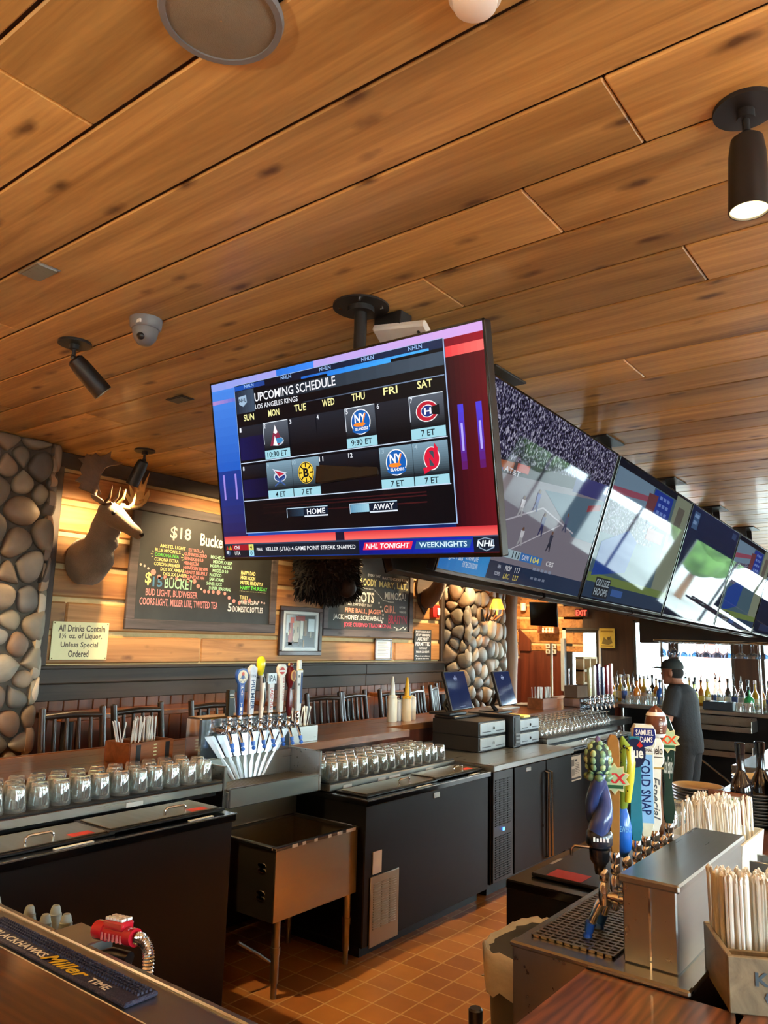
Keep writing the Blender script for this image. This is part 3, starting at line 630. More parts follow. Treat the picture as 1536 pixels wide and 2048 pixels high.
# ------------------------------------------------------------------ ice sink
t = thing('ice_sink', 'stainless steel ice sink on tall legs between the two black coolers', 'sink', (3.2, 3.1, 0)); x0, x1, y0, y1, zb, zt = 2.89, 3.53, 2.845, 3.34, .36, .705
mb = MB(); g = .012
mb.box((x0, y0, zb), (x1, y0+g, zt), DARKSTEEL, .002); mb.box((x0, y1-g, zb), (x1, y1, zt), DARKSTEEL); mb.box((x0, y0+g, zb), (x0+g, y1-g, zt), DARKSTEEL); mb.box((x1-g, y0+g, zb), (x1, y1-g, zt), DARKSTEEL); mb.box((x0+g, y0+g, zb), (x1-g, y1-g, zb+.02), DARKSTEEL)
mb.build('basin', t, smooth=30)
mb = MB(); mb.box((x0-.008, y0-.008, zt-.012), (x1+.008, y0+.02, zt+.006), STEEL, .004); mb.box((x0-.008, y1-.02, zt-.012), (x1+.008, y1+.01, zt+.006), STEEL, .004); mb.box((x0-.008, y0+.02, zt-.012), (x0+.02, y1-.02, zt+.006), STEEL, .004); mb.box((x1-.03, y0+.02, zt-.012), (x1+.008, y1-.02, zt+.012), STEEL, .004); mb.build('rolled_rim', t, smooth=30)
MB().box((x0-.008, y1-.01, zt), (x1+.008, y1+.004, zt+.155), DARKSTEEL, .003).build('backsplash', t, smooth=30)
for a, b in ((2.995, 3.035), (3.07, 3.095), (3.16, 3.185), (3.27, 3.295), (3.345, 3.385), (3.42, 3.50)): MB().box((a, y0-.0095, zt-.012), (b, y0-.008, zt+.004), STICK).build('bin_label', t)
for a, b in ((2.945, 2.875), (3.49, 2.875), (2.945, 3.31), (3.49, 3.31)):
    mb = MB(); mb.cyl((a, b, .07), (a, b, zb), .021, DARKSTEEL); mb.cyl((a, b, 0), (a, b, .08), .015, DARKSTEEL); mb.cyl((a, b, .20), (a, b, .235), .025, DARKSTEEL); mb.build('leg', t)
for z in (.60, .47):
    mb = MB(); mb.ell((x0-.001, 2.94, z+.012), (.006, .03, .012), CHROME, 10, 6); mb.ell((x0-.001, 2.94, z-.012), (.006, .03, .012), CHROME, 10, 6); mb.build('side_vent', t)
mb = MB(); mb.tube([(2.83, 3.02, .25), (2.95, 3.0, .17), (3.03, 2.99, .11)], .009, STEEL); single(mb, 'drain_pipe', 'thin steel drain pipe slanting to the floor under the ice sink', 'pipe', (3.03, 2.99, .1))
# ------------------------------------------------------------------ beer towers
BLUECAP = pm('blue_plastic_cap', (34, 92, 190), .4)
def faucet(parent, p, out, cap=None, drop=.0):
    p, o, z = V(p), V(out), V((0, 0, 1)); mb = MB()
    mb.cyl(p, p+o*.012, .021, CHROME, seg=12); mb.cyl(p+o*.012, p+o*.06, .011, CHROME, seg=10); mb.cyl(p+o*.03, p+o*.045, .0165, CHROME, seg=8)
    b = p+o*.066; mb.lathe(b-z*.022, [(.004, 0), (.013, .003), (.015, .022), (.012, .044), (.009, .052), (.0115, .056), (.0115, .072), (.006, .08)], CHROME, seg=12)
    e = b+o*.034-z*.072; mb.tube([b-z*.005, b+o*.012-z*.02, b+o*.026-z*.048, e], [.0105, .0105, .009, .0085], CHROME, 10)
    f = mb.build('faucet', parent, smooth=50)
    if cap:
        m2 = MB(); m2.cyl(e+z*.008, e-z*.014-o*-.006, .0125, cap, .010, seg=10); m2.ell(e-z*.026+o*.009, (.012, .012, .012), cap, 8, 5); m2.build('spout_cap', f, label='blue plastic spout cap')
    return b+z*.055
TOWER = steel('polished_tower_face', (196, 200, 206), .13, (60, 4, 3), .5)
t = thing('beer_tower', 'stainless beer tower with eight taps and a stepped drip tray on the back counter', 'beer tower', (3.13, 3.4, .86))
mb = MB(); mb.box((2.80, 3.37, BT-.2), (3.50, 3.497, 1.30), TOWER, .01); mb.build('tower_body', t, smooth=30)
mb = MB(); FAN = steel('reflected_streak_steel', (226, 232, 240), .42, (4, 4, 4))  # reflected streaks on the tower face, shaped here as raised flutes
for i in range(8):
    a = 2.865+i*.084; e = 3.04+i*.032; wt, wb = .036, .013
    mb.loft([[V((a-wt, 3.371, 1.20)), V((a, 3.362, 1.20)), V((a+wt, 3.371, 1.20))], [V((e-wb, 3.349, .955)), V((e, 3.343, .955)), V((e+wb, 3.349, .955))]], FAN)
mb.build('reflected_streaks', t, smooth=0, label='reflected streaks shaped as bright flutes fanning down from the taps')
mb = MB(); mb.box((2.795, 3.15, .865), (2.815, 3.49, 1.075), STEELX, .004); mb.box((3.495, 3.12, .865), (3.515, 3.49, 1.09), STEELX, .004); mb.box((2.815, 3.12, .865), (3.495, 3.135, .965), STEELX, .004); mb.box((2.815, 3.135, .865), (3.495, 3.37, .945), STEELX, .003); mb.box((2.815, 3.355, .945), (3.495, 3.37, 1.08), STEELX, .003)
mb.build('drip_tray', t, smooth=30)
mb = MB()
for i in range(40): mb.box((2.83+i*.0165, 3.145, .945), (2.835+i*.0165, 3.345, .951), DARKSTEEL)
mb.build('drip_grate', t)
FX = [2.94, 3.015, 3.095, 3.175, 3.25, 3.33, 3.405, 3.48]; tips = [faucet(t, (x, 3.37, 1.228), (0, -1, 0), BLUECAP) for x in FX]
def hframe(p, w, top, ang, d):
    """front face of a tap handle centred on p, turned by ang about Z (0 looks towards -Y)"""
    ex = V((math.cos(ang), math.sin(ang), 0)); n = V((math.sin(ang), -math.cos(ang), 0))
    return Fr(V((p[0], p[1], top))-ex*w/2+n*d, ex, (0, 0, -1), w, 1)
def handle(name_label, p, top, prof, depth, col, art=None, ang=0, mat=None, stem=.03, base=None):
    """a flat shaped tap handle: prof lists (half width, height fraction) from the foot up"""
    p = V(p); h = top-p.z; mat = mat or GLOSSINK
    o = thing('tap_handle', name_label, 'tap handle', p)
    mb = MB(); mb.lathe(p, [(.006, 0), (.012, .002), (.013, stem*.6), (.008, stem)], CHROME, seg=10); mb.build('ferrule', o)
    z0 = p.z+stem*.9; H = top-z0; fr = hframe(p, 1, top, ang, 0); fr.o = V((p.x, p.y, top))
    pts = [(-w_, H*(1-q)) for w_, q in prof]+[(w_, H*(1-q)) for w_, q in reversed(prof)]
    mb = MB(); e = min(.004, depth*.3); cx = 0
    rings = []
    for s_, d in ((.90, -depth/2), (1, -depth/2+e), (1, depth/2-e), (.90, depth/2)): rings.append([fr.p(u*s_, v*1.0, d) for u, v in pts])
    mb.loft(rings, mat, True, C(*col)); mb.build('paddle', o, smooth=35)
    if art:
        mb = MB(); f2 = Fr(V((p.x, p.y, top))+fr.n*(depth/2+.0008), fr.x, (0, 0, -1)); art(mb, f2, H); mb.build('lettering', o)
    return o
def stacked(mb, f, word, x, y0, dy, sz, c, d=.0004):
    for i, ch in enumerate(word):
        if ch != ' ': mb.txt(f, ch, x-sz*.42, y0+i*dy, x+sz*.42, y0+i*dy+sz, d, GLOSSINK, c)
Wt, Bk, Rd = C(236, 234, 228), C(18, 18, 20), C(176, 36, 34)
def a1(m, f, H): m.txt(f, 'GUINNESS', -.016, .02, .016, .032, 0, GLOSSINK, Wt); m.rect(f, -.016, .04, .016, .043, 0, GLOSSINK, C(190, 170, 120))
handle('black square tap handle, first on the back tower', tips[0], 1.45, [(.019, 0), (.019, .5), (.021, 1)], .03, (16, 20, 18), a1)
def a2(m, f, H):
    m.disc(f, 0, .045, .036, .036, 0, GLOSSINK, C(222, 206, 178)); m.disc(f, 0, .03, .011, .011, .0004, GLOSSINK, C(196, 60, 40)); m.disc(f, 0, .047, .013, .011, .0004, GLOSSINK, C(30, 60, 120))
    for u in (-.014, .014): m.disc(f, u, .062, .011, .011, .0005, GLOSSINK, C(40, 60, 110)); m.disc(f, u, .062, .008, .008, .0007, GLOSSINK, C(222, 206, 178))
    stacked(m, f, 'FAT TIRE', 0, .095, .0235, .018, Wt)
handle('blue paddle tap handle with a round bicycle badge on top', tips[1], 1.565, [(.016, 0), (.018, .3), (.02, .66), (.032, .72), (.044, .82), (.044, .90), (.032, .98), (.012, 1)], .022, (30, 74, 150), a2)
def a3(m, f, H): m.txt(f, 'PREMIER', -.014, .085, .014, .25, 0, GLOSSINK, C(60, 84, 120), rot=True); m.txt(f, 'CORONA', -.018, .055, .018, .07, 0, GLOSSINK, C(40, 60, 100)); m.disc(f, 0, .03, .016, .014, 0, GLOSSINK, C(200, 204, 214))
handle('tall pale silver tap handle with a crown top, third on the back tower', tips[2], 1.585, [(.014, 0), (.018, .3), (.024, .75), (.026, .84), (.03, .86), (.03, .93), (.012, .97), (.003, 1)], .026, (206, 212, 220), a3)
o = thing('tap_handle', 'tap handle with a bright yellow bulb on a white and black curved grip', 'tap handle', tips[3]); p = tips[3]
mb = MB(); mb.tube([p, p+V((.004, 0, .05)), p+V((.012, 0, .12)), p+V((.004, 0, .20)), p+V((-.008, 0, .25))], [.012, .018, .021, .02, .014], GLOSSINK, 12, c=C(226, 222, 212), flat=(1, .7)); mb.build('grip', o)
mb = MB(); mb.tube([p+V((.006, -.016, .06)), p+V((.013, -.018, .12)), p+V((.008, -.017, .17))], [.004, .008, .004], GLOSSINK, 8, c=Bk); mb.tube([p+V((.002, -.015, .2)), p+V((-.004, -.014, .235))], [.012, .008], GLOSSINK, 8, c=Bk); mb.build('grip_stripe', o)
mb = MB(); mb.lathe(p+V((-.016, 0, .24)), [(.012, 0), (.022, .03), (.026, .06), (.025, .09), (.016, .106), (.003, .11)], GLOSSINK, seg=14, c=C(222, 204, 40)); mb.build('yellow_bulb', o, label='bright yellow bulb')
def a5(m, f, H): m.rect(f, -.034, .0, .034, .06, .0, GLOSSINK, C(214, 226, 230)); m.txt(f, 'IPA', -.027, .012, .027, .048, .0005, GLOSSINK, C(50, 74, 90)); m.txt(f, 'LAGUNITAS', -.012, .085, .012, .21, 0, GLOSSINK, Rd, rot=True)
handle('white tap handle with a square IPA sign on top', tips[4], 1.535, [(.018, 0), (.014, .2), (.018, .45), (.022, .76), (.036, .765), (.036, 1)], .016, (226, 226, 222), a5)
def a6(m, f, H): m.disc(f, -.006, .038, .028, .028, 0, GLOSSINK, C(226, 214, 190)); m.disc(f, -.006, .038, .021, .021, .0004, GLOSSINK, C(170, 40, 34)); m.rect(f, -.027, .034, .015, .043, .0008, GLOSSINK, Wt); m.txt(f, 'STELLA ARTOIS', .004, .075, .016, .21, 0, GLOSSINK, C(160, 60, 60), rot=True)
handle('white paddle tap handle with a round red and cream badge', tips[5], 1.585, [(.012, 0), (.018, .1), (.02, .5), (.022, .76), (.036, .84), (.036, .93), (.02, 1)], .024, (224, 220, 210), a6)
o = thing('tap_handle', 'dark red bottle-shaped tap handle with a gold oval badge', 'tap handle', tips[6]); p = tips[6]
mb = MB(); mb.lathe(p, [(.010, 0), (.017, .02), (.02, .06), (.018, .12), (.014, .155), (.013, .165), (.026, .2), (.03, .235), (.026, .27), (.014, .285), (.016, .295), (.010, .31)], GLOSSINK, seg=16, c=C(86, 18, 22)); mb.build('grip', o)
mb = MB(); f = Fr(p+V((0, -.031, .27)), (1, 0, 0), (0, 0, -1)); mb.prism(f, [(.021*math.cos(a*PI/9), .035+.033*math.sin(a*PI/9)) for a in range(18)], -.006, 0, GLOSSINK, C(190, 150, 80)); mb.disc(f, 0, .035, .015, .026, .0005, GLOSSINK, C(120, 60, 30)); mb.build('badge', o)
mb = MB(); mb.ell(p+V((-.014, 0, .30)), (.008, .008, .01), GLOSSINK, 10, 6, c=C(190, 160, 90)); mb.ell(p+V((.014, 0, .30)), (.008, .008, .01), GLOSSINK, 10, 6, c=C(190, 160, 90)); mb.build('gold_trim', o)
def a8(m, f, H): m.rect(f, .006, .075, .022, .26, 0, GLOSSINK, C(40, 66, 110)); m.rect(f, -.016, .09, -.001, .105, 0, GLOSSINK, C(110, 112, 112)); m.rect(f, -.016, .14, -.001, .152, 0, GLOSSINK, C(110, 112, 112)); m.rect(f, -.02, .055, .02, .062, 0, GLOSSINK, C(196, 170, 90))
handle('white and navy tap handle with a small white knob, last on the back tower', tips[7], 1.61, [(.018, 0), (.022, .3), (.026, .72), (.028, .79), (.009, .80), (.010, .86), (.012, .95), (.006, 1)], .024, (222, 222, 216), a8)
# near tower
t = thing('beer_tower', 'brushed steel beer tower box with eight taps on the near bar', 'beer tower', (2.0, .6, BT))
mb = MB(); mb.box((1.735, .54, BT+.012), (2.29, .655, 1.245), STEELX, .003); mb.build('tower_body', t, smooth=30)
MB().box((1.725, .53, 1.243), (2.30, .662, 1.260), STEELX, .004).build('tower_lid', t, smooth=30)
mb = MB(); mb.box((1.7325, .594, BT+.012), (1.736, .598, 1.243), CHROME); mb.build('end_seam', t)
mb = MB(); mb.box((1.68, .50, BT+.001), (2.33, .895, BT+.012), STEEL, .003); mb.build('base_plate', t, smooth=30)
mb = MB(); mb.box((1.685, .7175, .70), (1.70, .895, BT), STEELX, .002); mb.box((1.70, .88, .82), (2.33, .895, BT), STEELX, .002); mb.box((1.672, .50, BT+.0005), (1.70, .897, BT+.014), STEEL, .004); mb.build('drip_pan_side', t, smooth=30)
mb = MB()
for i in range(31): mb.box((1.73+i*.018, .675, BT+.0125), (1.738+i*.018, .87, BT+.018), DARKSTEEL)
for i in range(11): mb.box((1.73, .675+i*.019, BT+.0125), (2.28, .68+i*.019, BT+.0175), DARKSTEEL)
mb.build('drip_grate', t)
RX = [1.80, 1.87, 1.945, 2.015, 2.085, 2.155, 2.22, 2.275]; tips = [faucet(t, (x, .655, 1.185), (0, 1, 0), BLUECAP if i < 2 else None) for i, x in enumerate(RX)]
AN = -math.radians(62)
o = thing('tap_handle', 'dark blue twisted tap handle with a green scaly hop on top', 'tap handle', tips[0]); p = tips[0]+V((0, .01, 0)); mb = MB()
mb.lathe(p, [(.011, -.01), (.014, .01), (.022, .02), (.024, .045), (.018, .05)], GLOSSINK, seg=14, c=C(16, 16, 18)); mb.build('foot', o)
mb = MB()
mb.lathe(p+V((0, 0, .05)), [(.026, 0), (.030, .006), (.030, .03), (.026, .036)], GLOSSINK, seg=16, c=C(30, 34, 44)); band = mb.build('collar', o)
mb = MB(); f = hframe(p, .05, p.z+.077, AN, .0308); [mb.rect(f, .16+i*.15, .001+.002*(i % 2), .16+i*.15+.09, .011, 0, GLOSSINK, Wt) for i in range(5)]; mb.build('lettering', band)
mb = MB()
for ph in (0, PI):
    pts = [p+V((.014*math.cos(ph+a*.42), .014*math.sin(ph+a*.42), .085+a*.0128)) for a in range(11)]
    mb.tube(pts, [.022, .023, .023, .021, .018, .016, .0155, .016, .017, .017, .014], GLOSSINK, 12, c=C(44, 62, 112))
mb.build('twisted_grip', o, smooth=60)
mb = MB(); hz = p+V((0, 0, .245)); mb.ell(hz, (.032, .032, .040), GLOSSINK, 16, 10, c=C(34, 58, 66)); mb.lathe(hz+V((0, 0, .034)), [(.008, 0), (.006, .012), (.002, .018)], GLOSSINK, seg=8, c=C(90, 80, 120)); hop = mb.build('hop_cone', o)
mb = MB()
for i in range(6):
    th = .35+i*.42; n = max(3, round(9*math.sin(th)))
    for j in range(n):
        a = 2*PI*(j+.5*(i % 2))/n; q = hz+V((.0265*math.sin(th)*math.cos(a), .0265*math.sin(th)*math.sin(a), .034*math.cos(th))); mb.ell(q, (.0088, .0088, .0098), GLOSSINK, 8, 5, c=C(120, 158, 120) if (i+j) % 3 else C(160, 184, 130))
mb.build('scales', hop, label='pale green scales')
mb = MB()
for j in range(7): a = 2*PI*j/7; mb.ell(p+V((.024*math.cos(a), .024*math.sin(a), .205)), (.011, .011, .009), GLOSSINK, 8, 5, c=C(96, 130, 96))
mb.build('leaf_collar', o)
def star(mb, f, x, y, r0, r1, d0, d1, m, c, n=10): mb.prism(f, [(x+(r0 if i % 2 else r1)*math.cos(PI*i/n-PI/2), y+(r0 if i % 2 else r1)*math.sin(PI*i/n-PI/2)) for i in range(2*n)], d0, d1, m, c)
def xxbadge(mb, f, y, k=1.0, c=(206, 52, 56)):
    star(mb, f, 0, y, .027*k, .037*k, 0, .005, GLOSSINK, C(222, 206, 150)); star(mb, f, 0, y, .025*k, .033*k, .005, .0055, GLOSSINK, C(176, 196, 150)); mb.txt(f, 'XX', -.026*k, y-.013*k, .026*k, y+.010*k, .006, GLOSSINK, C(*c), .03); mb.rect(f, -.02*k, y+.014*k, .02*k, y+.022*k, .0058, GLOSSINK, C(40, 90, 60))
def r2(m, f, H): xxbadge(m, f, .10)
handle('wooden bar tap handle with a star badge reading XX in red', tips[1], 1.535, [(.009, 0), (.012, .3), (.015, .8), (.014, .95), (.006, 1)], .02, (158, 110, 54), r2, AN)
o = thing('tap_handle', 'tap handle shaped as a green and yellow trout leaping from blue water', 'tap handle', tips[2]); p = tips[2]+V((0, .01, 0)); nv = V((math.sin(AN), -math.cos(AN), 0)); ex = V((math.cos(AN), math.sin(AN), 0))
mb = MB(); mb.lathe(p, [(.010, 0), (.016, .01), (.022, .02), (.023, .07), (.019, .09), (.012, .115), (.008, .12)], GLOSSINK, seg=14, c=C(30, 96, 190)); mb.build('blue_base', o)
mb = MB(); pts = [p+V((0, 0, .085)), p+ex*.004+V((0, 0, .13)), p+ex*.008+V((0, 0, .18)), p+ex*.012+V((0, 0, .225)), p+ex*.01+V((0, 0, .262)), p+ex*.004+V((0, 0, .285))]
mb.tube(pts, [.008, .017, .024, .025, .018, .004], GLOSSINK, 14, c=C(106, 128, 40), flat=(.75, 1)); fish = mb.build('trout', o, smooth=60)
mb = MB(); mb.tube([q+nv*.012+ex*.009 for q in pts[1:5]], [.008, .013, .014, .008], GLOSSINK, 10, c=C(206, 200, 52)); mb.ell(pts[4]+nv*.015-ex*.003, (.004, .004, .004), GLOSSINK, 8, 5, c=Bk)
for i in range(22): q = pts[2]+(pts[4]-pts[2])*rnd(-.4, 1)+nv*.021+ex*rnd(-.016, .014); mb.ell(q, (.0022, .0022, .0022), GLOSSINK, 6, 4, c=C(30, 40, 16))
mb.build('belly_and_spots', fish)
f = hframe(p, .04, p.z+.075, AN, .0235); mb = MB(); mb.txt(f, 'BREWERS', .05, .0, .95, .014, 0, GLOSSINK, C(120, 190, 235)); mb.build('lettering', o)
def r4(m, f, H): m.prism(f, [(.026*math.cos(a*PI/10), .04+.036*math.sin(a*PI/10)) for a in range(20)], 0, .004, GLOSSINK, C(24, 34, 66)); m.txt(f, 'Blue', -.023, .025, .02, .052, .0045, GLOSSINK, Wt, .03); m.poly(f, [(.004, .022), (.012, .01), (.02, .022), (.012, .026)], .0046, GLOSSINK, Rd)
handle('navy tap handle with a dark oval badge reading Blue', tips[3], 1.52, [(.010, 0), (.016, .12), (.014, .4), (.016, .75), (.014, 1)], .02, (40, 120, 140), r4, AN)
def r5(m, f, H):
    m.rect(f, -.019, .075, .019, .245, 0, GLOSSINK, C(136, 186, 230)); m.txt(f, 'COLD SNAP', -.012, .085, .013, .225, .0005, GLOSSINK, C(18, 40, 90), .02, rot=True)
    m.prism(f, [(-.026, .008), (.026, .008), (.028, .03), (.02, .05), (0, .056), (-.02, .05), (-.028, .03)], 0, .004, GLOSSINK, C(30, 40, 110)); m.txt(f, 'SAMUEL', -.022, .012, .022, .026, .0046, GLOSSINK, Wt); m.txt(f, 'ADAMS', -.02, .029, .02, .044, .0046, GLOSSINK, Wt); m.rect(f, -.022, .056, .022, .07, .002, GLOSSINK, Wt); m.txt(f, 'SEASONAL', -.02, .0585, .02, .0675, .0026, GLOSSINK, Bk)
handle('light blue tap handle lettered COLD SNAP downwards under a round shoulder', tips[4], 1.545, [(.010, 0), (.020, .12), (.022, .6), (.024, .78), (.030, .82), (.030, .95), (.022, 1)], .034, (226, 222, 196), r5, AN)
def r6(m, f, H): m.txt(f, 'Modelo', -.024, .02, .024, .042, 0, GLOSSINK, C(40, 34, 30)); m.rect(f, -.024, .048, .024, .050, 0, GLOSSINK, C(60, 50, 40)); m.rect(f, -.026, .075, .026, .08, 0, GLOSSINK, C(170, 140, 80)); m.txt(f, 'Especial', -.012, .10, .014, .21, 0, GLOSSINK, C(80, 84, 88), shear=.3, rot=True)
handle('white tap handle lettered Especial downwards, next to the football handle', tips[5], 1.505, [(.010, 0), (.018, .1), (.016, .4), (.02, .68), (.028, .74), (.028, .93), (.02, 1)], .02, (224, 222, 212), r6, AN)
o = thing('tap_handle', 'tap handle topped with a brown football with white stripes', 'tap handle', tips[6]); p = tips[6]+V((0, .01, 0))
mb = MB(); mb.lathe(p, [(.010, 0), (.014, .02), (.012, .1), (.012, .22), (.016, .245)], GLOSSINK, seg=12, c=C(90, 58, 36)); mb.build('grip', o)
mb = MB(); fb = p+V((0, 0, .295)); mb.lathe(fb-V((0, 0, .052)), [(.002, 0), (.015, .01), (.025, .026), (.030, .045), (.030, .059), (.025, .078), (.015, .094), (.002, .104)], GLOSSINK, seg=18, c=C(96, 54, 40)); ball = mb.build('football', o, smooth=60)
mb = MB(); mb.lathe(fb-V((0, 0, .052)), [(.0262, .076), (.0255, .079), (.0215, .085), (.0205, .086)], GLOSSINK, seg=18, c=Wt, cap=False); mb.lathe(fb-V((0, 0, .052)), [(.0205, .018), (.0215, .019), (.0255, .025), (.0262, .028)], GLOSSINK, seg=18, c=Wt, cap=False)
for i in range(6): mb.box(fb+nv*.029+ex*.008+V((-.003, -.003, -.02+i*.007)), fb+nv*.031+ex*.008+V((.003, .003, -.017+i*.007)), GLOSSINK, c=Wt)
mb.build('white_stripes', ball)
def r8(m, f, H): xxbadge(m, f, .065, .95, (222, 80, 40)); m.txt(f, 'Dos Equis', -.012, .11, .012, .17, 0, GLOSSINK, C(190, 200, 190), shear=.3)
handle('dark green tap handle with an orange XX star badge, last on the near tower', tips[7], 1.555, [(.010, 0), (.018, .12), (.010, .35), (.02, .6), (.022, .85), (.006, 1)], .02, (22, 46, 36), r8, AN)
# ------------------------------------------------------------------ televisions
def tv(label, tl, ex, ey, w, h, draw, name='television', bez=.008, mount=None, off=False, glow=None):
    fr = Fr(tl, ex, ey, w, h); c = fr.p(.5, .5)
    t = thing(name, label, 'television', c)
    xf = Matrix((fr.x, fr.y, fr.n)).transposed().to_4x4(); xf.translation = fr.o
    mb = MB(); mb.box((0, 0, -.045), (w, h, -.002), BLACKPLASTIC, .004, xf=xf); mb.box((w*.15, h*.25, -.075), (w*.85, h*.9, -.045), BLACKPLASTIC, .01, xf=xf)
    for lo, hi in (((0, 0), (w, bez)), ((0, h-bez*1.8), (w, h)), ((0, 0), (bez, h)), ((w-bez, 0), (w, h))): mb.box((lo[0], lo[1], -.004), (hi[0], hi[1], .003), GLOSSBLACK, .001, xf=xf)
    mb.build('casing', t, smooth=30)
    mb = MB(); draw(mb, fr); mb.build('screen', t, smooth=0)
    if mount:
        mb = MB(); mount(mb); mb.build('ceiling_mount', t, smooth=30)
    return t
def team(mb, f, kind, u, v, r, d):
    """small club crests on the schedule"""
    a = f.w/f.h; ru, rv = r, r*a; E = lambda c, ku, kv, dd, ox=0, oy=0: mb.disc(f, u+ox*ru, v+oy*rv, ru*ku, rv*kv, dd, GLOW, C(*c), 24)
    P = lambda pts, dd, c: mb.poly(f, [(u+x*ru, v+y*rv) for x, y in pts], dd, GLOW, C(*c))
    T = lambda t, x0, y0, x1, y1, dd, c, b=.03, s=0: mb.txt(f, t, u+x0*ru, v+y0*rv, u+x1*ru, v+y1*rv, dd, GLOW, C(*c), b, s)
    if kind == 'peak':
        E((180, 190, 200), .85, .42, d, .1, .55); P([(-.9, .9), (-.1, -1), (.75, .6), (.3, .9)], d+.0001, (130, 40, 66)); P([(-.35, -.3), (-.1, -1), (.2, -.3), (-.05, -.15)], d+.0002, (235, 235, 240)); E((60, 130, 180), .55, .26, d+.0002, .3, .5); P([(-.5, .9), (-.2, .0), (.1, .9)], d+.0003, (235, 235, 240))
    elif kind == 'ny':
        E((240, 240, 240), 1, 1, d); E((20, 90, 170), .92, .92, d+.0001); E((240, 130, 40), .6, .16, d+.0002, -.15, .2); E((20, 90, 170), .9, .3, d+.00015, 0, .6); T('NY', -.6, -.65, .55, .05, d+.0003, (240, 240, 240)); T('ISLANDERS', -.6, .42, .7, .65, d+.0003, (240, 240, 240)); mb.line(f, [(u+.5*ru, v-.6*rv), (u+.1*ru, v+.4*rv)], .006, d+.0004, GLOW, C(240, 130, 40))
    elif kind == 'ch':
        E((240, 240, 240), 1.1, .85, d); E((180, 30, 50), 1.03, .78, d+.0001); E((240, 240, 240), .66, .5, d+.0002, .05); E((30, 50, 120), .6, .44, d+.00025, .05); P([(.45, -.3), (1.2, -.42), (1.2, .42), (.45, .3)], d+.0003, (12, 14, 22)); T('H', -.28, -.26, .42, .26, d+.0004, (240, 240, 240))
    elif kind == 'star':
        E((190, 200, 215), .85, .5, d, .05, .1); E((30, 50, 110), .7, .36, d+.0001, .05, .15); P([(-.9, -.7), (1, -.2), (-.1, .25)], d+.0002, (200, 206, 220)); P([(-.6, -.5), (.7, -.15), (-.05, .1)], d+.0003, (180, 40, 60)); mb.line(f, [(u-.7*ru, v+.95*rv), (u+.6*ru, v+.2*rv)], .006, d+.0002, GLOW, C(60, 90, 150)); mb.line(f, [(u+.7*ru, v+.95*rv), (u-.5*ru, v+.2*rv)], .006, d+.0002, GLOW, C(60, 90, 150))
    elif kind == 'b':
        E((236, 196, 60), 1, 1, d); E((20, 20, 22), .93, .93, d+.0001); E((236, 196, 60), .86, .86, d+.0002)
        for i in range(8): an = i*PI/4+PI/8*0; mb.line(f, [(u+.5*ru*math.cos(an), v+.5*rv*math.sin(an)), (u+.9*ru*math.cos(an), v+.9*rv*math.sin(an))], .006, d+.0003, GLOW, C(20, 20, 22))
        E((236, 196, 60), .45, .45, d+.0004); T('B', -.33, -.42, .36, .42, d+.0005, (20, 20, 22), .05)
    else:
        E((235, 235, 235), .8, .95, d, .1, 0); E((205, 26, 56), .72, .87, d+.0001, .1, 0); E((60, 70, 80), .5, .62, d+.0002, .1, 0); P([(.45, -1.2), (.75, -.8), (.7, -.3), (.3, -.5)], d+.0004, (205, 26, 56)); T('N', -.4, -.65, .6, .65, d+.0004, (205, 26, 56), .05); P([(-.7, 1.2), (-.8, .7), (-.1, .6), (.1, .85)], d+.0004, (205, 26, 56))
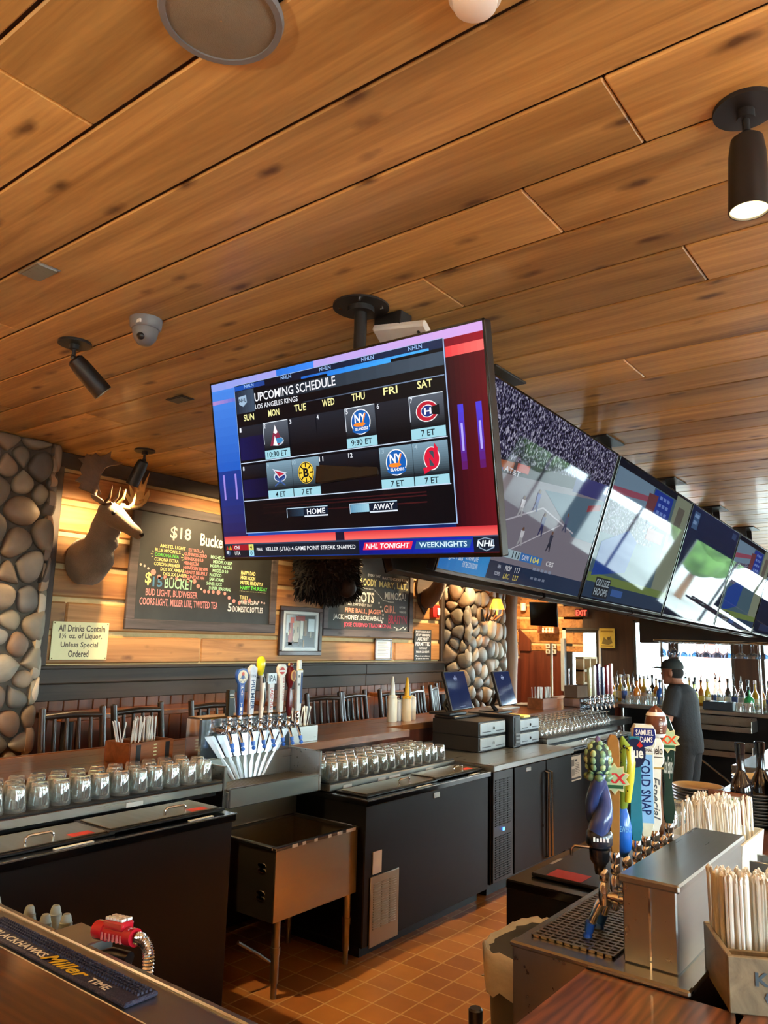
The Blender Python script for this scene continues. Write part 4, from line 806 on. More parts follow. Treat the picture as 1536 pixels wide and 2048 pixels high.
def schedule(mb, f):
    G = GLOW; R = lambda a, b, c, e, d, col: mb.rect(f, a, b, c, e, d, G, C(*col))
    D = .0008
    mb.grad(f, .005, .012, .995, .985, D*0, G, C(26, 74, 170), C(10, 18, 60), 10); mb.grad(f, .88, .012, .995, .985, D*.5, G, C(36, 8, 18), C(96, 16, 26), 8)
    mb.grad(f, .005, .5, .12, .985, D*.5, G, C(20, 54, 140), C(40, 14, 34), 10, True); mb.grad(f, .005, .012, .12, .5, D*.5, G, C(70, 130, 220), C(26, 84, 184), 10, True)
    mb.grad(f, .005, .010, .995, .05, D, G, C(130, 150, 220), C(206, 160, 220), 14); mb.grad(f, .005, .105, .115, .125, D, G, C(170, 130, 190), C(90, 110, 200), 6); mb.grad(f, .886, .085, .994, .13, D, G, C(226, 60, 66), C(240, 110, 104), 6); mb.grad(f, .30, .01, .45, .045, D*1.2, G, C(40, 110, 210), C(60, 130, 230), 6); mb.grad(f, .886, .05, .994, .085, D, G, C(120, 16, 34), C(150, 24, 40), 4)
    for x in (.917, .968): mb.grad(f, x-.008, .34, x+.008, .62, D, G, C(70, 60, 210), C(90, 20, 80), 8, True); mb.rect(f, x-.003, .42, x+.003, .54, D*1.2, G, C(170, 160, 240))
    for x in (.03, .085): mb.rect(f, x-.004, .52, x+.004, .66, D, G, C(150, 130, 210))
    mb.grad(f, .008, .866, .481, .906, D, G, C(206, 60, 66), C(240, 110, 100), 8, True); mb.grad(f, .513, .866, .993, .906, D, G, C(200, 50, 58), C(240, 104, 96), 8, True); R(.481, .866, .513, .906, D, (30, 20, 40))
    # board
    R(.113, .043, .885, .852, D*2, (150, 176, 214)); R(.115, .046, .882, .848, D*3, (7, 8, 14))
    mb.grad(f, .116, .05, .25, .075, D*4, G, C(20, 80, 180), C(30, 60, 130), 6); mb.grad(f, .25, .048, .881, .085, D*4, G, C(10, 12, 22), C(24, 40, 74), 10); mb.grad(f, .5, .085, .72, .1, D*4, G, C(30, 120, 220), C(60, 160, 240), 10); mb.grad(f, .40, .075, .84, .086, D*4.4, G, C(26, 90, 190), C(70, 170, 245), 8); mb.grad(f, .25, .10, .881, .16, D*4, G, C(8, 10, 18), C(60, 76, 92), 12); mb.grad(f, .116, .078, .20, .20, D*4, G, C(26, 34, 50), C(60, 76, 96), 6)
    for x in (.182, .341, .494, .646, .80): mb.txt(f, 'NHLN', x-.021, .050, x+.021, .068, D*6, G, C(150, 186, 236), .01)
    mb.txt(f, 'UPCOMING SCHEDULE', .203, .106, .528, .152, D*6, G, C(232, 232, 240), .012); mb.txt(f, 'LOS ANGELES KINGS', .203, .166, .381, .192, D*6, G, C(220, 222, 230), .01)
    mb.poly(f, [(.132, .11), (.166, .105), (.168, .145), (.15, .165), (.133, .15)], D*6, G, C(150, 176, 200)); mb.txt(f, 'NHL', .134, .12, .166, .14, D*7, G, C(40, 50, 70), .02)
    for i, dname in enumerate('SUN MON TUE WED THU FRI SAT'.split()): x = .171+.1083*i; mb.txt(f, dname, x-.023, .209, x+.023, .244, D*6, G, C(240, 232, 160), .014)
    X = [.120+.1078*i for i in range(8)]
    for i in range(7): mb.grad(f, X[i]+.001, .272, X[i+1]-.001, .42, D*4, G, C(30, 34, 44), C(8, 9, 14), 8, True); mb.grad(f, X[i]+.001, .484, X[i+1]-.001, .56, D*4, G, C(24, 28, 38), C(8, 9, 14), 6, True)
    mb.grad(f, X[0], .33, X[1], .455, D*4.5, G, C(18, 20, 74), C(14, 14, 50), 6); mb.grad(f, X[0], .56, X[1], .66, D*4.5, G, C(16, 18, 64), C(10, 10, 40), 6)
    R(.12, .467, .877, .4715, D*8, (190, 206, 226)); R(.12, .673, .877, .6775, D*8, (190, 206, 226)); mb.grad(f, .4, .20, .88, .205, D*5, G, C(30, 36, 50), C(120, 140, 170), 10)
    cells = {(1, 0): ('10:30 ET', 'peak', 0), (4, 0): ('9:30 ET', 'ny', 0), (6, 0): ('7 ET', 'ch', 0), (1, 1): ('4 ET', 'star', 1), (2, 1): ('7 ET', 'b', 1), (5, 1): ('7 ET', 'ny', 1), (6, 1): ('7 ET', 'nj', 1)}
    for (i, r), (tm, kd, away) in cells.items():
        y0, y1 = (.272, .415) if r == 0 else (.482, .627)
        if away: mb.grad(f, X[i]+.0006, y0, X[i+1]-.0006, y1, D*5, G, C(120, 150, 168), C(16, 20, 26), 14, True)
        else: mb.grad(f, X[i]+.001, y0, X[i+1]-.003, y1, D*5, G, C(84, 92, 104), C(12, 14, 20), 14, True); R(X[i]+.001, y0, X[i+1]-.003, y0+.004, D*6, (210, 220, 230)); R(X[i]+.001, y0, X[i]+.003, y1-.03, D*6, (210, 220, 230))
        R(X[i]+.001, y1+.004, X[i+1]-.002, y1+.05, D*5.5, (150, 200, 214)); ln = len(tm)*.0052; mb.txt(f, tm, X[i]+.053-ln, y1+.013, X[i]+.053+ln, y1+.041, D*7, G, C(14, 26, 34), .012)
        team(mb, f, kd, X[i]+.055, y0+.075, .031 if kd != 'ny' else .034, D*7)
    for n in range(14):
        i, r = n % 7, n//7; x, y = X[i]+.009, (.278 if r == 0 else .487); s = str(n+1); col = (150, 176, 190) if (i, r) in cells and cells[(i, r)][2] else (224, 228, 236)
        mb.txt(f, s, x-.0035*len(s), y, x+.0042*len(s), y+.023, D*7, G, C(*col), .01)
    for a, b, t, c0, c1 in ((.300, .462, 'HOME', (10, 12, 18), (40, 60, 80)), (.543, .706, 'AWAY', (90, 140, 170), (150, 196, 214))):
        R(a, .731, b, .735, D*6, (180, 206, 226)); R(a, .731, a+.002, .78, D*6, (180, 206, 226)); mb.grad(f, a+.003, .736, a+.068, .775, D*5, G, C(*c0), C(*c1), 8); R(a+.07, .738, b, .772, D*5, (16, 26, 44)); R(a+.07, .774, b, .781, D*6, (206, 216, 228)); mb.txt(f, t, a+.082, .741, b-.01, .769, D*7, G, C(232, 234, 240), .014)
    for y in (.70, .715, .745): mb.grad(f, .2, y, .8, y+.006, D*3.6, G, C(24, 12, 16), C(60, 20, 24), 6)
    # ticker
    mb.grad(f, .008, .91, .995, .978, D*2, G, C(20, 30, 44), C(16, 22, 36), 6); mb.grad(f, .008, .906, .995, .914, D*2.2, G, C(40, 56, 76), C(70, 84, 110), 6); R(.045, .912, .12, .943, D*3, (150, 24, 36)); R(.045, .945, .12, .975, D*3, (20, 26, 36)); R(.120, .912, .142, .943, D*3, (214, 214, 110)); R(.12, .944, .142, .976, D*3, (150, 206, 226))
    mb.txt(f, 'CHI', .055, .918, .078, .938, D*5, G, C(235, 235, 235), .012); mb.txt(f, 'UTA', .055, .95, .08, .970, D*5, G, C(235, 235, 235), .012); mb.txt(f, '4', .127, .917, .136, .939, D*5, G, C(20, 20, 20), .012); mb.txt(f, '0', .127, .949, .136, .971, D*5, G, C(20, 30, 40), .012)
    for c_, a in (((170, 40, 40), .015), ((60, 120, 60), .023), ((220, 140, 40), .030)): mb.poly(f, [(a, .94), (a+.006, .915), (a+.013, .94)], D*5, G, C(*c_))
    mb.disc(f, .026, .957, .009, .014, D*5, G, C(60, 80, 110)); mb.disc(f, .022, .954, .006, .009, D*5.4, G, C(180, 190, 200))
    mb.txt(f, 'FINAL', .157, .933, .183, .949, D*5, G, C(226, 228, 232), .012); mb.txt(f, 'KELLER (UTA): 4-GAME POINT STREAK SNAPPED', .198, .93, .552, .957, D*5, G, C(226, 228, 232), .008)
    mb.grad(f, .564, .91, .925, .978, D*3, G, C(14, 20, 120), C(20, 40, 170), 8); mb.grad(f, .925, .912, .995, .978, D*3.2, G, C(18, 26, 44), C(14, 20, 34), 4)
    mb.poly(f, [(.585, .922), (.746, .922), (.738, .958), (.577, .958)], D*4, G, C(220, 44, 70)); mb.txt(f, 'NHL TONIGHT', .588, .928, .736, .952, D*6, G, C(240, 236, 240), .02, .25)
    mb.poly(f, [(.757, .922), (.922, .922), (.914, .958), (.749, .958)], D*4, G, C(36, 80, 130)); mb.txt(f, 'WEEKNIGHTS', .765, .928, .908, .952, D*6, G, C(200, 226, 236), .02)
    mb.poly(f, [(.938, .925), (.958, .915), (.982, .925), (.982, .96), (.96, .975), (.94, .96)], D*4, G, C(130, 150, 170)); mb.poly(f, [(.941, .928), (.958, .919), (.979, .928), (.979, .957), (.96, .97), (.943, .957)], D*4.5, G, C(22, 30, 46)); mb.txt(f, 'NHL', .935, .928, .984, .954, D*6, G, C(226, 234, 240), .025, .2)
def pole_mount(mb):
    mb.cyl((2.25, 1.88, CEIL-.008), (2.25, 1.88, CEIL), .115, BLACKMETAL, seg=28); mb.cyl((2.25, 1.88, CEIL-.03), (2.25, 1.88, CEIL-.006), .055, BLACKMETAL, seg=20)
    mb.cyl((2.25, 1.88, 2.3), (2.25, 1.88, CEIL-.01), .026, BLACKMETAL, seg=18); mb.box((2.19, 1.72, 2.35), (2.30, 2.04, 2.62), BLACKMETAL, .005); mb.tube([(2.25, 1.84, 2.45), (2.22, 1.86, 2.43)], .02, BLACKMETAL)
    for a in range(4): q = (2.25+.085*math.cos(a*PI/2+.6), 1.88+.085*math.sin(a*PI/2+.6)); mb.cyl((*q, CEIL-.012), (*q, CEIL-.007), .007, CHROME, seg=8)
tv('large television on a ceiling pole showing a hockey schedule', (2.122, 2.639, 2.856), (-.038, -1.428, -.049), (.167, .038, -.774), 1.43, .795, schedule, mount=pole_mount)
t = thing('wifi_box', 'white plastic box with a cable clipped behind the television pole at the ceiling', 'wifi box', (2.42, 1.86, 2.98))
xf = Matrix.Translation((2.40, 1.80, 3.0)) @ Matrix.Rotation(.35, 4, 'Y') @ Matrix.Rotation(.2, 4, 'Z'); MB().box((-.05, -.14, -.016), (.05, .10, .016), WHITE, .008, xf=xf).build('case', t, smooth=30)
mb = MB(); mb.box((2.36, 1.76, 3.01), (2.44, 1.9, CEIL), BLACKMETAL, .004); mb.build('bracket', t); mb = MB(); mb.tube([(2.40, 1.70, 2.985), (2.41, 1.69, 2.95), (2.45, 1.70, 2.90), (2.46, 1.73, 2.83)], .006, BLACKPLASTIC); mb.build('cable', t)
# the row of back-to-back televisions over the bar
RY, TILT, DROOP, STEP = .018, .304, .020, 1.48
rex = V((math.cos(RY)*math.cos(DROOP), math.sin(RY)*math.cos(DROOP), -math.sin(DROOP))); rn0 = V((-math.sin(RY), math.cos(RY), 0)); rdn = rex.cross(rn0)
rdn = rdn if rdn.z < 0 else -rdn
rdv = math.cos(TILT)*rdn+math.sin(TILT)*rn0; rbv = math.cos(TILT)*rdn-math.sin(TILT)*rn0; R0 = V((2.558, 1.449, 2.81)); RW, RH = 1.45, .8265
def crowd_mat():
    m, N, L, b = new('broadcast_crowd'); co = coords(N, L, (95, 95, 60)); nz = N.new('ShaderNodeTexNoise'); nz.inputs['Scale'].default_value = 1; nz.inputs['Detail'].default_value = 4; L.new(co, nz.inputs['Vector'])
    rp = N.new('ShaderNodeValToRGB'); e = rp.color_ramp.elements; e[0].position = .44; e[0].color = (*C(22, 22, 36), 1); e[1].position = .70; e[1].color = (*C(206, 204, 222), 1)
    q = rp.color_ramp.elements.new(.52); q.color = (*C(66, 60, 96), 1); L.new(nz.outputs['Fac'], rp.inputs[0]); L.new(rp.outputs[0], b.inputs['Emission Color']); b.inputs['Emission Strength'].default_value = .30; b.inputs['Base Color'].default_value = (.004, .004, .005, 1); b.inputs['Specular IOR Level'].default_value = .035; b.inputs['Roughness'].default_value = .03; return m
CROWD = crowd_mat(); RG = ROWGLOW
def basketball(mb, f):
    R = lambda a, b, c, e, d, col: mb.rect(f, a, b, c, e, d, RG, C(*col)); D = .0005
    R(.006, .01, .994, .98, 0, (128, 122, 134)); mb.poly(f, [(.006, .01), (.994, .01), (.994, .27), (.006, .42)], D, CROWD, (0, 0, 0))
    mb.poly(f, [(.006, .385), (.7, .275), (.7, .345), (.006, .46)], D*2, RG, C(40, 36, 52)); mb.poly(f, [(.15, .37), (.26, .352), (.26, .40), (.15, .42)], D*3, RG, C(170, 96, 60)); mb.poly(f, [(.28, .345), (.36, .335), (.36, .38), (.28, .39)], D*3, RG, C(190, 80, 70)); mb.poly(f, [(.12, .415), (.2, .40), (.2, .43), (.12, .445)], D*3, RG, C(40, 110, 200)); mb.txt(f, 'AT&T', .21, .385, .31, .415, D*4, RG, C(220, 220, 230), .02)
    mb.poly(f, [(.7, .26), (.994, .22), (.994, .33), (.7, .36)], D*2, RG, C(60, 60, 120)); mb.poly(f, [(.5, .42), (.994, .33), (.994, .62), (.8, .62)], D*2, RG, C(84, 110, 130)); mb.poly(f, [(.86, .40), (.97, .36), (.97, .40), (.86, .44)], D*3, RG, C(150, 50, 60))
    for (u, v, h_, c) in ((.08, .47, .08, (70, 60, 160)), (.47, .50, .11, (60, 66, 150)), (.55, .62, .12, (70, 70, 120)), (.38, .56, .1, (220, 220, 226)), (.64, .70, .11, (60, 62, 80)), (.43, .72, .09, (210, 210, 216)), (.72, .56, .1, (90, 96, 130))):
        mb.disc(f, u, v-h_*.55, .007, .013, D*4, RG, C(110, 80, 66)); mb.poly(f, [(u-.013, v-h_*.45), (u+.013, v-h_*.45), (u+.01, v), (u-.01, v)], D*4, RG, C(*c)); mb.poly(f, [(u-.01, v), (u+.01, v), (u+.016, v+h_*.5), (u+.008, v+h_*.5), (u, v+.02), (u-.012, v+h_*.5), (u-.018, v+h_*.5)], D*4, RG, C(*[x*.8 for x in c]))
    mb.line(f, [(.1, .78), (.52, .52), (.8, .6)], .008, D*3, RG, C(190, 186, 196)); mb.line(f, [(.3, .86), (.68, .58)], .006, D*3, RG, C(190, 186, 196))
    R(.30, .80, .46, .848, D*4, (170, 196, 206)); R(.46, .80, .62, .848, D*4, (60, 120, 190)); mb.txt(f, 'DEN', .33, .81, .38, .838, D*5, RG, C(20, 40, 70)); mb.txt(f, '111', .405, .806, .45, .842, D*5, RG, C(16, 20, 30), .02); mb.txt(f, 'DEN', .475, .81, .52, .838, D*5, RG, C(230, 230, 240)); mb.txt(f, '104', .535, .806, .60, .842, D*5, RG, C(230, 220, 120), .02); mb.txt(f, 'CBS', .655, .808, .715, .838, D*5, RG, C(226, 226, 230), .02)
    mb.grad(f, .006, .88, .994, .98, D*4, RG, C(30, 44, 70), C(40, 56, 84), 6); mb.grad(f, .006, .86, .277, .98, D*5, RG, C(20, 120, 206), C(40, 150, 226), 6)
    mb.txt(f, 'League Pass', .02, .89, .125, .93, D*6, RG, C(226, 240, 250)); mb.txt(f, 'STREAM LIVE', .14, .88, .21, .91, D*6, RG, C(226, 240, 250)); mb.txt(f, 'FOR THE COUNTDOWN', .13, .92, .215, .95, D*6, RG, C(226, 240, 250))
    mb.txt(f, 'NBA', .335, .895, .355, .915, D*6, RG, C(200, 206, 220)); mb.txt(f, 'SCORES', .325, .935, .36, .955, D*6, RG, C(200, 206, 220)); mb.txt(f, 'NOP', .385, .89, .425, .92, D*6, RG, C(235, 235, 240)); mb.txt(f, '117', .45, .89, .485, .92, D*6, RG, C(235, 235, 240)); mb.txt(f, 'LAC', .385, .935, .425, .965, D*6, RG, C(226, 206, 100)); mb.txt(f, '137', .45, .935, .485, .965, D*6, RG, C(226, 206, 100))
    [mb.rect(f, .57+i*.03, .865, .592+i*.03, .882, D*6, RG, C(140, 150, 172)) for i in range(5)]; [mb.rect(f, .57+i*.03, .922, .59+i*.03, .937, D*6, RG, C(120, 130, 152)) for i in range(4)]
def hoops(mb, f):
    R = lambda a, b, c, e, d, col: mb.rect(f, a, b, c, e, d, RG, C(*col)); D = .0005
    R(.006, .01, .994, .98, 0, (14, 20, 34)); R(.01, .06, .76, .97, D, (70, 96, 110)); mb.poly(f, [(.01, .06), (.45, .06), (.45, .36), (.01, .44)], D*2, RG, C(112, 138, 160)); mb.poly(f, [(.01, .20), (.45, .14), (.45, .18), (.01, .25)], D*3, RG, C(150, 76, 96)); mb.poly(f, [(.02, .30), (.6, .22), (.6, .5), (.02, .52)], D*2.5, CROWD, (0, 0, 0))
    R(.46, .07, .72, .34, D*4, (30, 56, 150)); mb.poly(f, [(.40, .12), (.52, .11), (.5, .3), (.4, .3)], D*4.5, RG, C(110, 60, 66)); [mb.rect(f, .54+.05*(i % 3), .10+.055*(i//3), .575+.05*(i % 3), .125+.055*(i//3), D*5, RG, C(110, 136, 206)) for i in range(12)]; R(.5, .36, .72, .45, D*4, (150, 44, 44)); R(.76, .02, .994, .97, D, (128, 136, 116)); mb.poly(f, [(.82, .1), (.92, .1), (.9, .4), (.8, .4)], D*2, RG, C(96, 92, 84))
    mb.poly(f, [(.05, .58), (.30, .44), (.42, .5), (.38, .74), (.04, .82)], D*3, RG, C(30, 66, 150)); R(.01, .80, .994, .86, D*3, (110, 130, 70)); R(.01, .86, .994, .97, D*3, (40, 60, 86)); R(.10, .82, .26, .96, D*5, (40, 44, 50)); mb.txt(f, 'COLLEGE', .11, .83, .25, .88, D*6, RG, C(170, 186, 196)); mb.txt(f, 'HOOPS', .11, .895, .25, .945, D*6, RG, C(170, 186, 196)); mb.rect(f, .29, .88, .42, .93, D*6, RG, C(60, 96, 160))
def dark_game(mb, f):
    R = lambda a, b, c, e, d, col: mb.rect(f, a, b, c, e, d, RG, C(*col)); D = .0005
    mb.grad(f, .006, .01, .994, .98, 0, RG, C(26, 40, 74), C(16, 24, 44), 10, True); R(.06, .05, .16, .2, D, (60, 90, 130)); mb.rect(f, .07, .07, .15, .10, D*2, RG, C(120, 150, 190)); mb.rect(f, .07, .13, .13, .16, D*2, RG, C(120, 150, 190)); R(.85, .04, .94, .1, D, (50, 70, 110)); R(.2, .86, .8, .94, D, (36, 50, 84))
def row_mount(mb, i):
    c = R0+rex*(STEP*i+.72)
    mb.box((c.x-.16, c.y+.28, CEIL-.012), (c.x+.16, c.y+.50, CEIL), BLACKMETAL, .003)
    for s in (-.13, .13):
        f = Fr((c.x+s, c.y+.30, CEIL-.012), (0, 1, 0), (0, 0, -1)); mb.prism(f, [(.06, 0), (.2, 0), (.115, .16), (.11, .66), (.06, .66), (.055, .16)], -.004, .004, BLACKMETAL)
    mb.box((c.x-.16, c.y+.2, 2.35), (c.x+.16, c.y+.44, 2.47), BLACKMETAL, .004)
names = ['television showing a basketball game, directly behind the hockey schedule screen', 'television with a college hoops broadcast, second in the row over the bar', 'dark navy television, third in the row over the bar', 'television with a grey sports broadcast, fourth in the row over the bar', 'dark television, fifth in the row over the bar']
for i, (nm, dr) in enumerate(zip(names, (basketball, hoops, dark_game, hoops, dark_game))):
    tv(nm, R0+rex*STEP*i, rex, rdv, RW, RH, dr, mount=lambda mb, i=i: row_mount(mb, i))
    # its twin on the other side of the row: screen towards the back wall
    b0 = R0+rex*(STEP*i+RW)+rn0*(2*RH*math.sin(TILT)+.24)
    tv('back-to-back television facing the log wall, %s in the row over the bar' % ('first', 'second', 'third', 'fourth', 'fifth')[i], b0, -rex, rbv, RW, RH, dark_game)
# ------------------------------------------------------------------ things on the ceiling
def spot(label, at, aim, lit=True, power=60, cone=62, L=.20, r=.047, blend=.6):
    at = V((at[0], at[1], CEIL)); d = (V(aim)-V((at.x, at.y, CEIL-.12))).normalized()
    t = thing('ceiling_spotlight', label, 'spotlight', at)
    mb = MB(); mb.cyl(at-V((0, 0, .012)), at, .075, BLACKMETAL, seg=28); mb.cyl(at-V((0, 0, .035)), at-V((0, 0, .012)), .022, BLACKMETAL, seg=14); mb.build('canopy', t, smooth=30)
    j = at-V((0, 0, .075)); mb = MB(); mb.cyl(at-V((0, 0, .03)), j, .009, BLACKMETAL); mb.ell(j, (.014, .014, .014), BLACKMETAL, 10, 6); mb.build('knuckle', t)
    s = j+d*.005+V((0, 0, 0)); e = s+d*L; mb = MB(); x, y, dd = axes(d)
    rg = lambda p, q: [p+(x*math.cos(2*PI*k/28)+y*math.sin(2*PI*k/28))*q for k in range(28)]
    mb.loft([rg(s, r*.55), rg(s+d*.01, r*.8), rg(s+d*.05, r*.92), rg(e, r), rg(e, r*.93), rg(e-d*.05, r*.86)], BLACKMETAL, False); mb.loft([rg(s, r*.55), rg(s-d*.001, r*.1)], BLACKMETAL); mb.build('can', t, smooth=30)
    mb = MB(); mb.loft([rg(e-d*.004, r*.93), rg(e-d*.045, r*.62)], SPOTRIM, False); mb.build('reflector', t)
    mb = MB(); mb.cyl(e-d*.05, e-d*.046, r*.8, BULB if lit else WHITE, seg=20); mb.build('lamp_face', t, label='glowing lamp face' if lit else None)
    if lit: lamp('spot_beam', 'SPOT', e-d*.03, e+d, power, WARM, spot=cone, blend=blend, rad=.03)
    return t
BULB = pm('lit_bulb', (255, 236, 196), .4, emit=14, var=0); SPOTRIM = pm('cream_reflector', (232, 216, 178), .3, emit=.25, var=0)
spot('black lit ceiling spotlight hanging straight down, closest to the near beer tower', (1.888, .354), (1.86, .40, 0), True, 26, 80)
spot('black ceiling spotlight beside the dome camera, tilted towards the taps', (1.804, 3.243), (2.35, 3.05, 2.4), True, 110, 70)
spot('black ceiling spotlight lighting the deer head', (3.278, 4.771), (3.17, 5.14, 2.2), True, 64, 125)
for nm, x, y, tx, ty, pw, cn in (('left arm of the bar, added unseen', .2, 3.2, .3, 3.3, 150, 110), ('near seating, added unseen', .3, -1.2, .3, -1, 80, 110), ('right-hand stools, added unseen', 3.0, -1.0, 3.0, -.8, 90, 110), ('far right stools, added unseen', 6.0, -1.2, 6.0, -1, 150, 110), ('rear seating, added unseen', -1.5, 1.0, -1.4, 1.2, 150, 110), ('service floor behind the schedule television', 3.4, 2.0, 3.35, 1.58, 2300, 40), ('far corner by the exit, added unseen', 12.0, 6.2, 12.4, 6.5, 150, 130), ('second chalkboard, added unseen', 5.9, 4.7, 5.95, 5.2, 119, 120), ('first chalkboard, added unseen', 4.6, 4.4, 4.5, 5.4, 48, 110), ('small deer head, added unseen', 8.0, 4.55, 8.0, 5.0, 80, 110), ('order screens, added unseen', 6.0, 2.75, 6.0, 2.9, 110, 100), ('tables at the left end, added unseen', 1.0, 4.6, 1.3, 5.1, 120, 110)):  # unseen fill spots added for brightness; the service-floor one follows its light pool
    spot('black ceiling spotlight over the %s' % nm, (x, y), (tx, ty, 2.1 if ty > 4.9 else 0), True, pw, cn) if pw < 2000 else spot('black ceiling spotlight over the %s' % nm, (x, y), (tx, ty, 0), True, pw, cn, blend=.2)
t = thing('security_camera', 'grey dome security camera on the ceiling boards', 'camera', (1.836, 2.737, CEIL)); o = V((1.836, 2.737, CEIL))
mb = MB(); mb.lathe(o-V((0, 0, .045)), [(.058, 0), (.066, .01), (.07, .045)], GREYPL, seg=28); mb.build('base', t); mb = MB(); mb.lathe(o-V((0, 0, .115)), [(.004, 0), (.030, .006), (.047, .028), (.054, .055), (.055, .075)], GREYPL, seg=28); mb.build('dome', t, smooth=60)
mb = MB(); q = o+V((-.034, -.02, -.088)); mb.ell(q, (.018, .018, .016), BLACKPLASTIC, 12, 8); mb.build('lens', t); mb = MB(); mb.box(o+V((-.062, -.045, -.04)), o+V((-.054, -.02, -.024)), STICK); mb.build('label', t)
for lb, x, y in (('square metal cover plate on the ceiling at the left', 1.328, 2.692), ('small dark cover plate on the ceiling above the deer', 2.631, 3.531)):
    mb = MB(); mb.box((x-.045, y-.075, CEIL-.005), (x+.045, y+.075, CEIL), STEELX if x < 2 else BLACKMETAL, .002); mb.box((x-.036, y-.064, CEIL-.008), (x+.036, y+.064, CEIL-.005), STEELX if x < 2 else BLACKMETAL); single(mb, 'cover_plate', lb, 'cover plate', (x, y, CEIL))
t = thing('ceiling_speaker', 'large round grey speaker grille recessed in the ceiling', 'speaker', (.93, 1.20, CEIL)); GR = pm('speaker_grille', (112, 104, 88), .6, bump=.5, bscale=400)
mb = MB(); mb.lathe((.93, 1.20, CEIL-.012), [(.118, .004), (.118, 0), (.132, 0), (.136, .012)], GREYPL, seg=40, cap=False); mb.build('rim', t); mb = MB(); mb.lathe((.93, 1.20, CEIL-.011), [(.002, -.003), (.08, -.001), (.118, .003)], GR, seg=40, cap=False); mb.build('grille', t)
t = thing('smoke_detector', 'white round smoke detector at the top edge of the ceiling', 'smoke detector', (1.205, .725, CEIL)); mb = MB(); mb.lathe((1.205, .725, CEIL-.035), [(.002, 0), (.03, .001), (.045, .008), (.05, .035)], WHITE, seg=28); mb.build('cover', t); mb = MB(); mb.cyl((1.205, .725, CEIL-.006), (1.205, .725, CEIL), .056, WHITE, seg=28); mb.build('base', t)
SHADE = pm('cream_drum_shade', (232, 214, 176), .7, emit=.8, ecol=(255, 214, 150), var=.02)
for nm, x, y in (('behind the near seating', -1.2, 1.6), ('over the near stools', .6, -1.9), ('over the right-hand tables', 3.6, -2.3), ('over the far right tables', 7.2, -2.6), ('by the rear wall', -2.8, -1.5), ('at the rear left', -1.8, 4.0)):  # unseen pendants added to brighten the ceiling and room
    t = thing('added_pendant_lamp', 'added unseen cream drum pendant lamp %s' % nm, 'pendant lamp', (x, y, CEIL)); m_ = MB(); m_.cyl((x, y, 2.45), (x, y, CEIL), .008, BLACKMETAL); m_.cyl((x, y, CEIL-.02), (x, y, CEIL), .06, BLACKMETAL, seg=20); m_.build('stem', t)
    m_ = MB(); m_.lathe((x, y, 2.25), [(.19, 0), (.18, .22)], SHADE, seg=28, cap=False); m_.build('lamp_shade', t); m_ = MB(); m_.ell((x, y, 2.37), (.035, .035, .05), BULB, 12, 8); m_.build('bulb', t)
    lamp('added_pendant_fill', 'POINT', (x, y, 2.44), (x, y, 0), 88, (1, .84, .60) if y > -1 else (1, .93, .82), rad=.05)
# ------------------------------------------------------------------ boards and signs on the log wall
WY = 5.378
def framed(name, label, cat, x0, x1, z0, z1, fw, fm, face, draw, d=.03, y=WY):
    t = thing(name, label, cat, ((x0+x1)/2, y, z0)); mb = MB()
    mb.box((x0, y-d, z1-fw), (x1, y, z1), fm, .005, rc()); mb.box((x0, y-d, z0), (x1, y, z0+fw), fm, .005, rc()); mb.box((x0, y-d, z0+fw), (x0+fw, y, z1-fw), fm, .005, rc()); mb.box((x1-fw, y-d, z0+fw), (x1, y, z1-fw), fm, .005, rc())
    mb.build('frame', t, smooth=25); MB().box((x0+fw*.9, y-d*.45, z0+fw*.9), (x1-fw*.9, y-.002, z1-fw*.9), face).build('panel', t)
    f = Fr((x0+fw, y-d*.45-.0008, z1-fw), (1, 0, 0), (0, 0, -1), x1-x0-2*fw, z1-z0-2*fw); mb = MB(); draw(mb, f); mb.build('lettering', t, smooth=0); return t
SLATE = pm('chalkboard_black', (46, 48, 47), .55, var=.2, scale=5)
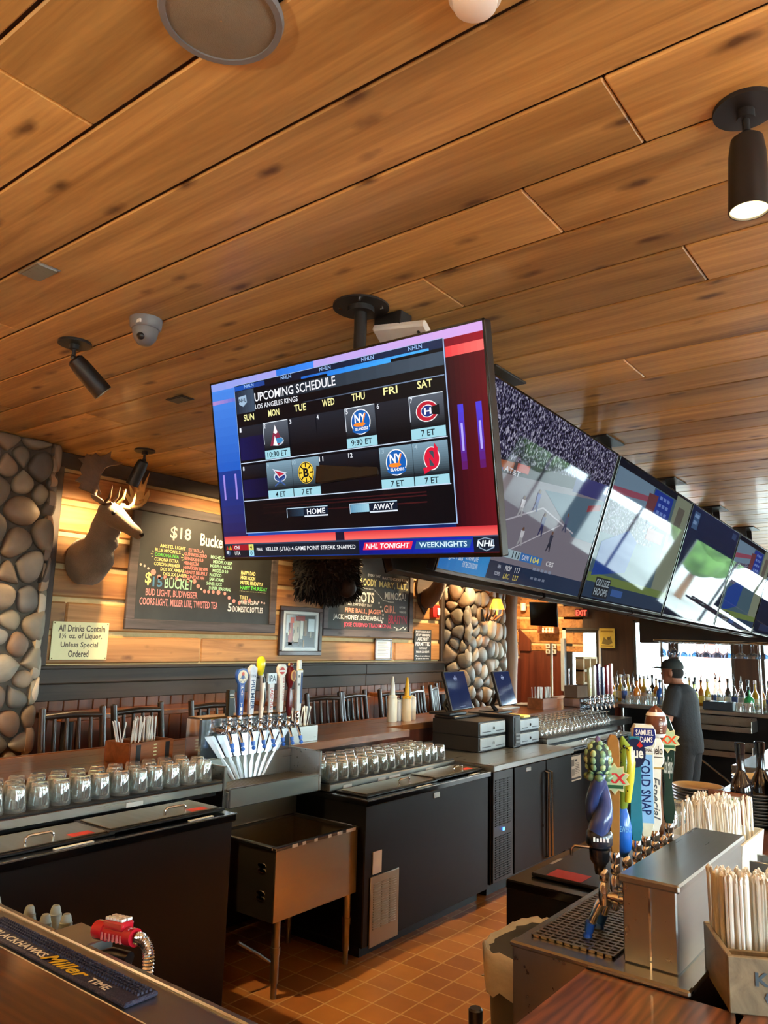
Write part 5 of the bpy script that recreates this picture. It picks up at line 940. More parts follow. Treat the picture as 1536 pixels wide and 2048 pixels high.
def chalk1(mb, f):
    # px of the photo: wall x from 3.70 to 5.20, z from 2.74 to 1.86
    T = lambda t, u0, v0, u1, v1, c, b=.022, s=0: mb.txt(f, t, u0, v0, u1, v1, 0, CHALK, C(*c), b, s)
    w_, y_, g_, p_, m_ = (240, 242, 236), (246, 242, 170), (110, 226, 100), (246, 150, 150), (176, 230, 198)
    T('$18', .20, .10, .345, .235, w_, .02); T('Bucket', .415, .125, .61, .25, w_, .02)
    for i, s in enumerate(('AMSTEL LIGHT', 'BLUE MOON L.S.', 'CORONA N/A', 'CORONA EXTRA', 'CORONA PREMIER', 'DOS XX AMBAR', 'DOS XX LAGER')): a = .105+(.03 if i == 0 else 0)+(.045 if i > 4 else 0)+(.02 if i == 6 else 0); T(s, a, .285+i*.044, a+.165+.012*(i in (0, 1, 4)), .318+i*.044, g_ if i == 2 else y_)
    for i, s in enumerate(('ESTRELLA', 'GUINNESS ZERO', 'HEINEKEN 0.0', 'HEINEKEN', 'HEINEKEN SILVER', 'LABATT BLUE/LT', 'LAGUNITAS HH')): a = .335-(0 if i == 0 else .03); T(s, a, .29+i*.044, a+(.11, .165, .14, .105, .18, .18, .155)[i], .323+i*.044, p_)
    for i, s in enumerate(('MICHELOB U', 'MODELO ESP', 'MODELO NEGRA', 'MODELO 0.0', 'PACIFICO', 'SAM ADAMS', 'SHINER BOCK', 'SHINER SEASONAL')): a = .50+.02*(i % 2); T(s, a-.02*(i > 4), .33+i*.045, a+(.15, .15, .17, .12, .09, .11, .12, .17)[i]-.02*(i > 4), .364+i*.045, m_)
    for i, s in enumerate(('', 'HAPPY DAD', 'HIGH NOON', 'NUTRL PINEAPPLE', 'HAPPY THURSDAY', 'TRULY', 'WHITE CLAW')): v = .40+i*.052+(.05 if i > 4 else 0); s and T(s, .745, v, .745+(.12, .12, .12, .19, .23, .07, .16)[i], v+.04, (y_, y_, y_, y_, g_, y_, w_)[i])
    T('$', .055, .565, .095, .685, (226, 226, 150), .02); T('15', .105, .60, .17, .695, (90, 140, 180), .02); T('BUCKET', .185, .60, .385, .70, m_, .015)
    T('BUD LIGHT, BUDWEISER', .065, .715, .42, .79, (226, 150, 150), .015); T('COORS LIGHT, MILLER LITE, TWISTED TEA', .03, .80, .575, .88, (226, 150, 150), .015); T('5', .655, .80, .685, .885, w_, .02); T('DOMESTIC BOTTLES', .695, .825, .945, .885, w_, .015)
    pts = [(.02, .50), (.045, .51), (.07, .53), (.105, .56, 2), (.145, .60, 1.5), (.185, .60, 1.4), (.23, .60), (.265, .60, 1.3), (.29, .605), (.315, .605), (.345, .605, 1.4), (.39, .61, 1.7), (.42, .655, 1.5), (.445, .68), (.47, .70, 1.3), (.5, .70, 1.2), (.535, .70, 1.3), (.575, .70, 1.7), (.625, .705, 1.2), (.66, .745, 1.3), (.70, .775, 1.5), (.745, .79, 1.4), (.79, .77, 1.6), (.83, .76, 1.6), (.87, .765), (.905, .765), (.93, .77), (.955, .775)]
    for q in pts: k = (q[2] if len(q) > 2 else .8)*.0115; mb.disc(f, q[0], q[1], k*.75, k*1.25, 0, CHALK, C(224, 196, 186) if k < .012 else C(226, 150, 146), 12)
    for i in range(24): mb.disc(f, .745+i*.0095, .665, .002, .0034, 0, CHALK, C(220, 216, 170), 6)
    for a in (.085, .29): mb.line(f, [(a, .36), (a+.012, .372)], .006, 0, CHALK, C(220, 220, 150)); mb.line(f, [(a-.006, .39), (a+.01, .392)], .006, 0, CHALK, C(220, 220, 150)); mb.line(f, [(a, .42), (a+.012, .41)], .006, 0, CHALK, C(220, 220, 150))
framed('chalkboard', 'large framed chalkboard behind the deer listing bucket prices for beers', 'chalkboard', 3.62, 5.28, 1.775, 2.82, .082, FRAMEWOOD, SLATE, chalk1)
def chalk2(mb, f):
    T = lambda t, u0, v0, u1, v1, c, b=.012, s=0: mb.txt(f, t, u0, v0, u1, v1, 0, CHALK, C(*c), b, s); w_, y_, p_ = (228, 230, 222), (226, 224, 160), (214, 90, 110)
    T('EVERY DAY', .45, .315, .61, .345, w_, .02); T('BARTENDERS 6.00,', .635, .325, .975, .365, w_, .02); T('BLOODY', .34, .375, .56, .465, y_, .03); T('MARY, L.I.T,', .595, .385, .975, .475, y_, .02); T('MIMOSA!', .67, .51, .955, .605, w_, .02)
    T('SHOTS', .27, .54, .535, .67, w_, .03); T('ALL DAY EVERY DAY', .22, .685, .515, .715, w_, .005); T('FIRE BALL, JAGER', .19, .745, .635, .815, (226, 150, 130), .02); T('JACK HONEY, SCREWBALL', .06, .825, .645, .90, w_, .02); T('JOSE CUERVO TRADICIONAL', .18, .915, .77, .98, p_, .02)
    T('GIRL', .665, .68, .82, .775, (226, 160, 140), .02); T('OF THE', .87, .68, .95, .705, w_); T('WEEKEND', .87, .74, .965, .765, w_); T('BRAITYN', .725, .80, .975, .905, (190, 70, 90), .01)
    mb.line(f, [(.80, .945), (.85, .965), (.83, .985), (.88, .975), (.93, .94), (.95, .975), (.97, .94)], .008, 0, CHALK, C(*w_))
    for i in range(30): t = i/29; mb.disc(f, .37+.42*t, .485+.03*t+(.115 if t > .65 else .115*max(0, (t-.35)/.3))+.01*math.sin(t*9), .0048, .0075, 0, CHALK, C(220, 220, 210), 8)
    for i in range(7): mb.disc(f, .60+.07*math.sin(i*.45)*.8, .66+i*.047, .009, .014, 0, CHALK, C(220, 220, 210), 8)
    for u, v in ((.28, .49), (.31, .485)): mb.disc(f, u, v, .01, .016, 0, CHALK, C(220, 220, 210), 8)
framed('chalkboard', 'framed chalkboard beside the dark bison head listing shots and cocktails', 'chalkboard', 5.97, 7.57, 1.765, 2.83, .075, FRAMEWOOD, SLATE, chalk2)
CREAM = pm('cream_sign_board', (226, 218, 166), .45, var=.04)
def plaque(name, label, x0, x1, z0, z1, face, draw, d=.008, y=WY):
    t = thing(name, label, 'sign', ((x0+x1)/2, y, z0)); MB().box((x0, y-d, z0), (x1, y, z1), face, .002).build('board', t)
    f = Fr((x0, y-d-.0006, z1), (1, 0, 0), (0, 0, -1), x1-x0, z1-z0); mb = MB(); draw(mb, f); mb.build('lettering', t, smooth=0); return t
def drinks(mb, f):
    for t, a, b, v in (('All Drinks Contain', .10, .93, .08), ('1\u00bc oz. of Liquor,', .13, .88, .30), ('Unless Special', .16, .82, .53), ('Ordered', .30, .66, .75)): mb.txt(f, t, a, v, b, v+.18, 0, INK, C(96, 84, 70), .02)
    for u, v in ((.03, .04), (.97, .04), (.03, .96), (.97, .96)): mb.disc(f, u, v, .012, .02, 0, INK, C(120, 96, 50), 8)
plaque('drinks_sign', 'cream sign about liquor measures under the deer head', 3.03, 3.495, 1.535, 1.815, CREAM, drinks)
DKSIGN = pm('charcoal_sign_board', (52, 54, 56), .5)
def photos(mb, f):
    for t, a, b, v, h in (('PHOTOGRAPHS OF', .06, .94, .04, .06), ('STAFF MEMBERS', .08, .92, .14, .07), ('ARE NOT', .16, .84, .25, .11), ('PERMITTED', .06, .94, .40, .12), ('WITHOUT', .25, .75, .57, .06), ('PRIOR CONSENT.', .10, .90, .68, .07), ('There is surveillance', .06, .9, .82, .05), ('in use in this area', .1, .86, .90, .045)): mb.txt(f, t, a, v, b, v+h, 0, INK, C(226, 226, 226), .02)
plaque('photography_sign', 'charcoal sign forbidding photographs of staff beside the right chalkboard', 7.64, 8.0, 1.50, 1.875, DKSIGN, photos)
PAPER = pm('white_paper', (226, 226, 220), .6, var=.03); WALNUT = wood('dark_walnut_frame', (48, 30, 22), (78, 50, 36), 'X', .4, 2, .2); WALNUTA = wood('walnut_picture_frame', (52, 34, 26), (84, 56, 42), 'X', .4, 2, .2, .2, .1, True)
def photo1(mb, f):
    R = lambda a, b, c, e, d, col: mb.rect(f, a, b, c, e, d*.0004, GLOSSINK, C(*col))
    R(.07, .07, .93, .93, 0, (150, 152, 150)); R(.10, .10, .90, .90, 1, (74, 66, 56)); mb.grad(f, .10, .10, .40, .55, .0008, GLOSSINK, C(190, 206, 214), C(110, 104, 96), 6); R(.16, .30, .27, .86, 3, (150, 70, 56)); R(.30, .25, .46, .80, 3, (176, 160, 130)); R(.48, .2, .56, .7, 3, (206, 200, 180)); R(.58, .22, .66, .66, 3, (130, 100, 70)); R(.70, .18, .88, .5, 3, (196, 206, 206)); R(.10, .78, .90, .90, 3, (40, 34, 32)); R(.55, .62, .86, .86, 4, (26, 24, 26)); R(.35, .12, .6, .24, 4, (150, 60, 46)); R(.2, .16, .3, .3, 4, (180, 90, 70))
    for i in range(14): a = rnd(.14, .82); b = rnd(.3, .75); R(a, b, a+rnd(.015, .04), b+rnd(.05, .18), 5, random.choice([(200, 190, 160), (90, 60, 44), (60, 56, 54), (170, 120, 70)]))
framed('framed_photo', 'walnut-framed colour photograph between the two chalkboards', 'picture', 5.345, 5.955, 1.565, 2.045, .045, WALNUTA, PAPER, photo1, .03)
def page(mb, f):
    for i in range(12): mb.rect(f, .12, .1+i*.066, rnd(.55, .9), .125+i*.066, 0, INK, C(150, 152, 154))
framed('framed_notice', 'small framed white printed page beneath the right chalkboard', 'notice', 6.865, 7.175, 1.51, 1.755, .02, WALNUTA, PAPER, page, .02)
t = thing('fire_alarm', 'red fire alarm strobe beneath the small deer head on the log wall', 'fire alarm', (8.04, WY, 2.03)); MB().box((7.97, WY-.05, 2.03), (8.11, WY, 2.18), pm('red_alarm_plastic', (190, 36, 34), .4), .006).build('housing', t); MB().box((8.05, WY-.07, 2.06), (8.10, WY-.05, 2.15), WHITE, .004).build('strobe', t)
# ------------------------------------------------------------------ mounted heads
HIDE = pm('grey_tan_deer_hide', (138, 120, 94), .85, var=.25, scale=6, bump=.5, bscale=160, sheen=.2); HIDED = pm('dark_nose_leather', (34, 26, 22), .4); ANTLER = pm('lit_tone_antler_horn', (196, 164, 110), .5, var=.35, scale=12, bump=.3); ANTLERD = pm('dark_shade_tone_antler_horn', (92, 66, 40), .55, var=.35, scale=12, bump=.3)  # deer antlers: one horn in a lit tone, one in a shaded tone
def ring(o, d, up, rx, ry, n=18, flat=0):
    d = V(d).normalized(); u = V(up); u = (u-d*u.dot(d)).normalized(); s_ = d.cross(u); return [V(o)+s_*(rx*math.cos(2*PI*k/n))+u*(ry*math.sin(2*PI*k/n)) for k in range(n)]
def sections(mb, secs, m, up=(0, 0, 1), n=18):
    P = [V(s_[0]) for s_ in secs]; rs = []
    for i, s_ in enumerate(secs): rs.append(ring(P[i], P[min(i+1, len(P)-1)]-P[max(i-1, 0)], up, s_[1], s_[2], n))
    mb.loft(rs, m)
def deer(label, B, neck, p, H, k, hide, palms=None):
    """shoulder mount: neck = (offset from B, half width, half height) sections out of the wall, p = skull centre, H = muzzle direction"""
    B, p, H = V(B), V(p), V(H).normalized(); t = thing('deer_head', label, 'deer head', B); up = V((0, 0, 1)); side = H.cross(up).normalized(); up = side.cross(H)
    mb = MB(); sections(mb, [(B+V(o), a, b) for o, a, b in neck], hide, (0, -.6, .8)); mb.build('neck', t, smooth=70)
    mb = MB(); hd = [(p-H*.09*k, .045*k, .055*k), (p-H*.04*k, .078*k, .086*k), (p+H*.05*k, .078*k, .084*k), (p+H*.12*k-up*.006*k, .060*k, .068*k), (p+H*.20*k-up*.014*k, .042*k, .050*k), (p+H*.27*k-up*.018*k, .036*k, .042*k), (p+H*.31*k-up*.022*k, .029*k, .033*k), (p+H*.325*k-up*.022*k, .012*k, .014*k)]
    sections(mb, hd, hide); hdo = mb.build('head', t, smooth=70)
    mb = MB(); mb.ell(p+H*.316*k-up*.012*k, (.022*k, .022*k, .018*k), HIDED, 12, 8); mb.build('nose', hdo)
    for s_ in (-1, 1):
        mb = MB(); e = p+H*.07*k+side*s_*.068*k+up*.03*k; mb.ell(e, (.017*k,)*3, HIDED, 10, 8); mb.build('eye', hdo)
        mb = MB(); a = p-H*.05*k+side*s_*.065*k+up*.05*k; q = a+side*s_*.13*k+up*.035*k-H*.03*k; mb.tube([a, a+(q-a)*.35, a+(q-a)*.7, q], [.016*k, .036*k, .03*k, .004*k], hide, 12, flat=(1, .4)); mb.build('ear', hdo, smooth=70)
    for s_, root, ex, m in (palms or ()):
        root = V(root); A = p+side*s_*.035*k+up*.075*k-H*.01*k; b1 = A.lerp(root, .45)-V((0, 0, .035)); mb = MB()
        mb.tube(smooth3([A, b1, root-V((0, 0, .03)), root+V((0, 0, .02))]), [.021, .02, .018, .0175, .017, .016, .017, .018, .02, .022], m, 10)
        mb.tube([A+up*.015, A+H*.05+V((0, 0, .07)), A+H*.07+V((0, 0, .15))], [.014, .011, .003], m, 8); mb.tube([b1, b1+H*.05+V((0, 0, .06)), b1+H*.07+V((0, 0, .16))], [.013, .010, .003], m, 8)
        f = Fr(root, ex, (0, 0, -1), 1, 1)
        out = [(-.045, .012), (-.02, -.05), (-.03, -.13), (-.06, -.19), (-.12, -.222), (-.18, -.235), (-.125, -.245), (-.085, -.265), (-.09, -.32), (-.05, -.285), (-.01, -.27), (.02, -.295), (.045, -.265), (.08, -.282), (.09, -.25), (.135, -.24), (.10, -.205), (.115, -.16), (.10, -.12), (.145, -.07), (.10, -.06), (.115, -.02), (.05, .0), (.0, .02)] if s_ > 0 else [(.08, .03), (.145, -.08), (.075, -.01), (.10, -.13), (.055, -.05), (.05, -.195), (.028, -.09), (.01, -.215), (.002, -.12), (-.05, -.25), (-.03, -.12), (-.022, -.04), (-.058, -.105), (-.065, -.06), (-.045, .0), (-.01, .035)]
        pts = out; cx, cy = (.02, -.14) if s_ > 0 else (.01, -.04); cv = lambda u, v: .25*(u*u)+.3*(v+.15)**2
        mb.loft([[f.p(cx+(u-cx)*s2, cy+(v-cy)*s2, d+cv(u, v)) for u, v in pts] for s2, d in ((.84, -.012), (.97, -.008), (1, 0), (.97, .008), (.84, .012))], m); mb.build('antler', t, smooth=40)
    return t
def smooth3(P, n=3):
    out = []
    for i in range(len(P)-1):
        p0, p1, p2, p3 = P[max(i-1, 0)], P[i], P[i+1], P[min(i+2, len(P)-1)]
        for k in range(n): t_ = k/n; out.append(.5*((2*p1)+(p2-p0)*t_+(2*p0-5*p1+4*p2-p3)*t_*t_+(3*p1-p0-3*p2+p3)*t_**3))
    return out+[P[-1]]
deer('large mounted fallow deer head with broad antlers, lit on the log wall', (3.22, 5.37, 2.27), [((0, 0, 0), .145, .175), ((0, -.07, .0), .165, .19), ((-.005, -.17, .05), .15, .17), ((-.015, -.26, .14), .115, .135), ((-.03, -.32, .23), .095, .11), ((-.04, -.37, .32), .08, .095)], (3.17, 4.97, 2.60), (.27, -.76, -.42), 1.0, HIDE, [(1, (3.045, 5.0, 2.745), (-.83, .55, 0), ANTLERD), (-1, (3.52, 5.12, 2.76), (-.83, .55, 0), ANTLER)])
HIDEB = pm('brown_deer_hide', (122, 92, 66), .85, var=.25, scale=6, bump=.5, bscale=160, sheen=.2)
t = deer('small mounted deer head above the red fire alarm, half hidden by televisions', (7.82, 5.36, 2.25), [((0, 0, 0), .10, .12), ((0, -.06, .01), .11, .13), ((-.04, -.17, .06), .10, .12), ((-.10, -.27, .14), .085, .10), ((-.17, -.36, .24), .07, .085)], (7.60, 4.95, 2.55), (.55, -.75, -.1), .85, HIDEB)
mb = MB(); f = Fr((7.64, 5.375, 2.48), (1, 0, 0), (0, 0, -1)); mb.prism(f, [(.02, 0), (.34, 0), (.36, .12), (.30, .30), (.18, .42), (.06, .30), (0, .12)], 0, .025, DARKTRIM, (.3, .3, .3)); mb.build('shield', t, smooth=30)
# bison: a broad shaggy black head
FUR = pm('black_bison_fur', (24, 18, 14), .95, var=.4, scale=20, sheen=.15)
t = thing('bison_head', 'shaggy black mounted bison head hanging under the schedule television', 'bison head', (5.62, 5.35, 2.4))
cl = [(V((5.66, 5.07, 2.47)), (.36, .27, .38), 1500), (V((5.50, 4.86, 2.38)), (.28, .24, .29), 1300), (V((5.30, 4.95, 2.26)), (.14, .14, .14), 420), (V((5.62, 4.80, 2.24)), (.16, .15, .12), 300)]
mb = MB()
for o, r, n in cl:
    mb.ell(o, r, FUR, 24, 14)
    for _ in range(n):
        a, z = rnd(0, 2*PI), rnd(-1, .9); q = math.sqrt(1-z*z); s_ = V((q*math.cos(a), q*math.sin(a), z))
        if s_.y > .45: continue
        b = o+V((s_.x*r[0], s_.y*r[1], s_.z*r[2]))*.97; l = rnd(.03, .085); d = (s_*1.0+V((rnd(-.7, .7), rnd(-.5, .3), rnd(-1, 0)))).normalized(); mb.cyl(b, b+d*l, .014, FUR, .002, 4, False)
for bx, by, bz, n, sp, ln in ((5.24, 4.95, 2.18, 120, .07, .10), (5.46, 4.84, 2.14, 90, .09, .06)):
    for _ in range(n): b = V((bx+rnd(-sp, sp), by+rnd(-sp, sp), bz+rnd(-.02, .06))); mb.cyl(b, b+V((rnd(-.05, .05), rnd(-.05, .05), -rnd(.3, 1)*ln)), .012, FUR, .002, 4, False)
mb.build('shaggy_fur', t, smooth=0, fix=False)
mb = MB(); sections(mb, [(V((5.56, 4.80, 2.30)), .13, .13), (V((5.52, 4.70, 2.24)), .105, .105), (V((5.49, 4.63, 2.19)), .085, .08), (V((5.475, 4.595, 2.17)), .05, .05)], pm('dark_bison_muzzle', (44, 32, 26), .6, bump=.3)); mb.build('muzzle', t, smooth=70)
for s_ in (-1, 1):
    mb = MB(); a = V((5.52+s_*.24, 4.90-s_*.03, 2.58)); mb.tube([a, a+V((s_*.14, -.02, .02)), a+V((s_*.19, -.04, .10)), a+V((s_*.17, -.05, .18))], [.045, .04, .028, .006], HIDED, 12); mb.build('horn', t, smooth=60)
# antler sconce on the far pillar
t = thing('wall_sconce', 'antler wall sconce with an amber shade on the far stone pillar', 'wall lamp', (8.55, 4.98, 2.06)); b = V((8.55, 4.93, 2.08))
mb = MB(); mb.box(b+V((-.03, 0, -.08)), b+V((.03, .05, .08)), BLACKMETAL, .01)
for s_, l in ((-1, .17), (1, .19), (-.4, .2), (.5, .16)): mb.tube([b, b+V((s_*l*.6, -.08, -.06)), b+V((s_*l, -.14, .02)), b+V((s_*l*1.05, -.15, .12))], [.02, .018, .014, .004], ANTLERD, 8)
mb.build('antlers', t); q = b+V((.06, -.14, .08)); mb = MB(); mb.cyl(q-V((0, 0, .08)), q, .012, CREAM); mb.lathe(q, [(.095, 0), (.05, .13)], pm('amber_lamp_shade', (224, 150, 50), .6, emit=1.4, ecol=(255, 150, 40)), seg=20, cap=False); mb.build('lamp_shade', t, label='glowing amber shade')
lamp('sconce_glow', 'POINT', q+V((0, 0, .03)), q, 4, WARM, rad=.03)
# ------------------------------------------------------------------ hickory stools and high tables along the wall
def make_chair(label):
    t = thing('bar_chair', label, 'chair', (0, 0, 0), 'hickory bar chairs along the log wall'); w_, d = .40, .40; CW = CHAIRWOOD
    kn = lambda pts, r: MB().tube(pts, r, CW, 10)
    for s_ in (-1, 1):
        kn([(s_*w_/2, -d/2, 0), (s_*w_/2+.004, -d/2, .3), (s_*w_/2, -d/2, .74)], [.021, .02, .022]).build('leg', t)
        kn([(s_*w_/2, d/2, 0), (s_*w_/2-.004, d/2, .4), (s_*w_/2, d/2+.01, .75), (s_*w_/2+.003, d/2+.05, 1.0), (s_*w_/2, d/2+.085, 1.265), (s_*w_/2, d/2+.086, 1.275)], [.024, .023, .024, .022, .021, .008]).build('rear_post', t)
    mb = MB(); mb.box((-.205, -.21, .735), (.205, .20, .775), CW, .015); mb.build('seat', t, smooth=30)
    kn([(-w_/2, d/2+.078, 1.215), (0, d/2+.075, 1.225), (w_/2, d/2+.078, 1.215)], [.018, .022, .018]).build('top_rail', t); kn([(-w_/2, d/2+.028, .88), (0, d/2+.028, .885), (w_/2, d/2+.028, .88)], [.015, .018, .015]).build('lower_rail', t)
    for i in range(4): x = -w_/2+w_*(i+1)/5; kn([(x, d/2+.03, .88), (x+rnd(-.006, .006), d/2+.055, 1.03), (x, d/2+.078, 1.215)], [.011, .014, .011]).build('spindle', t)
    for z, a, b in ((.22, (-w_/2, -d/2), (w_/2, -d/2)), (.3, (-w_/2, -d/2), (-w_/2, d/2)), (.3, (w_/2, -d/2), (w_/2, d/2)), (.42, (-w_/2, d/2), (w_/2, d/2))): kn([(*a, z), (*b, z)], .013).build('stretcher', t)
    return t
ch0 = make_chair('dark hickory bar chair at the left end, beside the stone pillar')
CH = [(2.77, 4.32, -4, None), (3.30, 4.33, 5, 'dark hickory bar chair second from the left stone pillar'), (3.93, 4.33, 0, 'dark hickory bar chair half hidden behind the white straws and back taps'), (5.15, 4.32, -4, 'dark hickory bar chair under the framed photograph'), (5.67, 4.36, 8, 'turned dark hickory bar chair under the right chalkboard'), (6.19, 4.33, -3, 'dark hickory bar chair mostly hidden behind the squeeze bottles'), (6.75, 4.40, 14, 'turned dark hickory bar chair just right of the squeeze bottles'), (7.40, 4.60, 24, 'dark hickory bar chair closest to the far stone pillar')]
for i, (x, y, a, lb) in enumerate(CH):
    a = math.radians(a)
    if i == 0: ch0.location = (x, y, 0); ch0.rotation_euler = (0, 0, a)
    else: dup(ch0, (x, y, 0), a, lb)
def high_table(label, x0, x1, y0, y1, z=1.17):
    t = thing('high_table', label, 'table', ((x0+x1)/2, (y0+y1)/2, 0)); MB().box((x0, y0, z-.04), (x1, y1, z), BARWOOD, .006, (.6, .3, .2)).build('tabletop', t, smooth=30)
    for a in (x0+.15, x1-.15): mb = MB(); mb.cyl((a, (y0+y1)/2, .02), (a, (y0+y1)/2, z-.04), .04, BLACKMETAL); mb.box((a-.05, y0+.05, 0), (a+.05, y1-.05, .03), BLACKMETAL, .008); mb.build('pedestal', t)
    return t
high_table('high wooden table behind the two left-hand bar chairs', 2.95, 4.45, 5.0, 5.34); high_table('high wooden table under the framed photograph', 4.95, 6.35, 5.0, 5.34); high_table('high wooden table under the charcoal sign', 6.75, 8.1, 5.0, 5.34)
# ------------------------------------------------------------------ things standing on the back counter
STRAWS = {}
def straw_mesh():
    mb = MB(); mb.cyl((0, 0, 0), (0, 0, .195), .0036, STRAW, seg=6); mb.tube([(0, 0, .193), (.001, .001, .202), (-.002, .002, .209)], [.004, .0045, .002], STRAW, 5); return mb
def straws(label, group, spots):
    """spots: (x, y, z, tilt x, tilt y)"""
    o = single(straw_mesh(), 'wrapped_straw', label, 'straw', (0, 0, 0), group); copies(o, [s_[:3] for s_ in spots], [(s_[3], s_[4], rnd(0, 3)) for s_ in spots])
def caddy(label, c, ang, L, W, H, m, split=(.5,), z=BT, plate=None, extra=None):
    global LASTC; t = LASTC = thing('straw_caddy', label, 'caddy', (c[0], c[1], z)); xf = Matrix.Translation((c[0], c[1], z)) @ Matrix.Rotation(ang, 4, 'Z'); g = .011; mb = MB()
    for lo, hi in (((-L/2, -W/2, 0), (L/2, -W/2+g, H)), ((-L/2, W/2-g, 0), (L/2, W/2, H)), ((-L/2, -W/2+g, 0), (-L/2+g, W/2-g, H)), ((L/2-g, -W/2+g, 0), (L/2, W/2-g, H)), ((-L/2+g, -W/2+g, 0), (L/2-g, W/2-g, .01))): mb.box(lo, hi, m, .0015, xf=xf, c=rc())
    for s_ in split: mb.box((-L/2+L*s_-g/2, -W/2+g, .01), (-L/2+L*s_+g/2, W/2-g, H-.005), m, xf=xf, c=rc())
    mb.build('box', t, smooth=30)
    if plate: plate(t, xf, L, W, H)
    return xf
def inbox(xf, n, x0, x1, y0, y1, z=.012, tl=.12, ty=0, tx=0): return [((xf @ V((rnd(x0, x1), rnd(y0, y1), z)))[:])+(rnd(-tl, tl)+tx, rnd(-tl, tl)+ty) for _ in range(n)]
def pl1(t, xf, L, W, H):
    for a in (.12, .80): MB().box((-L/2+L*a, -W/2-.002, .01), (-L/2+L*a+.03, -W/2, H-.01), BLACKMETAL, xf=xf).build('metal_strap', t)
    mb = MB()
    for k in range(4): mb.box((L*.02, -W/2-.0025, .03+k*.018), (L*.09, -W/2-.0005, .036+k*.018), CREAM, xf=xf)
    mb.build('lettering', t)
xf = caddy('brown wooden caddy left of the back beer tower, holding white straws', (2.63, 3.66), .12, .30, .20, .105, BOXWOOD, (.42,), plate=pl1)
straws('white wrapped straw leaning in the left end of the brown wooden caddy', 'leaning straws in the wooden caddy', inbox(xf, 9, -.12, -.05, -.03, .04, .012, .08, -.22)); straws('white wrapped straw standing upright in the right end of the brown wooden caddy', 'upright straws in the wooden caddy', inbox(xf, 26, .0, .12, -.02, .075, .012, .05))
xf = caddy('stainless napkin caddy with straws right of the back beer tower', (3.82, 3.63), .05, .27, .15, .10, STEELX, (.3, .62))
straws('white wrapped straw in the stainless caddy right of the back taps', 'straws in the stainless caddy', inbox(xf, 20, .0, .10, -.03, .03, .012, .12, .18)); straws('white wrapped straw alone at the left of the stainless caddy', 'single straws in the stainless caddy', inbox(xf, 3, -.10, -.06, -.03, .03, .012, .04))
SAUCE = [('squeeze bottle with a white cap, leftmost of the four on the back counter', 5.29, 3.935, 'w', .075, .20, (226, 222, 200)), ('short clear squeeze bottle between the white one and the yellow-capped one', 5.405, 3.955, 'n', .06, .16, (216, 206, 196)), ('squeeze bottle with a tall yellow cap on the back counter', 5.43, 3.885, 'y', .07, .19, (222, 200, 160)), ('squeeze bottle rightmost of the four on the back counter', 5.56, 3.925, 'n', .062, .18, (224, 222, 206))]
for lb, x, y, cp, dm, h, col in SAUCE:
    t = thing('squeeze_bottle', lb, 'squeeze bottle', (x, y, BT)); body = pm('squeeze_bottle_body', col, .35, var=.05); r = dm/2+.005
    mb = MB(); mb.lathe((x, y, BT), [(r*.92, 0), (r, .006), (r, h-.02), (r*.9, h-.004), (r*.8, h)], body, seg=18); mb.build('body', t, smooth=50)
    cm = pm('cap_yellow', (236, 178, 30), .4) if cp == 'y' else pm('cap_white', (226, 224, 206), .4); hh = .16 if cp != 'n' else .015
    mb = MB(); mb.lathe((x, y, BT+h-.002), [(r*.98, 0), (r*.98, .014), (r*.55, .02), (r*.45, hh*.5+.015), (r*.2, hh+.01), (.004, hh+.014)], cm, seg=16); mb.build('cap', t, smooth=50)
# ------------------------------------------------------------------ registers and order screens
DRAWERF = pm('grey_drawer_front', (150, 160, 166), .35); SCR = pm('dark_navy_screen', (14, 20, 42), .08, emit=.35, ecol=(18, 26, 58))
def drawer(label, x0, x1, y0, y1, z0, h=.10):
    t = thing('cash_drawer', label, 'cash drawer', ((x0+x1)/2, (y0+y1)/2, z0)); MB().box((x0, y0+.004, z0), (x1, y1, z0+h), BLACKMETAL, .004).build('case', t, smooth=30); mb = MB(); mb.box((x0+.012, y0-.006, z0+.012), (x1-.012, y0+.004, z0+h-.012), DRAWERF, .003); f = mb.build('drawer_front', t)
    mb = MB(); cx = (x0+x1)/2
    for a, b in ((x0+.04, cx-.04), (cx+.04, x1-.04)): mb.box((a, y0-.008, z0+.03), (b, y0-.006, z0+.036), BLACKPLASTIC)
    mb.cyl((cx, y0-.006, z0+h*.5), (cx, y0-.013, z0+h*.5), .012, CHROME); mb.build('lock_and_slots', f)
drawer('cash drawer, bottom of the left stack under the order screens', 5.40, 5.83, 3.16, 3.60, .892, .115); drawer('cash drawer, top of the left stack under the order screens', 5.40, 5.83, 3.16, 3.60, 1.008, .115); drawer('cash drawer, bottom of the right stack under the order screens', 5.995, 6.365, 3.12, 3.58, .892, .11); drawer('cash drawer, top of the right stack under the order screens', 5.995, 6.365, 3.12, 3.58, 1.003, .11)
t = thing('terminal_computer', 'slim black computer tower standing between the two drawer stacks', 'computer', (5.93, 3.3, .89)); MB().box((5.86, 3.10, .8905), (5.98, 3.55, 1.15), BLACKPLASTIC, .006).build('case', t, smooth=30); mb = MB(); mb.box((5.875, 3.094, .905), (5.965, 3.10, 1.135), BLACKMETAL, .003)
for k in range(3): mb.box((5.885, 3.091, .93+k*.03), (5.955, 3.094, .945+k*.03), GREYPL)
mb.build('front_bezel', t)
t = thing('receipt_printer', 'low black box beside the left order screen on top of the drawers', 'printer', (5.5, 3.5, 1.123)); MB().box((5.42, 3.40, 1.1235), (5.82, 3.60, 1.145), BLACKPLASTIC, .006).build('case', t)
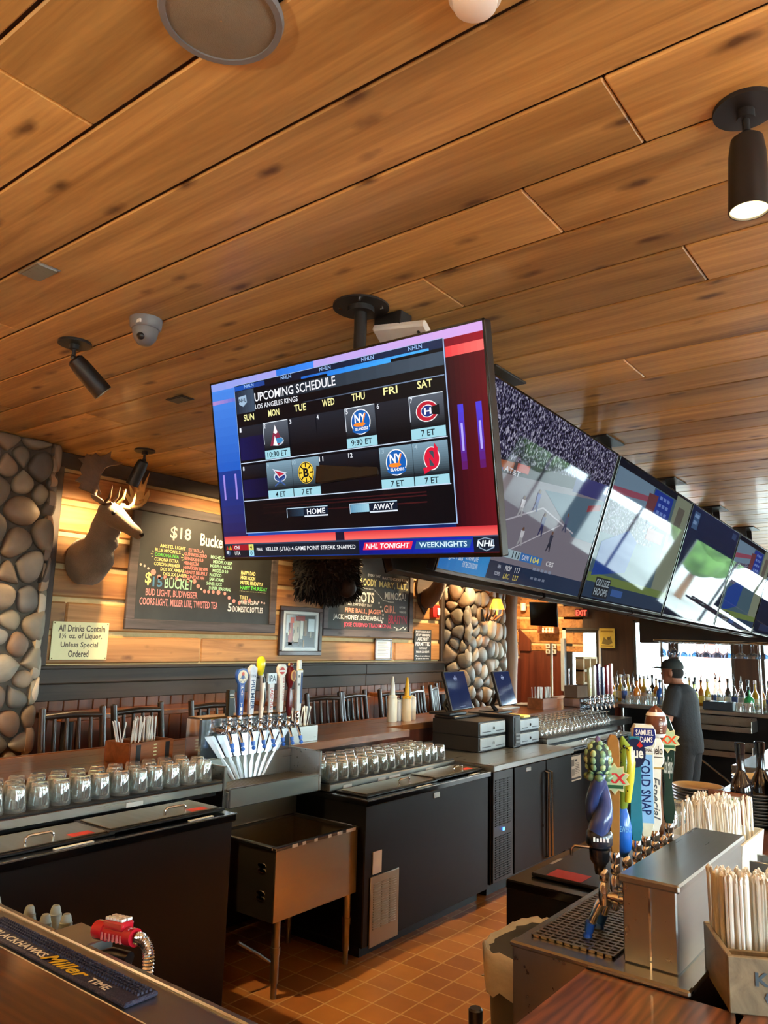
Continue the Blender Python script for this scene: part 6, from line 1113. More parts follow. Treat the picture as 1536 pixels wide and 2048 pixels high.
def screen(label, c, w, h, lean, zs, yaw=0):
    t = thing('order_screen', label, 'monitor', (c[0], c[1], zs)); R_ = Matrix.Rotation(yaw, 4, 'Z'); ex = R_ @ V((1, 0, 0)); ey = R_ @ V((-.0, -math.sin(lean), -math.cos(lean))); f = Fr(V((c[0], c[1], c[2]))-ex*w/2, ex, ey, w, h)
    m4 = Matrix((f.x, f.y, f.n)).transposed().to_4x4(); m4.translation = f.o
    MB().box((0, 0, -.03), (w, h, 0), BLACKPLASTIC, .006, xf=m4).build('casing', t, smooth=30); s_ = MB().box((.008, .008, .0), (w-.008, h-.008, .0015), SCR, xf=m4).build('screen', t)
    mb = MB(); mb.rect(f, .44, .12, .50, .145, .002, GLOW, C(110, 120, 150)); [mb.rect(f, .39+i*.055, .165, .432+i*.055, .22, .002, GLOW, C(130, 140, 170)) for i in range(3)]; mb.rect(f, .40, .235, .54, .25, .002, GLOW, C(110, 120, 150)); mb.line(f, [(.36+.03*i, .91+.012*(i % 2)) for i in range(11)], .003, .002, GLOW, C(90, 100, 130)); mb.build('lettering', s_)
    b = f.p(.5, .55, -.03); q = V((b.x-.02, b.y+.05, zs+.02)); mb = MB(); mb.tube([b, b+V((0, .06, -.04)), V((q.x, q.y+.05, q.z+.05)), q], .02, BLACKMETAL, 10); mb.box((c[0]-.13, c[1]-.05, zs), (c[0]+.13, c[1]+.16, zs+.022), BLACKMETAL, .005); mb.build('stand', t)
screen('dark order screen standing nearer the squeeze bottles', (5.56, 3.50, 1.50), .40, .32, .28, 1.146, .12); screen('dark order screen standing farther from the squeeze bottles', (6.33, 3.48, 1.49), .36, .31, .28, 1.114, .10)
MB2 = MB(); MB2.box((6.12, 3.14, 1.1135), (6.24, 3.32, 1.13), pm('yellow_pad', (220, 200, 110), .6), .002); single(MB2, 'note_pad', 'pale yellow pad lying on the right drawer stack', 'note pad', (6.18, 3.23, 1.113))
# ------------------------------------------------------------------ far back bar under the windows
FX0 = 9.40
t = thing('service_counter', 'far steel-edged back bar counter under the bright windows', 'counter', (9.75, 2.4, 0))
mb = MB(); mb.box((FX0-.03, .6, 1.005), (10.1, 4.6, 1.05), STEELX, .006); mb.build('worktop', t, smooth=30)
mb = MB(); mb.box((FX0, 3.50, .5), (10.05, 4.55, 1.005), BARPANEL, .004, (.5, .4, .5)); mb.build('wood_front', t)
mb = MB(); mb.box((FX0+.02, .6, 0), (10.05, 3.498, 1.005), COOLERBLACK, .004); mb.build('black_cabinet', t)
mb = MB(); mb.cyl((FX0-.02, 3.485, .0), (FX0-.02, 3.485, 1.0), .022, STEEL); mb.build('corner_post', t)
mb = MB(); mb.box((FX0-.035, 3.5, .62), (FX0-.002, 4.3, .86), STEELX, .004); mb.build('steel_panel', t)
SP = [(1.99, 2.66)]
for z, lab in ((.855, 'upper'), (.585, 'lower')):
    q = thing('speed_rail', '%s stainless speed rail on the front of the far back bar' % lab, 'shelf', (9.25, 2.3, z)); mb = MB(); mb.box((FX0-.28, 1.99, z), (FX0-.005, 2.68, z+.012), STEELX, .002); mb.box((FX0-.285, 1.99, z), (FX0-.273, 2.68, z+.055), STEELX, .002); mb.box((FX0-.28, 1.985, z), (FX0-.005, 1.995, z+.12), STEELX, .002); mb.build('tray', q, smooth=30)
    mb = MB(); mb.box((FX0-.02, 1.99, z+.04), (FX0-.002, 2.68, z+.14), STEELX, .002); mb.build('back_sheet', q)
mb = MB(); mb.tube([(FX0-.14, 2.62, .56), (FX0-.16, 2.3, .34), (FX0-.18, 2.14, .22)], .012, STEEL); single(mb, 'brace_bar', 'thin steel brace slanting under the lower speed rail', 'brace', (9.25, 2.2, .2))
# overhead dark panel and the hanging glass rack
mb = MB(); mb.box((10.08, 1.0, 1.79), (10.14, 3.50, 2.17), BLACKMETAL, .005); t = thing('overhead_panel', 'dark overhead panel hanging above the far back bar', 'panel', (10.11, 2.2, 2.17)); mb.build('board', t, smooth=30)
for y in (1.3, 2.2, 3.1): mb = MB(); mb.cyl((10.11, y, 2.16), (10.11, y, CEIL), .015, BLACKMETAL); mb.build('hanger', t)
mb = MB(); mb.box((10.07, 1.0, 1.91), (10.08, 2.2, 1.92), STEEL); mb.build('edge_strip', t)
t = thing('glass_rack', 'overhead stainless glass rack on posts above the far back bar', 'glass rack', (9.35, 2.3, 1.05)); mb = MB(); mb.cyl((9.40, 3.0, 1.05), (9.40, 3.0, 1.82), .017, STEEL); mb.box((9.36, 2.95, 1.0505), (9.44, 3.05, 1.065), STEEL, .003); mb.build('post', t); mb = MB(); mb.cyl((9.40, 1.93, 1.0505), (9.40, 1.93, 1.82), .014, STEEL); mb.build('post', t)
mb = MB(); mb.tube([(9.40, 3.0, 1.82), (9.40, .9, 1.80)], .016, STEEL); mb.tube([(9.14, 3.0, 1.82), (9.14, .9, 1.80)], .012, STEEL)
for i in range(19): y = 2.95-i*.11; mb.cyl((9.14, y, 1.805), (9.40, y, 1.805), .005, CHROME, seg=6)
mb.cyl((9.14, 3.0, 1.82), (9.4, 3.0, 1.82), .012, STEEL); mb.build('rack_frame', t)
mb = MB(); mb.lathe((0, 0, 0), [(.036, 0), (.036, -.002), (.005, -.008), (.004, -.085), (.012, -.10), (.04, -.115), (.055, -.135), (.057, -.16)], HGLASS, seg=14, cap=False); hg = single(mb, 'martini_glass', 'stemmed glass hanging upside down from the overhead rack', 'glass', (0, 0, 0), 'glasses hanging from the overhead rack', 60)
copies(hg, [(9.20+.125*(i % 2), 2.70-.122*(i//2), 1.800) for i in range(16)])
mb = MB(); mb.lathe((0, 0, 0), [(.034, 0), (.034, -.002), (.005, -.008), (.004, -.06), (.02, -.075), (.045, -.11), (.046, -.14), (.036, -.17)], HGLASS, seg=14, cap=False); wg = single(mb, 'wine_glass', 'round wine glass hanging upside down at the post end of the rack', 'glass', (0, 0, 0), 'wine glasses hanging near the post', 60)
copies(wg, [(9.2+.12*(i % 2), 2.93-.1*(i//2), 1.800) for i in range(4)])
# bottles: one of each kind, then copies
def bottle(name, label, group, h, r, neck, glass, cap, capm, lab=None, liquid=None):
    t = thing(name, label, 'bottle', (0, 0, 0), group); mb = MB()
    mb.lathe((0, 0, 0), [(r*.9, 0), (r, .006), (r, h*.52), (r*.9, h*.60), (neck*1.2, h*.72), (neck, h*.78), (neck, h*.96), (neck*1.15, h*.965), (neck*1.15, h)], glass, seg=14); mb.build('glass_body', t, smooth=50)
    if lab: mb = MB(); mb.lathe((0, 0, h*.14), [(r*1.015, 0), (r*1.015, h*.28)], lab, seg=14, cap=False); mb.build('label', t)
    mb = MB()
    if cap == 'pourer': mb.lathe((0, 0, h), [(neck*1.2, 0), (neck*1.25, .012), (neck*.5, .02)], capm, seg=10); mb.tube([(0, 0, h+.01), (0, 0, h+.045), (.012, 0, h+.075)], [.007, .006, .004], capm, 8)
    else: mb.lathe((0, 0, h), [(neck*1.25, -.004), (neck*1.3, .03), (neck, .034)], capm, seg=12)
    mb.build('pourer' if cap == 'pourer' else 'cap', t); return t
def gl(name, c, rough=.08): return pm(name, c, rough, spec=.6, var=.05, coat=.3)
CLEARB = thin_glass('clear_bottle_glass', (196, 210, 214), .8, .10, haze=.04); AMB, GRN, DRK, GOLD = gl('amber_spirit', (186, 110, 30)), gl('green_bottle', (30, 150, 80)), gl('dark_bottle', (24, 22, 24)), gl('golden_spirit', (206, 170, 50)); LABW, LABY, LABB = pm('cream_bottle_label', (226, 220, 200), .6), pm('yellow_bottle_label', (214, 180, 70), .6), pm('blue_bottle_label', (60, 90, 160), .6)
kinds = [('clear', CLEARB, 'pourer', BLACKPLASTIC, LABW, .30, .038), ('amber', AMB, 'pourer', BLACKPLASTIC, LABY, .29, .037), ('dark', DRK, 'cap', BLACKPLASTIC, LABW, .31, .038), ('golden', GOLD, 'cap', WHITE, LABW, .30, .036), ('slim clear', CLEARB, 'pourer', BLACKPLASTIC, LABB, .33, .033)]
far = []
for i in range(66):
    row = i % 3; y = 4.0-.05*i+rnd(-.008, .008); x = 9.63+.15*row+rnd(-.015, .015)
    if y < .75: break
    if x < 9.72 and any(abs(y-q) < .10 for q in (2.10, 2.70, 3.10, 3.38)): continue
    if 2.2 < y < 2.6 and x < 9.66: continue
    far.append((i % 5 if rnd() < .6 else random.randrange(5), x, y))
for k, (nm, g_, cp, cm, lb, h, r) in enumerate(kinds):
    root = None
    for kk, x, y in far:
        if kk != k: continue
        if root is None: root = bottle('liquor_bottle', '%s liquor bottle %s standing along the far back bar' % (nm, 'with a black pourer' if cp == 'pourer' else 'with a cap'), '%s bottles along the far back bar' % nm, h, r, .013, g_, cp, cm, lb); root.location = (x, y, 1.0505)
        else: dup(root, (x, y, 1.0505), rnd(0, 6))
for lb, g_, p_, h, r in (('bright green squat bottle with a dark cap at the right of the far back bar', GRN, (9.60, 2.10, 1.0505), .24, .055), ('orange-shouldered bottle with a black pourer left of the man', gl('orange_liqueur', (226, 130, 40)), (9.60, 3.38, 1.0505), .27, .042), ('pale yellow-green bottle right behind the man', gl('chartreuse_spirit', (190, 200, 70)), (9.60, 2.70, 1.0505), .27, .05), ('blue-labelled bottle just left of the steel rack post', gl('blue_bottle', (40, 90, 170)), (9.60, 3.10, 1.0505), .27, .045)):
    b = bottle('liquor_bottle', lb, None, h, r, .014, g_, 'pourer' if 'pourer' in lb else 'cap', BLACKPLASTIC, None); b.location = p_
mb = MB(); mb.box((9.42, 2.24, 1.0505), (9.60, 2.56, 1.145), pm('charcoal_bin_plastic', (40, 50, 58), .5), .008); mb.box((9.435, 2.255, 1.14), (9.585, 2.545, 1.1455), BLACKPLASTIC); t = single(mb, 'service_bin', 'dark rectangular plastic bin on the far back bar right of the man', 'bin', (9.5, 2.4, 1.05))
t3 = tum.copy(); COL.objects.link(t3); tag(t3, 'upturned clear glass in the cluster on the counter left of the man', 'glass', 'glasses in the cluster left of the man'); copies(t3, [(9.42+.095*(i % 2), 3.42-.095*(i//2), 1.0505) for i in range(12) if i % 2 or abs(3.0-3.42+.095*(i//2)) > .08])
t3 = tum.copy(); COL.objects.link(t3); tag(t3, 'clear glass in the cluster at the right end of the far back bar', 'glass', 'glasses at the right of the far back bar'); copies(t3, [(9.42+.095*(i % 2), 2.17-.095*(i//2), 1.0505) for i in range(14) if i % 2 or abs(1.93-2.17+.095*(i//2)) > .08])
# second beer tower and its neighbours at the far end of the back counter
t = thing('beer_tower', 'far beer tower with six taps at the end of the back counter', 'beer tower', (8.55, 3.56, BT)); mb = MB(); mb.box((8.06, 3.46, BT+.001), (9.06, 3.66, 1.17), TOWER, .008); mb.box((8.06, 3.46, .80), (9.06, 3.495, BT+.001), TOWER, .003); mb.build('tower_body', t, smooth=30); mb = MB(); mb.box((8.30, 3.26, .86), (9.06, 3.459, .93), STEELX, .004); mb.build('drip_tray', t)
FT = [('pale tap handle with a gold panel, first on the far tower', (222, 206, 150)), ('cream tap handle, second on the far tower', (220, 214, 196)), ('dark violet tap handle, third on the far tower', (70, 40, 80)), ('navy and white tap handle, fourth on the far tower', (60, 70, 100)), ('red tap handle, fifth on the far tower', (150, 40, 44)), ('white-edged red tap handle, last on the far tower', (190, 120, 116))]
for i, (lb, c_) in enumerate(FT):
    tp = faucet(t, (8.16+i*.125, 3.46, 1.115), (0, -1, 0)); handle(lb, tp, 1.50+.02*(i % 3), [(.016, 0), (.02, .2), (.032, .7), (.034, .95), (.02, 1)], .03, c_, (lambda m, f, H, c_=c_: (m.rect(f, -.018, .06, .018, .22, 0, GLOSSINK, C(*[min(255, x*1.25+20) for x in c_])), m.rect(f, -.012, .09, .012, .2, .0005, GLOSSINK, C(*[x*.7 for x in c_])))))
t = thing('condiment_carrier', 'beige wooden carrier with round-cornered openings on the far tower box', 'carrier', (8.6, 3.61, 1.30)); f = Fr((8.05, 3.56, 1.62), (1, 0, 0), (0, 0, -1)); TAN = pm('pale_carrier_wood', (206, 176, 128), .6); mb = MB()
for z0, z1 in ((1.30, 1.33), (1.44, 1.47), (1.585, 1.61)): mb.box((8.40, 3.56, z0), (8.80, 3.66, z1), TAN, .004)
for x in (8.40, 8.585, 8.77): mb.box((x, 3.56, 1.33), (x+.03, 3.66, 1.6), TAN, .004)
mb.build('frame', t)
for lb, p_, s_, m in (('brown cardboard box on the far beer tower beside the carrier', (8.08, 3.50, 1.171), (.85, .155, .128), pm('brown_cardboard', (116, 92, 72), .8)),):
    single(MB().box(p_, V(p_)+V(s_), m, .004), 'cardboard_box', lb, 'box', p_)
xf = caddy('far wooden caddy of white straws near the far beer tower', (7.68, 3.72), .02, .36, .18, .11, BOXWOOD, (.5,))
straws('white wrapped straw in the far wooden caddy', 'straws in the far wooden caddy', inbox(xf, 30, -.15, .15, -.05, .05, .012, .05))
for i, (lb, x, y, a) in enumerate((('white menu sheet lying behind the far caddy', 7.9, 4.02, .2), ('white menu sheet lying nearest the log post on the back counter', 7.35, 4.02, -.1))):
    xf = Matrix.Translation((x, y, BT)) @ Matrix.Rotation(a, 4, 'Z'); single(MB().box((-.16, -.11, .0005), (.16, .11, .012), PAPER, .002, xf=xf), 'menu_sheet', lb, 'menu', (x, y, BT))
# ------------------------------------------------------------------ things beyond the bar
mb = MB(); pts = [(10.6, 5.72+.008*math.sin(i*2.1), i*.31) for i in range(11)]; mb.tube([(x, y, min(z, CEIL)) for x, y, z in pts], [.155+.007*math.sin(i*1.7) for i in range(11)], LOGPOST, 20); tag(mb.build('log_post', at=(10.6, 5.72, 0), smooth=60), 'round peeled log post behind the order screens', 'post')

tv('dark switched-off television hung in the far corner by the exit sign', (12.0, 6.05, 2.44), (0, -1, -.05), (.22, -.05, -1), .50, .40, lambda mb, f: mb.rect(f, .01, .01, .99, .99, 0, GLOSSBLACK, (0, 0, 0)), mount=lambda mb: mb.cyl((12.12, 5.72, 2.2), (12.12, 5.72, CEIL), .03, GREYPL))
t = thing('exit_sign', 'lit red EXIT sign above the far door', 'exit sign', (13.42, 5.71, 2.25)); MB().box((13.40, 5.585, 2.25), (13.46, 5.835, 2.385), pm('exit_housing', (60, 12, 12), .5), .005).build('housing', t)
f = Fr((13.399, 5.835, 2.385), (0, -1, 0), (0, 0, -1), .25, .135); mb = MB(); mb.txt(f, 'EXIT', .08, .14, .92, .86, .001, attr_mat('exit_letters', 3), C(255, 50, 36), .03); mb.build('lettering', t)
f2 = thing('wall_poster', 'yellow poster on the dark post between door and window', 'poster', (13.44, 5.25, 1.71)); MB().box((13.43, 5.11, 1.70), (13.46, 5.385, 2.045), pm('yellow_poster', (214, 196, 90), .5), .002).build('sheet', f2)
f = Fr((13.4295, 5.385, 2.045), (0, -1, 0), (0, 0, -1), .275, .345); mb = MB(); mb.rect(f, .1, .12, .9, .2, 0, INK, C(150, 130, 50)); mb.poly(f, [(.15, .8), (.3, .45), (.5, .6), (.75, .4), (.88, .75), (.6, .85)], 0, INK, C(120, 110, 60)); mb.disc(f, .62, .52, .1, .08, .0003, INK, C(90, 80, 40)); mb.rect(f, .1, .88, .9, .93, 0, INK, C(150, 130, 50)); mb.build('printing', f2)
fr_ = [(6.385, 1.66), (6.265, 1.66), (6.385, 1.56), (6.265, 1.56)]
for i, (y, z) in enumerate(fr_):
    t = thing('small_frame', 'small square pale frame, %s of the four on the far wall' % ('top left', 'top right', 'bottom left', 'bottom right')[i], 'picture', (13.44, y, z)); MB().box((13.41, y-.04, z), (13.455, y+.04, z+.08), pm('pale_frame', (206, 200, 186), .5), .003).build('frame', t); MB().box((13.405, y-.02, z+.02), (13.411, y+.02, z+.06), DARKSTEEL).build('picture', t)
t = thing('wall_shelf', 'small wooden wall shelf of trinkets under the far television', 'shelf', (13.35, 6.36, 1.93)); mb = MB(); mb.box((13.30, 6.19, 1.93), (13.47, 6.54, 1.95), BOXWOOD, .003, (.5,)*3); mb.box((13.30, 6.19, 1.95), (13.47, 6.21, 2.07), BOXWOOD, .003, (.5,)*3); mb.box((13.30, 6.52, 1.95), (13.47, 6.54, 2.07), BOXWOOD, .003, (.5,)*3); mb.build('board', t)
tk = MB().lathe((0, 0, 0), [(.02, 0), (.024, .03), (.014, .05), (.02, .07), (.008, .09)], WHITE, seg=10); k0 = single(tk, 'trinket', 'small pale trinket on the far wall shelf', 'trinket', (0, 0, 0), 'trinkets on the far wall shelf'); copies(k0, [(13.37, 6.26+.065*i, 1.951) for i in range(4)])
t = thing('wall_speaker', 'small white cylinder speaker high on the far wall', 'speaker', (13.4, 6.87, 2.4)); mb = MB(); mb.cyl((13.38, 6.87, 2.36), (13.38, 6.87, 2.50), .05, WHITE, seg=18); mb.build('case', t); mb = MB(); mb.box((13.38, 6.84, 2.41), (13.47, 6.90, 2.45), GREYPL); mb.build('bracket', t)
framed('framed_photo', 'black-and-white framed picture between the far stone pillar and the log post', 'picture', 11.05, 11.75, 1.72, 2.35, .09, pm('pale_picture_mount', (206, 202, 192), .6), pm('grey_photo', (120, 118, 112), .5, var=.6, scale=14), lambda mb, f: (mb.rect(f, .15, .3, .85, .8, 0, INK, C(70, 68, 64)), mb.rect(f, .3, .2, .7, .5, .0004, INK, C(150, 148, 140))), .03, 6.97)
t = thing('wall_banner', 'tall pale blue hanging banner beside the far stone pillar', 'banner', (10.6, 6.95, 2.1)); mb = MB(); f = Fr((10.35, 6.93, 2.75), (1, 0, 0), (0, 0, -1)); mb.prism(f, [(0, 0), (.62, 0), (.46, .8), (.12, 1.15), (0, 1.2)], 0, .02, pm('pale_blue_banner', (196, 212, 226), .6)); mb.build('cloth', t)
mb = MB(); f = Fr((13.44, 6.9, 2.0), (0, -1, 0), (0, 0, -1)); mb.prism(f, [(-.2, -.12), (.16, .2), (.16, .40), (-.2, .40)], 0, .03, BARPANEL); struct(mb.build('trim_5'))
mb = MB(); mb.box((13.40, 6.05, .9), (13.46, 6.12, 1.85), pm('grey_door_jamb', (150, 158, 160), .5)); struct(mb.build('trim_6'))
mb = MB(); mb.cyl((11.9, 5.6, 0), (11.9, 5.6, 1.75), .022, pm('cream_pole', (206, 190, 150), .5)); mb.cyl((11.9, 5.6, 0), (11.9, 5.6, .03), .14, BLACKMETAL, seg=20); single(mb, 'floor_pole', 'thin cream pole standing beyond the back counter', 'pole', (11.9, 5.6, 0))
# ------------------------------------------------------------------ the bartender
def solid(parts, name, m, parent, vox, at):
    mb = MB()
    for p_ in parts: p_(mb)
    o = mb.build(name, at=at, smooth=0, fix=True); r_ = o.modifiers.new('r', 'REMESH'); r_.mode = 'VOXEL'; r_.voxel_size = vox; sm = o.modifiers.new('s', 'SMOOTH'); sm.iterations = 3; sm.factor = .5
    me = bpy.data.meshes.new_from_object(o.evaluated_get(bpy.context.evaluated_depsgraph_get())); o.modifiers.clear(); o.data = me; me.name = name
    me.materials.clear(); me.materials.append(m); me.polygons.foreach_set('use_smooth', [True]*len(me.polygons)); me.polygons.foreach_set('material_index', [0]*len(me.polygons))
    if parent is not None: o.parent = parent; o.location = (0, 0, 0)
    return o
SKIN = pm('brown_skin', (150, 102, 78), .5, var=.08, scale=20); SHIRT = pm('charcoal_black_tee', (13, 17, 20), .85, var=.2, scale=14, bump=.3, bscale=60); PANTS = pm('black_trousers', (12, 15, 18), .85, var=.2, scale=14, bump=.3, bscale=60); CAPM = pm('dark_green_cap', (34, 42, 40), .8, bump=.2, bscale=200); HAIR = pm('short_dark_hair', (22, 18, 16), .9)
O = V((7.5, 2.20, 0)); Fd = V((.06, .998, 0)); Ld = V((-.998, .06, 0))
def B_(l, f, z): return O+Ld*l+Fd*f+V((0, 0, z))
def limb(pts, rs, n=14, flat=None): return lambda mb: mb.tube([B_(*p_) for p_ in pts], rs, SKIN, n, flat=flat)
def trunk(k): return lambda mb: mb.loft([[B_(a*math.cos(2*PI*j/22), f+b*math.sin(2*PI*j/22), z) for j in range(22)] for z, f, a, b in ((.84, -.01, .165+k, .125+k), (.93, -.005, .175+k, .13+k), (1.03, .0, .165+k, .12+k), (1.15, .008, .175+k, .122+k), (1.27, .02, .19+k, .125+k), (1.34, .03, .185+k, .11+k), (1.385, .04, .13+k, .085+k), (1.41, .045, .075+k, .07+k))], SKIN)
man = thing('person', 'person in a black cap and dark short-sleeved tee working behind the bar', 'person', O)
H = (0, .10, 1.505)
def head(mb):
    c = B_(*H); x = Matrix((Ld, Fd, V((0, 0, 1)))).transposed(); mb.ell(c+V((0, 0, .02)), (.074, .095, .098), SKIN, 20, 14, x); mb.ell(c+Fd*.022-V((0, 0, .045)), (.056, .074, .066), SKIN, 18, 12, x)
    mb.tube([c+Fd*.088+V((0, 0, .02)), c+Fd*.105-V((0, 0, .012)), c+Fd*.09-V((0, 0, .022))], [.008, .015, .012], SKIN, 8); mb.ell(c+Fd*.085-V((0, 0, .055)), (.022, .014, .010), SKIN, 10, 6, x); mb.ell(c+Fd*.07-V((0, 0, .09)), (.026, .022, .02), SKIN, 10, 6, x)
    for s_ in (-1, 1): mb.ell(c+Ld*.074*s_-Fd*.005, (.012, .022, .032), SKIN, 10, 6, x); mb.ell(c+Ld*.03*s_+Fd*.08+V((0, 0, .03)), (.02, .012, .008), SKIN, 8, 5, x)
def hand(l, f, z, s_):
    def g(mb):
        c = V((l, f, z)); mb.tube([B_(*c), B_(*(c+V((-.012*s_, .05, -.012)))), B_(*(c+V((-.018*s_, .085, -.03))))], [.024, .038, .036], SKIN, 12, flat=(1, .5))
        for i, L_ in enumerate((.062, .072, .068, .052)): a = c+V((-.045*s_+.024*i*s_-.002, .09, -.03)); mb.tube([B_(*a), B_(*(a+V((0, L_*.5, -.012)))), B_(*(a+V((0, L_*.8, -.04))))], [.0095, .009, .007], SKIN, 8)
        a = c+V((-.04*s_, .03, -.01)); mb.tube([B_(*a), B_(*(a+V((-.025*s_, .03, -.01)))), B_(*(a+V((-.028*s_, .06, -.03))))], [.012, .011, .008], SKIN, 8)
    return g
parts = [trunk(0), head, limb([(0, .04, 1.36), (0, .07, 1.43), (0, .085, 1.47)], [.062, .056, .058])]
for s_ in (-1, 1):
    sh, el, wr = (.195*s_, .03, 1.335), (.235*s_, .075 if s_ > 0 else .10, 1.085), (.16*s_ if s_ > 0 else -.10, .30, 1.0)
    parts += [limb([(.13*s_, .03, 1.35), sh, (.215*s_, .045, 1.22), el], [.05, .058, .05, .041]), limb([el, tuple((a+b)/2 for a, b in zip(el, wr)), wr], [.042, .039, .027]), hand(*wr, s_)]
    parts += [limb([(.09*s_, -.01, .88), (.10*s_, .0, .7), (.10*s_, .012, .49), (.10*s_, -.02, .30), (.10*s_, -.03, .09)], [.10, .085, .062, .056, .04]), limb([(.10*s_, -.06, .045), (.10*s_, .03, .04), (.105*s_, .15, .028)], [.042, .042, .03], flat=(1, .8))]
body = solid(parts, 'body', SKIN, man, .0085, O)
sl = []
for s_ in (-1, 1): sl += [limb([(.12*s_, .03, 1.35), (.195*s_, .03, 1.33), (.222*s_, .047, 1.21), (.233*s_, .06, 1.135)], [.06, .072, .069, .067], flat=(1, 1))]
solid([trunk(.012)]+sl, 'tee_shirt', SHIRT, man, .011, O)
pt = [lambda mb: mb.loft([[B_(a*math.cos(2*PI*j/22), f+b*math.sin(2*PI*j/22), z) for j in range(22)] for z, f, a, b in ((.80, -.01, .18, .135), (.86, -.01, .185, .142), (.94, -.005, .184, .14))], SKIN)]
for s_ in (-1, 1): pt += [limb([(.085*s_, -.01, .88), (.10*s_, 0, .7), (.10*s_, .012, .49), (.10*s_, -.02, .30), (.10*s_, -.03, .06)], [.112, .098, .08, .075, .07])]
solid(pt, 'trousers', PANTS, man, .012, O)
for s_ in (-1, 1): mb = MB(); mb.tube([B_(.10*s_, -.075, .05), B_(.10*s_, .0, .055), B_(.105*s_, .1, .042), B_(.106*s_, .175, .03)], [.045, .05, .045, .026], BLACKPLASTIC, 14, flat=(1, .95)); mb.build('shoe', man, smooth=60)
c = B_(*H); X3 = Matrix((Ld, Fd, V((0, 0, 1)))).transposed(); mb = MB(); mb.lathe(c+V((0, 0, .045)), [(.084, -.005), (.0845, .02), (.078, .05), (.055, .078), (.02, .09), (.002, .091)], CAPM, seg=24)
mb.v = [c+Fd*((v-c).dot(Fd)*1.22+.0)+Ld*(v-c).dot(Ld)+V((0, 0, (v-c).z)) for v in mb.v]
mb.ell(c+Fd*.125+V((0, 0, .046)), (.068, .078, .011), CAPM, 20, 8, X3); mb.build('cap', man, smooth=60)
mb = MB(); mb.ell(c-Fd*.02+V((0, 0, .008)), (.077, .083, .075), HAIR, 18, 12, X3); mb.build('hair', man, smooth=60)
# ------------------------------------------------------------------ near right bar: plates, bottles, straws, caddies
t = thing('glass_mat', 'dark red rubber bar mat beyond the near beer tower', 'bar mat', (2.86, .85, BT)); MB().box((2.62, .74, BT+.0005), (3.12, .93, BT+.010), pm('maroon_bar_mat', (62, 14, 26), .6), .003).build('mat', t)
mb = MB(); mb.lathe((0, 0, 0), [(.040, 0), (.042, .01), (.036, .10), (.030, .118), (.004, .12)], GLASS, seg=14, cap=False); g0 = single(mb, 'tumbler', 'upturned clear glass on the dark red mat beyond the near taps', 'glass', (0, 0, 0), 'glasses on the dark red mat', 60)
copies(g0, [(2.80+.098*(i % 3), .80+.092*(i//3), BT+.0105) for i in range(6)])
PLATE = pm('dark_stoneware_rim', (112, 106, 98), .35, var=.3); PIN = pm('cream_glaze', (222, 190, 126), .3)
def plate(label, group):
    t = thing('plate', label, 'plate', (0, 0, 0), group); mb = MB(); mb.lathe((0, 0, 0), [(.05, 0), (.055, .002), (.085, .010), (.098, .017), (.0985, .0195), (.095, .0195)], PLATE, seg=28, cap=False); mb.lathe((0, 0, 0), [(.001, .0005), (.05, .0006)], PLATE, seg=28, cap=False); mb.build('underside', t, smooth=50)
    mb = MB(); mb.lathe((0, 0, 0), [(.095, .0195), (.086, .0165), (.055, .007), (.001, .0065)], PIN, seg=28, cap=False); mb.build('well', t, smooth=50); return t
for (x, y, n, lb) in ((3.30, .93, 11, 'stacked stoneware plate in the left stack beyond the near taps'), (3.42, .735, 10, 'stacked stoneware plate in the right stack by the wine bottles'), (3.72, .80, 11, 'stacked stoneware plate in the rear stack')):
    p0 = plate(lb, lb.replace('stacked ', '').replace('plate', 'plates'))
    for i in range(n):
        q = (x+rnd(-.002, .002), y+rnd(-.002, .002), BT+.0005+i*.0118)
        if i == 0: p0.location = q
        else: dup(p0, q)
t = thing('handwritten_sign', 'tan cardboard sign with handwriting leaning by the plates', 'sign', (3.16, .93, BT)); f = Fr((3.10, 1.02, 1.175), (.35, -.94, 0), (.25, .05, -.96), .155, .105); mb = MB(); mb.prism(f, [(0, 0), (.9, .02), (1, .3), (.95, .75), (.78, 1), (0, .98)], -.002, .001, pm('tan_cardboard', (206, 178, 124), .8)); mb.build('card', t)
mb = MB(); mb.txt(f, '$18', .38, .12, .58, .34, .0016, INK, C(60, 48, 36), .02); mb.txt(f, 'Bucket', .08, .12, .34, .28, .0016, INK, C(90, 76, 54)); mb.txt(f, 'Light', .42, .45, .72, .58, .0016, INK, C(70, 58, 44)); mb.txt(f, 'Domestic bottles', .1, .68, .75, .8, .0016, INK, C(90, 76, 54)); mb.build('lettering', t)
single(MB().box((3.03, .78, BT+.0005), (3.18, 1.04, BT+.022), BOXWOOD, .003, (.5, .3, .4)), 'wooden_board', 'low wooden board under the cardboard sign', 'board', (3.1, .9, BT))
t = thing('picture_holder', 'wooden table stand holding a green picture card before the plates', 'card stand', (3.22, .80, BT)); f = Fr((3.19, .86, 1.215), (.3, -.95, 0), (.08, .02, -1), .135, .14); mb = MB(); mb.prism(f, [(0, 0), (.16, 0), (.16, 1), (0, 1)], -.012, .004, BOXWOOD); mb.prism(f, [(.84, .1), (1, .1), (1, 1), (.84, 1)], -.012, .004, BOXWOOD); mb.prism(f, [(0, 0), (1, .06), (1, .12), (0, .1)], -.012, .004, BOXWOOD); mb.prism(f, [(0, .9), (1, .9), (1, 1), (0, 1)], -.02, .01, BOXWOOD); mb.build('frame', t)
mb = MB(); mb.rect(f, .2, .12, .84, .9, .001, GLOSSINK, C(206, 200, 170)); mb.rect(f, .26, .18, .8, .68, .0016, GLOSSINK, C(110, 150, 70)); mb.build('card', t)
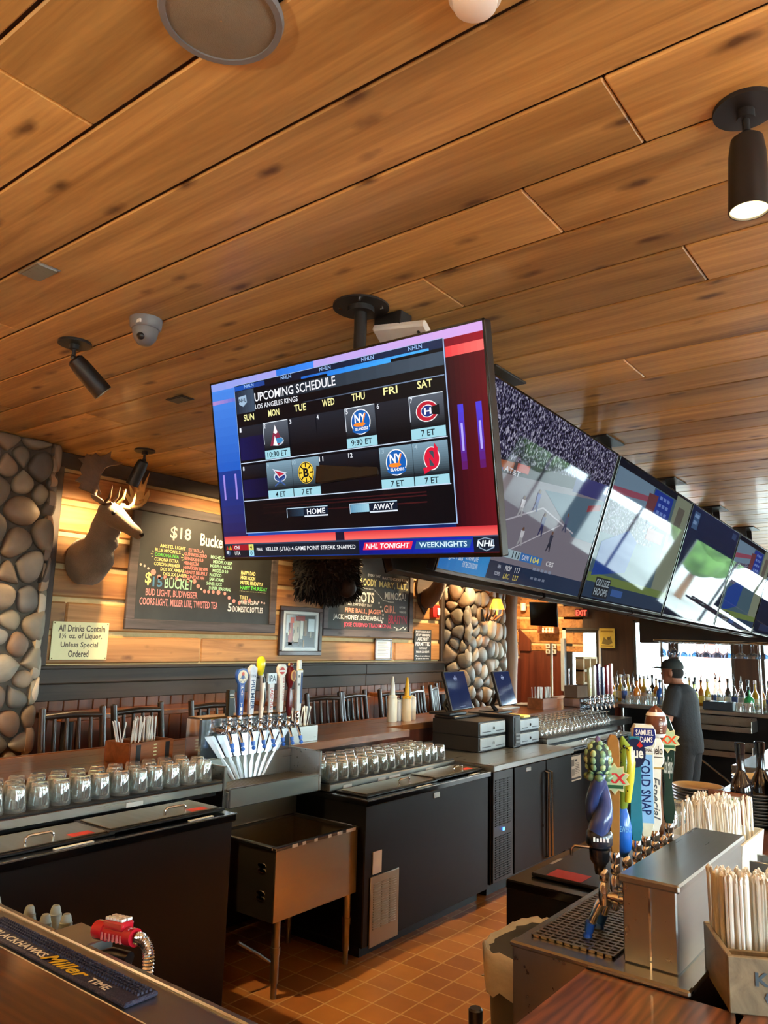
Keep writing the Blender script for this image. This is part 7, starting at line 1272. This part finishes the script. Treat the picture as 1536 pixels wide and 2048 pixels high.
WL = [('dark wine bottle at the left of the group beside the plates', 3.30, .765, DRK, DRK), ('dark wine bottle second in the group beside the plates', 3.40, .715, DRK, DRK), ('wine bottle with a pink foil neck beside the plates', 3.48, .665, DRK, pm('pink_foil', (206, 140, 120), .4)), ('wine bottle with a pale label at the right of the group beside the plates', 3.36, .645, DRK, DRK)]
for lb, x, y, g_, foil in WL:
    b = bottle('wine_bottle', lb, None, .285, .040, .0155, g_, 'cap', foil, LABW if 'pale label' in lb else None); b.location = (x, y, BT+.0005)
t = thing('straw_bin', 'white plastic bin packed with straws behind the near beer tower', 'bin', (2.60, .68, BT)); mb = MB(); TUB = pm('milky_plastic', (216, 216, 208), .4)
def tub(mb, x0, x1, y0, y1, z0, z1, m, tp=.012, g=.006):
    R4 = lambda k, z: [V((x0+k, y0+k, z)), V((x1-k, y0+k, z)), V((x1-k, y1-k, z)), V((x0+k, y1-k, z))]
    mb.loft([R4(tp, z0), R4(0, z1), R4(g, z1), R4(tp+g, z0+.006)], m)
tub(mb, 2.46, 2.74, .575, .785, BT+.0005, BT+.125, TUB); mb.build('tub', t, smooth=30)
straws('white straw packed in the large bin behind the near beer tower', 'straws in the large bin', [(rnd(2.485, 2.715), rnd(.60, .76), BT+.008+rnd(-.001, .012), rnd(-.1, .1), rnd(-.1, .1)) for _ in range(90)])
t = thing('napkin_holder', 'small steel napkin holder right of the straw bin', 'napkin holder', (2.50, .54, BT)); mb = MB(); mb.box((2.46, .50, BT+.0005), (2.56, .56, BT+.012), STEEL, .002); mb.box((2.46, .50, BT+.012), (2.468, .56, BT+.09), STEEL, .002); mb.box((2.552, .50, BT+.012), (2.56, .56, BT+.09), STEEL, .002); mb.build('frame', t)
def pl2(t, xf, L, W, H):
    f = Fr(xf @ V((-L/2+.012, -W/2-.001, H-.012)), xf.to_3x3() @ V((1, 0, 0)), (0, 0, -1), L-.024, H-.024); mb = MB(); mb.txt(f, 'KETEL', .18, .16, .72, .48, .0005, INK, C(60, 74, 84), .03); mb.txt(f, 'ONE', .26, .58, .62, .88, .0005, INK, C(60, 74, 84), .03); mb.build('lettering', t)
ang = math.atan2(-.88, .47)
xf = caddy('weathered wooden caddy packed with white straws beside the steel tower box', (1.80, .373), ang, .22, .19, .10, BOXGREY, (), BT, pl2)
xf2 = xf; mb = MB(); mb.box((-.10, -.02, .012), (.10, -.01, .085), BOXGREY, .001, xf=xf); mb.build('divider', LASTC)
straws('white wrapped straw packed upright in the weathered wooden caddy', 'straws in the weathered caddy', inbox(xf, 100, -.098, .098, -.005, .082, .012, .02))
# steel service station at the right edge
t = thing('service_station', 'bright stainless service counter at the far right of the near bar', 'counter', (5.9, .9, 0)); MB().box((4.95, .62, 1.03), (6.9, 1.2, 1.075), STEEL, .004).build('worktop', t); MB().box((5.0, .66, 0), (6.85, 1.15, 1.03), COOLERBLACK).build('cabinet', t)
mb = MB(); mb.box((5.3, .9, 1.0755), (5.7, 1.05, 1.10), BLACKPLASTIC, .004); single(mb, 'tool_tray', 'black tool tray on the stainless service counter', 'tray', (5.5, 1.0, 1.075))
# trash can
t = thing('trash_can', 'grey trash can with a white plastic liner between the coolers', 'trash can', (2.62, 1.24, 0)); c0 = (2.55, 1.24); RIM = pm('grey_can_plastic', (66, 66, 64), .5); LINER = pm('milky_bin_liner', (206, 198, 182), .3, bump=.6, bscale=18)
rr = lambda a, b, z, w_=0, n=40: [V((c0[0]+(a+w_*math.sin(j*5.3)+w_*.6*math.sin(j*2.9+1))*math.copysign(abs(math.cos(2*PI*j/n))**.6, math.cos(2*PI*j/n)), c0[1]+(b+w_*math.sin(j*4.1))*math.copysign(abs(math.sin(2*PI*j/n))**.6, math.sin(2*PI*j/n)), z+w_*.8*math.sin(j*3.7))) for j in range(n)]
mb = MB(); mb.loft([rr(.15, .11, 0), rr(.16, .12, .01), rr(.195, .145, .70), rr(.205, .155, .72), rr(.205, .155, .75)], RIM); mb.build('can', t, smooth=50)
mb = MB(); mb.loft([rr(.15, .11, .35, .004), rr(.185, .135, .74, .006), rr(.207, .157, .765, .006), rr(.214, .164, .755, .006), rr(.211, .160, .70, .008), rr(.207, .156, .64, .012)], LINER, False); mb.build('liner', t, smooth=70)
t = thing('floor_drain', 'small square floor drain grate beside the trash can', 'drain', (3.45, 2.0, 0)); p_ = (3.95, 2.13); mb = MB(); mb.box((p_[0]-.1, p_[1]-.1, .0005), (p_[0]+.1, p_[1]+.1, .004), DARKSTEEL, .001)
for i in range(9): mb.box((p_[0]-.085+i*.02, p_[1]-.085, .004), (p_[0]-.077+i*.02, p_[1]+.085, .007), STEEL)
t.location = (p_[0], p_[1], 0); ORG[t.name] = V((p_[0], p_[1], 0)); mb.build('grate', t)
# ------------------------------------------------------------------ near left arm: gutter, mat, speed rail, soda gun
t = thing('bar_gutter', 'stainless steel gutter edge along the bar beside the navy bar mats', 'bar gutter', (1.0, 2.4, .8)); mb = MB(); mb.box((.932, 1.06, BT-.012), (1.052, 3.09, BT-.002), STEELX, .002); mb.box((1.04, 1.06, .86), (1.056, 2.78, BT+.004), STEELX, .003); mb.box((.93, 1.05, BT-.06), (1.056, 1.062, BT+.002), STEELX, .002); mb.build('channel', t, smooth=30)
NAVY = pm('navy_rubber_bar_mat', (30, 32, 58), .6, bump=.5, bscale=220)
def barmat(label, y0, y1, words):
    t = thing('bar_mat', label, 'bar mat', (.975, (y0+y1)/2, BT)); mb = MB(); mb.box((.938, y0, BT-.0015), (1.012, y1, BT+.008), NAVY, .003); x = .968
    mb.build('mat', t, smooth=30); mb = MB(); n = int((y1-y0-.02)/.009)
    for i in range(n):
        for j in range(4): mb.cyl((.974+j*.009, y0+.012+i*.009, BT+.008), (.974+j*.009, y0+.012+i*.009, BT+.0125), .0028, NAVY, seg=5)
    o = mb.build('nubs', t, smooth=0, fix=False); f = Fr((.941, y1-.02, BT+.0086), (0, -1, 0), (-1, 0, 0), 1, 1); f = Fr((.970, y1-.02, BT+.0086), (0, -1, 0), (-1, 0, 0)); mb = MB()
    for tx, a, b, v0, v1, c_, sh in words: mb.txt(f, tx, a, v0, b, v1, .0004, INK, C(*c_), .025, sh)
    mb.build('lettering', t); return t
barmat('navy rubber bar mat with white and yellow lettering beside the steel gutter', 1.29, 1.885, [('BLACKHAWKS', .06, .27, .006, .026, (226, 222, 206), 0), ('Miller', .27, .42, -.002, .029, (206, 176, 40), .35), ('TIME', .435, .50, .008, .026, (226, 222, 206), 0)])
barmat('plain navy bar mat beyond the lettered one', 1.93, 2.5, [])
t = thing('speed_rail', 'dark bottle rail below the near left bar arm', 'shelf', (1.12, 2.0, .7)); mb = MB(); mb.box((1.057, 1.35, .74), (1.22, 2.77, .752), BLACKMETAL, .002); mb.box((1.21, 1.35, .74), (1.222, 2.77, .86), BLACKMETAL, .002); mb.build('tray', t)
CAPG = pm('grey_pourer_cover', (122, 126, 116), .5)
for i, (y, x) in enumerate(((2.10, 1.10), (1.965, 1.12), (1.92, 1.165), (1.88, 1.115), (1.845, 1.15))):
    b = bottle('liquor_bottle', 'dark bottle under a grey pourer cover in the near left bottle rail', 'bottles in the near left rail', .255, .0175, .012, DRK, 'cap', CAPG) if i == 0 else dup(b0, (x, y, .7525), 0)
    if i == 0: b0 = b; b0.location = (x, y, .7525); m2 = MB(); m2.lathe((0, 0, .235), [(.021, 0), (.019, .03), (.011, .065), (.008, .07)], CAPG, seg=12); m2.build('pourer_cover', b0, label='grey cone pourer cover')
t = thing('steel_caddy', 'square polished steel caddy beside the soda gun', 'caddy', (1.115, 1.73, .9)); mb = MB(); mb.box((1.06, 1.665, .80), (1.165, 1.80, 1.045), STEELX, .003); mb.build('box', t, smooth=30)
t = thing('gun_holster', 'black plastic soda gun holster with a grey cup', 'holster', (1.12, 1.60, .9)); mb = MB(); mb.lathe((1.12, 1.60, .90), [(.030, 0), (.038, .09), (.040, .10), (.036, .10), (.028, .01)], pm('grey_drain_cup', (110, 108, 100), .4), seg=20); mb.build('drain_cup', t); mb = MB(); mb.tube([(1.12, 1.60, 1.005), (1.12, 1.60, 1.02)], .043, BLACKPLASTIC, 20); mb.tube([(1.075, 1.62, 1.03), (1.12, 1.60, 1.035), (1.13, 1.55, 1.035)], .014, BLACKPLASTIC, 10); mb.build('bracket', t)
t = thing('soda_gun', 'red translucent soda gun with white buttons hanging on its holster', 'soda gun', (1.12, 1.6, 1.05)); RG_ = pm('clear_red_plastic', (176, 26, 40), .12, coat=.6); a, b = V((1.115, 1.655, 1.075)), V((1.12, 1.515, 1.088)); d = (b-a).normalized(); mb = MB()
mb.tube([a-d*.0, a+d*.035], [.021, .021], RG_, 14); mb.tube([a+d*.035, a+d*.11], [.018, .018], RG_, 12); mb.tube([a+d*.11, a+d*.135], [.020, .019], RG_, 14); mb.build('body', t, smooth=50)
mb = MB(); u = V((0, 0, 1)); s_ = d.cross(u)
xg = Matrix((d, s_, u)).transposed().to_4x4(); xg.translation = a+d*.072; mb.box((-.035, -.017, .010), (.035, .017, .030), RG_, .004, xf=xg); mb.build('button_block', t)
for i in range(5):
    for j in (-1, 1): mb = MB(); mb.box((-.030+i*.0125, j*.008-.006, .030), (-.020+i*.0125, j*.008+.006, .036), WHITE, .001, xf=xg); mb.build('button', t)
mb = MB()
for i in range(6): mb.box((-.036+i*.0135, -.0192, -.012), (-.031+i*.0135, .0192, .004), pm('pale_red_rib', (214, 120, 120), .2) if i == 0 else bpy.data.materials['pale_red_rib'], xf=xg)
mb.build('ribs', t); f = Fr(xg @ V((-.068, -.0165, .012)), d, (0, 0, -1)); mb = MB(); mb.line(f, [(.002+.004*i, .003+.006*(i % 2)) for i in range(7)], .0022, .006, INK, C(236, 226, 226)); mb.build('lettering', t)
hp = [b, b+V((.004, -.018, -.003)), b+V((.008, -.032, -.025)), b+V((.006, -.034, -.07)), b+V((.0, -.022, -.12)), b+V((-.01, -.01, -.19)), b+V((-.015, .01, -.24))]
def smoothp(P, n=8):
    out = []
    for i in range(len(P)-1):
        p0, p1, p2, p3 = P[max(i-1, 0)], P[i], P[i+1], P[min(i+2, len(P)-1)]
        for k in range(n): t_ = k/n; out.append(.5*((2*p1)+(p2-p0)*t_+(2*p0-5*p1+4*p2-p3)*t_*t_+(3*p1-p0-3*p2+p3)*t_**3))
    return out+[P[-1]]
q = smoothp(hp, 14); mb = MB(); mb.tube(q, [.0135 if i % 2 else .011 for i in range(len(q))], CHROME, 12); mb.build('hose', t, smooth=60, label='corrugated chrome hose')
# one dark bottle poking up at the bottom of the photo
b = bottle('beer_bottle', 'dark bottle top standing on the floor-level crate in front of the trash can', None, .23, .030, .013, DRK, 'cap', BLACKPLASTIC); b.location = (1.70, 1.0, .64)
t = thing('bottle_crate', 'black crate under the inner corner of the bar', 'crate', (1.7, 1.0, 0)); MB().box((1.55, .80, 0), (1.85, 1.15, .638), BLACKPLASTIC, .01).build('box', t)
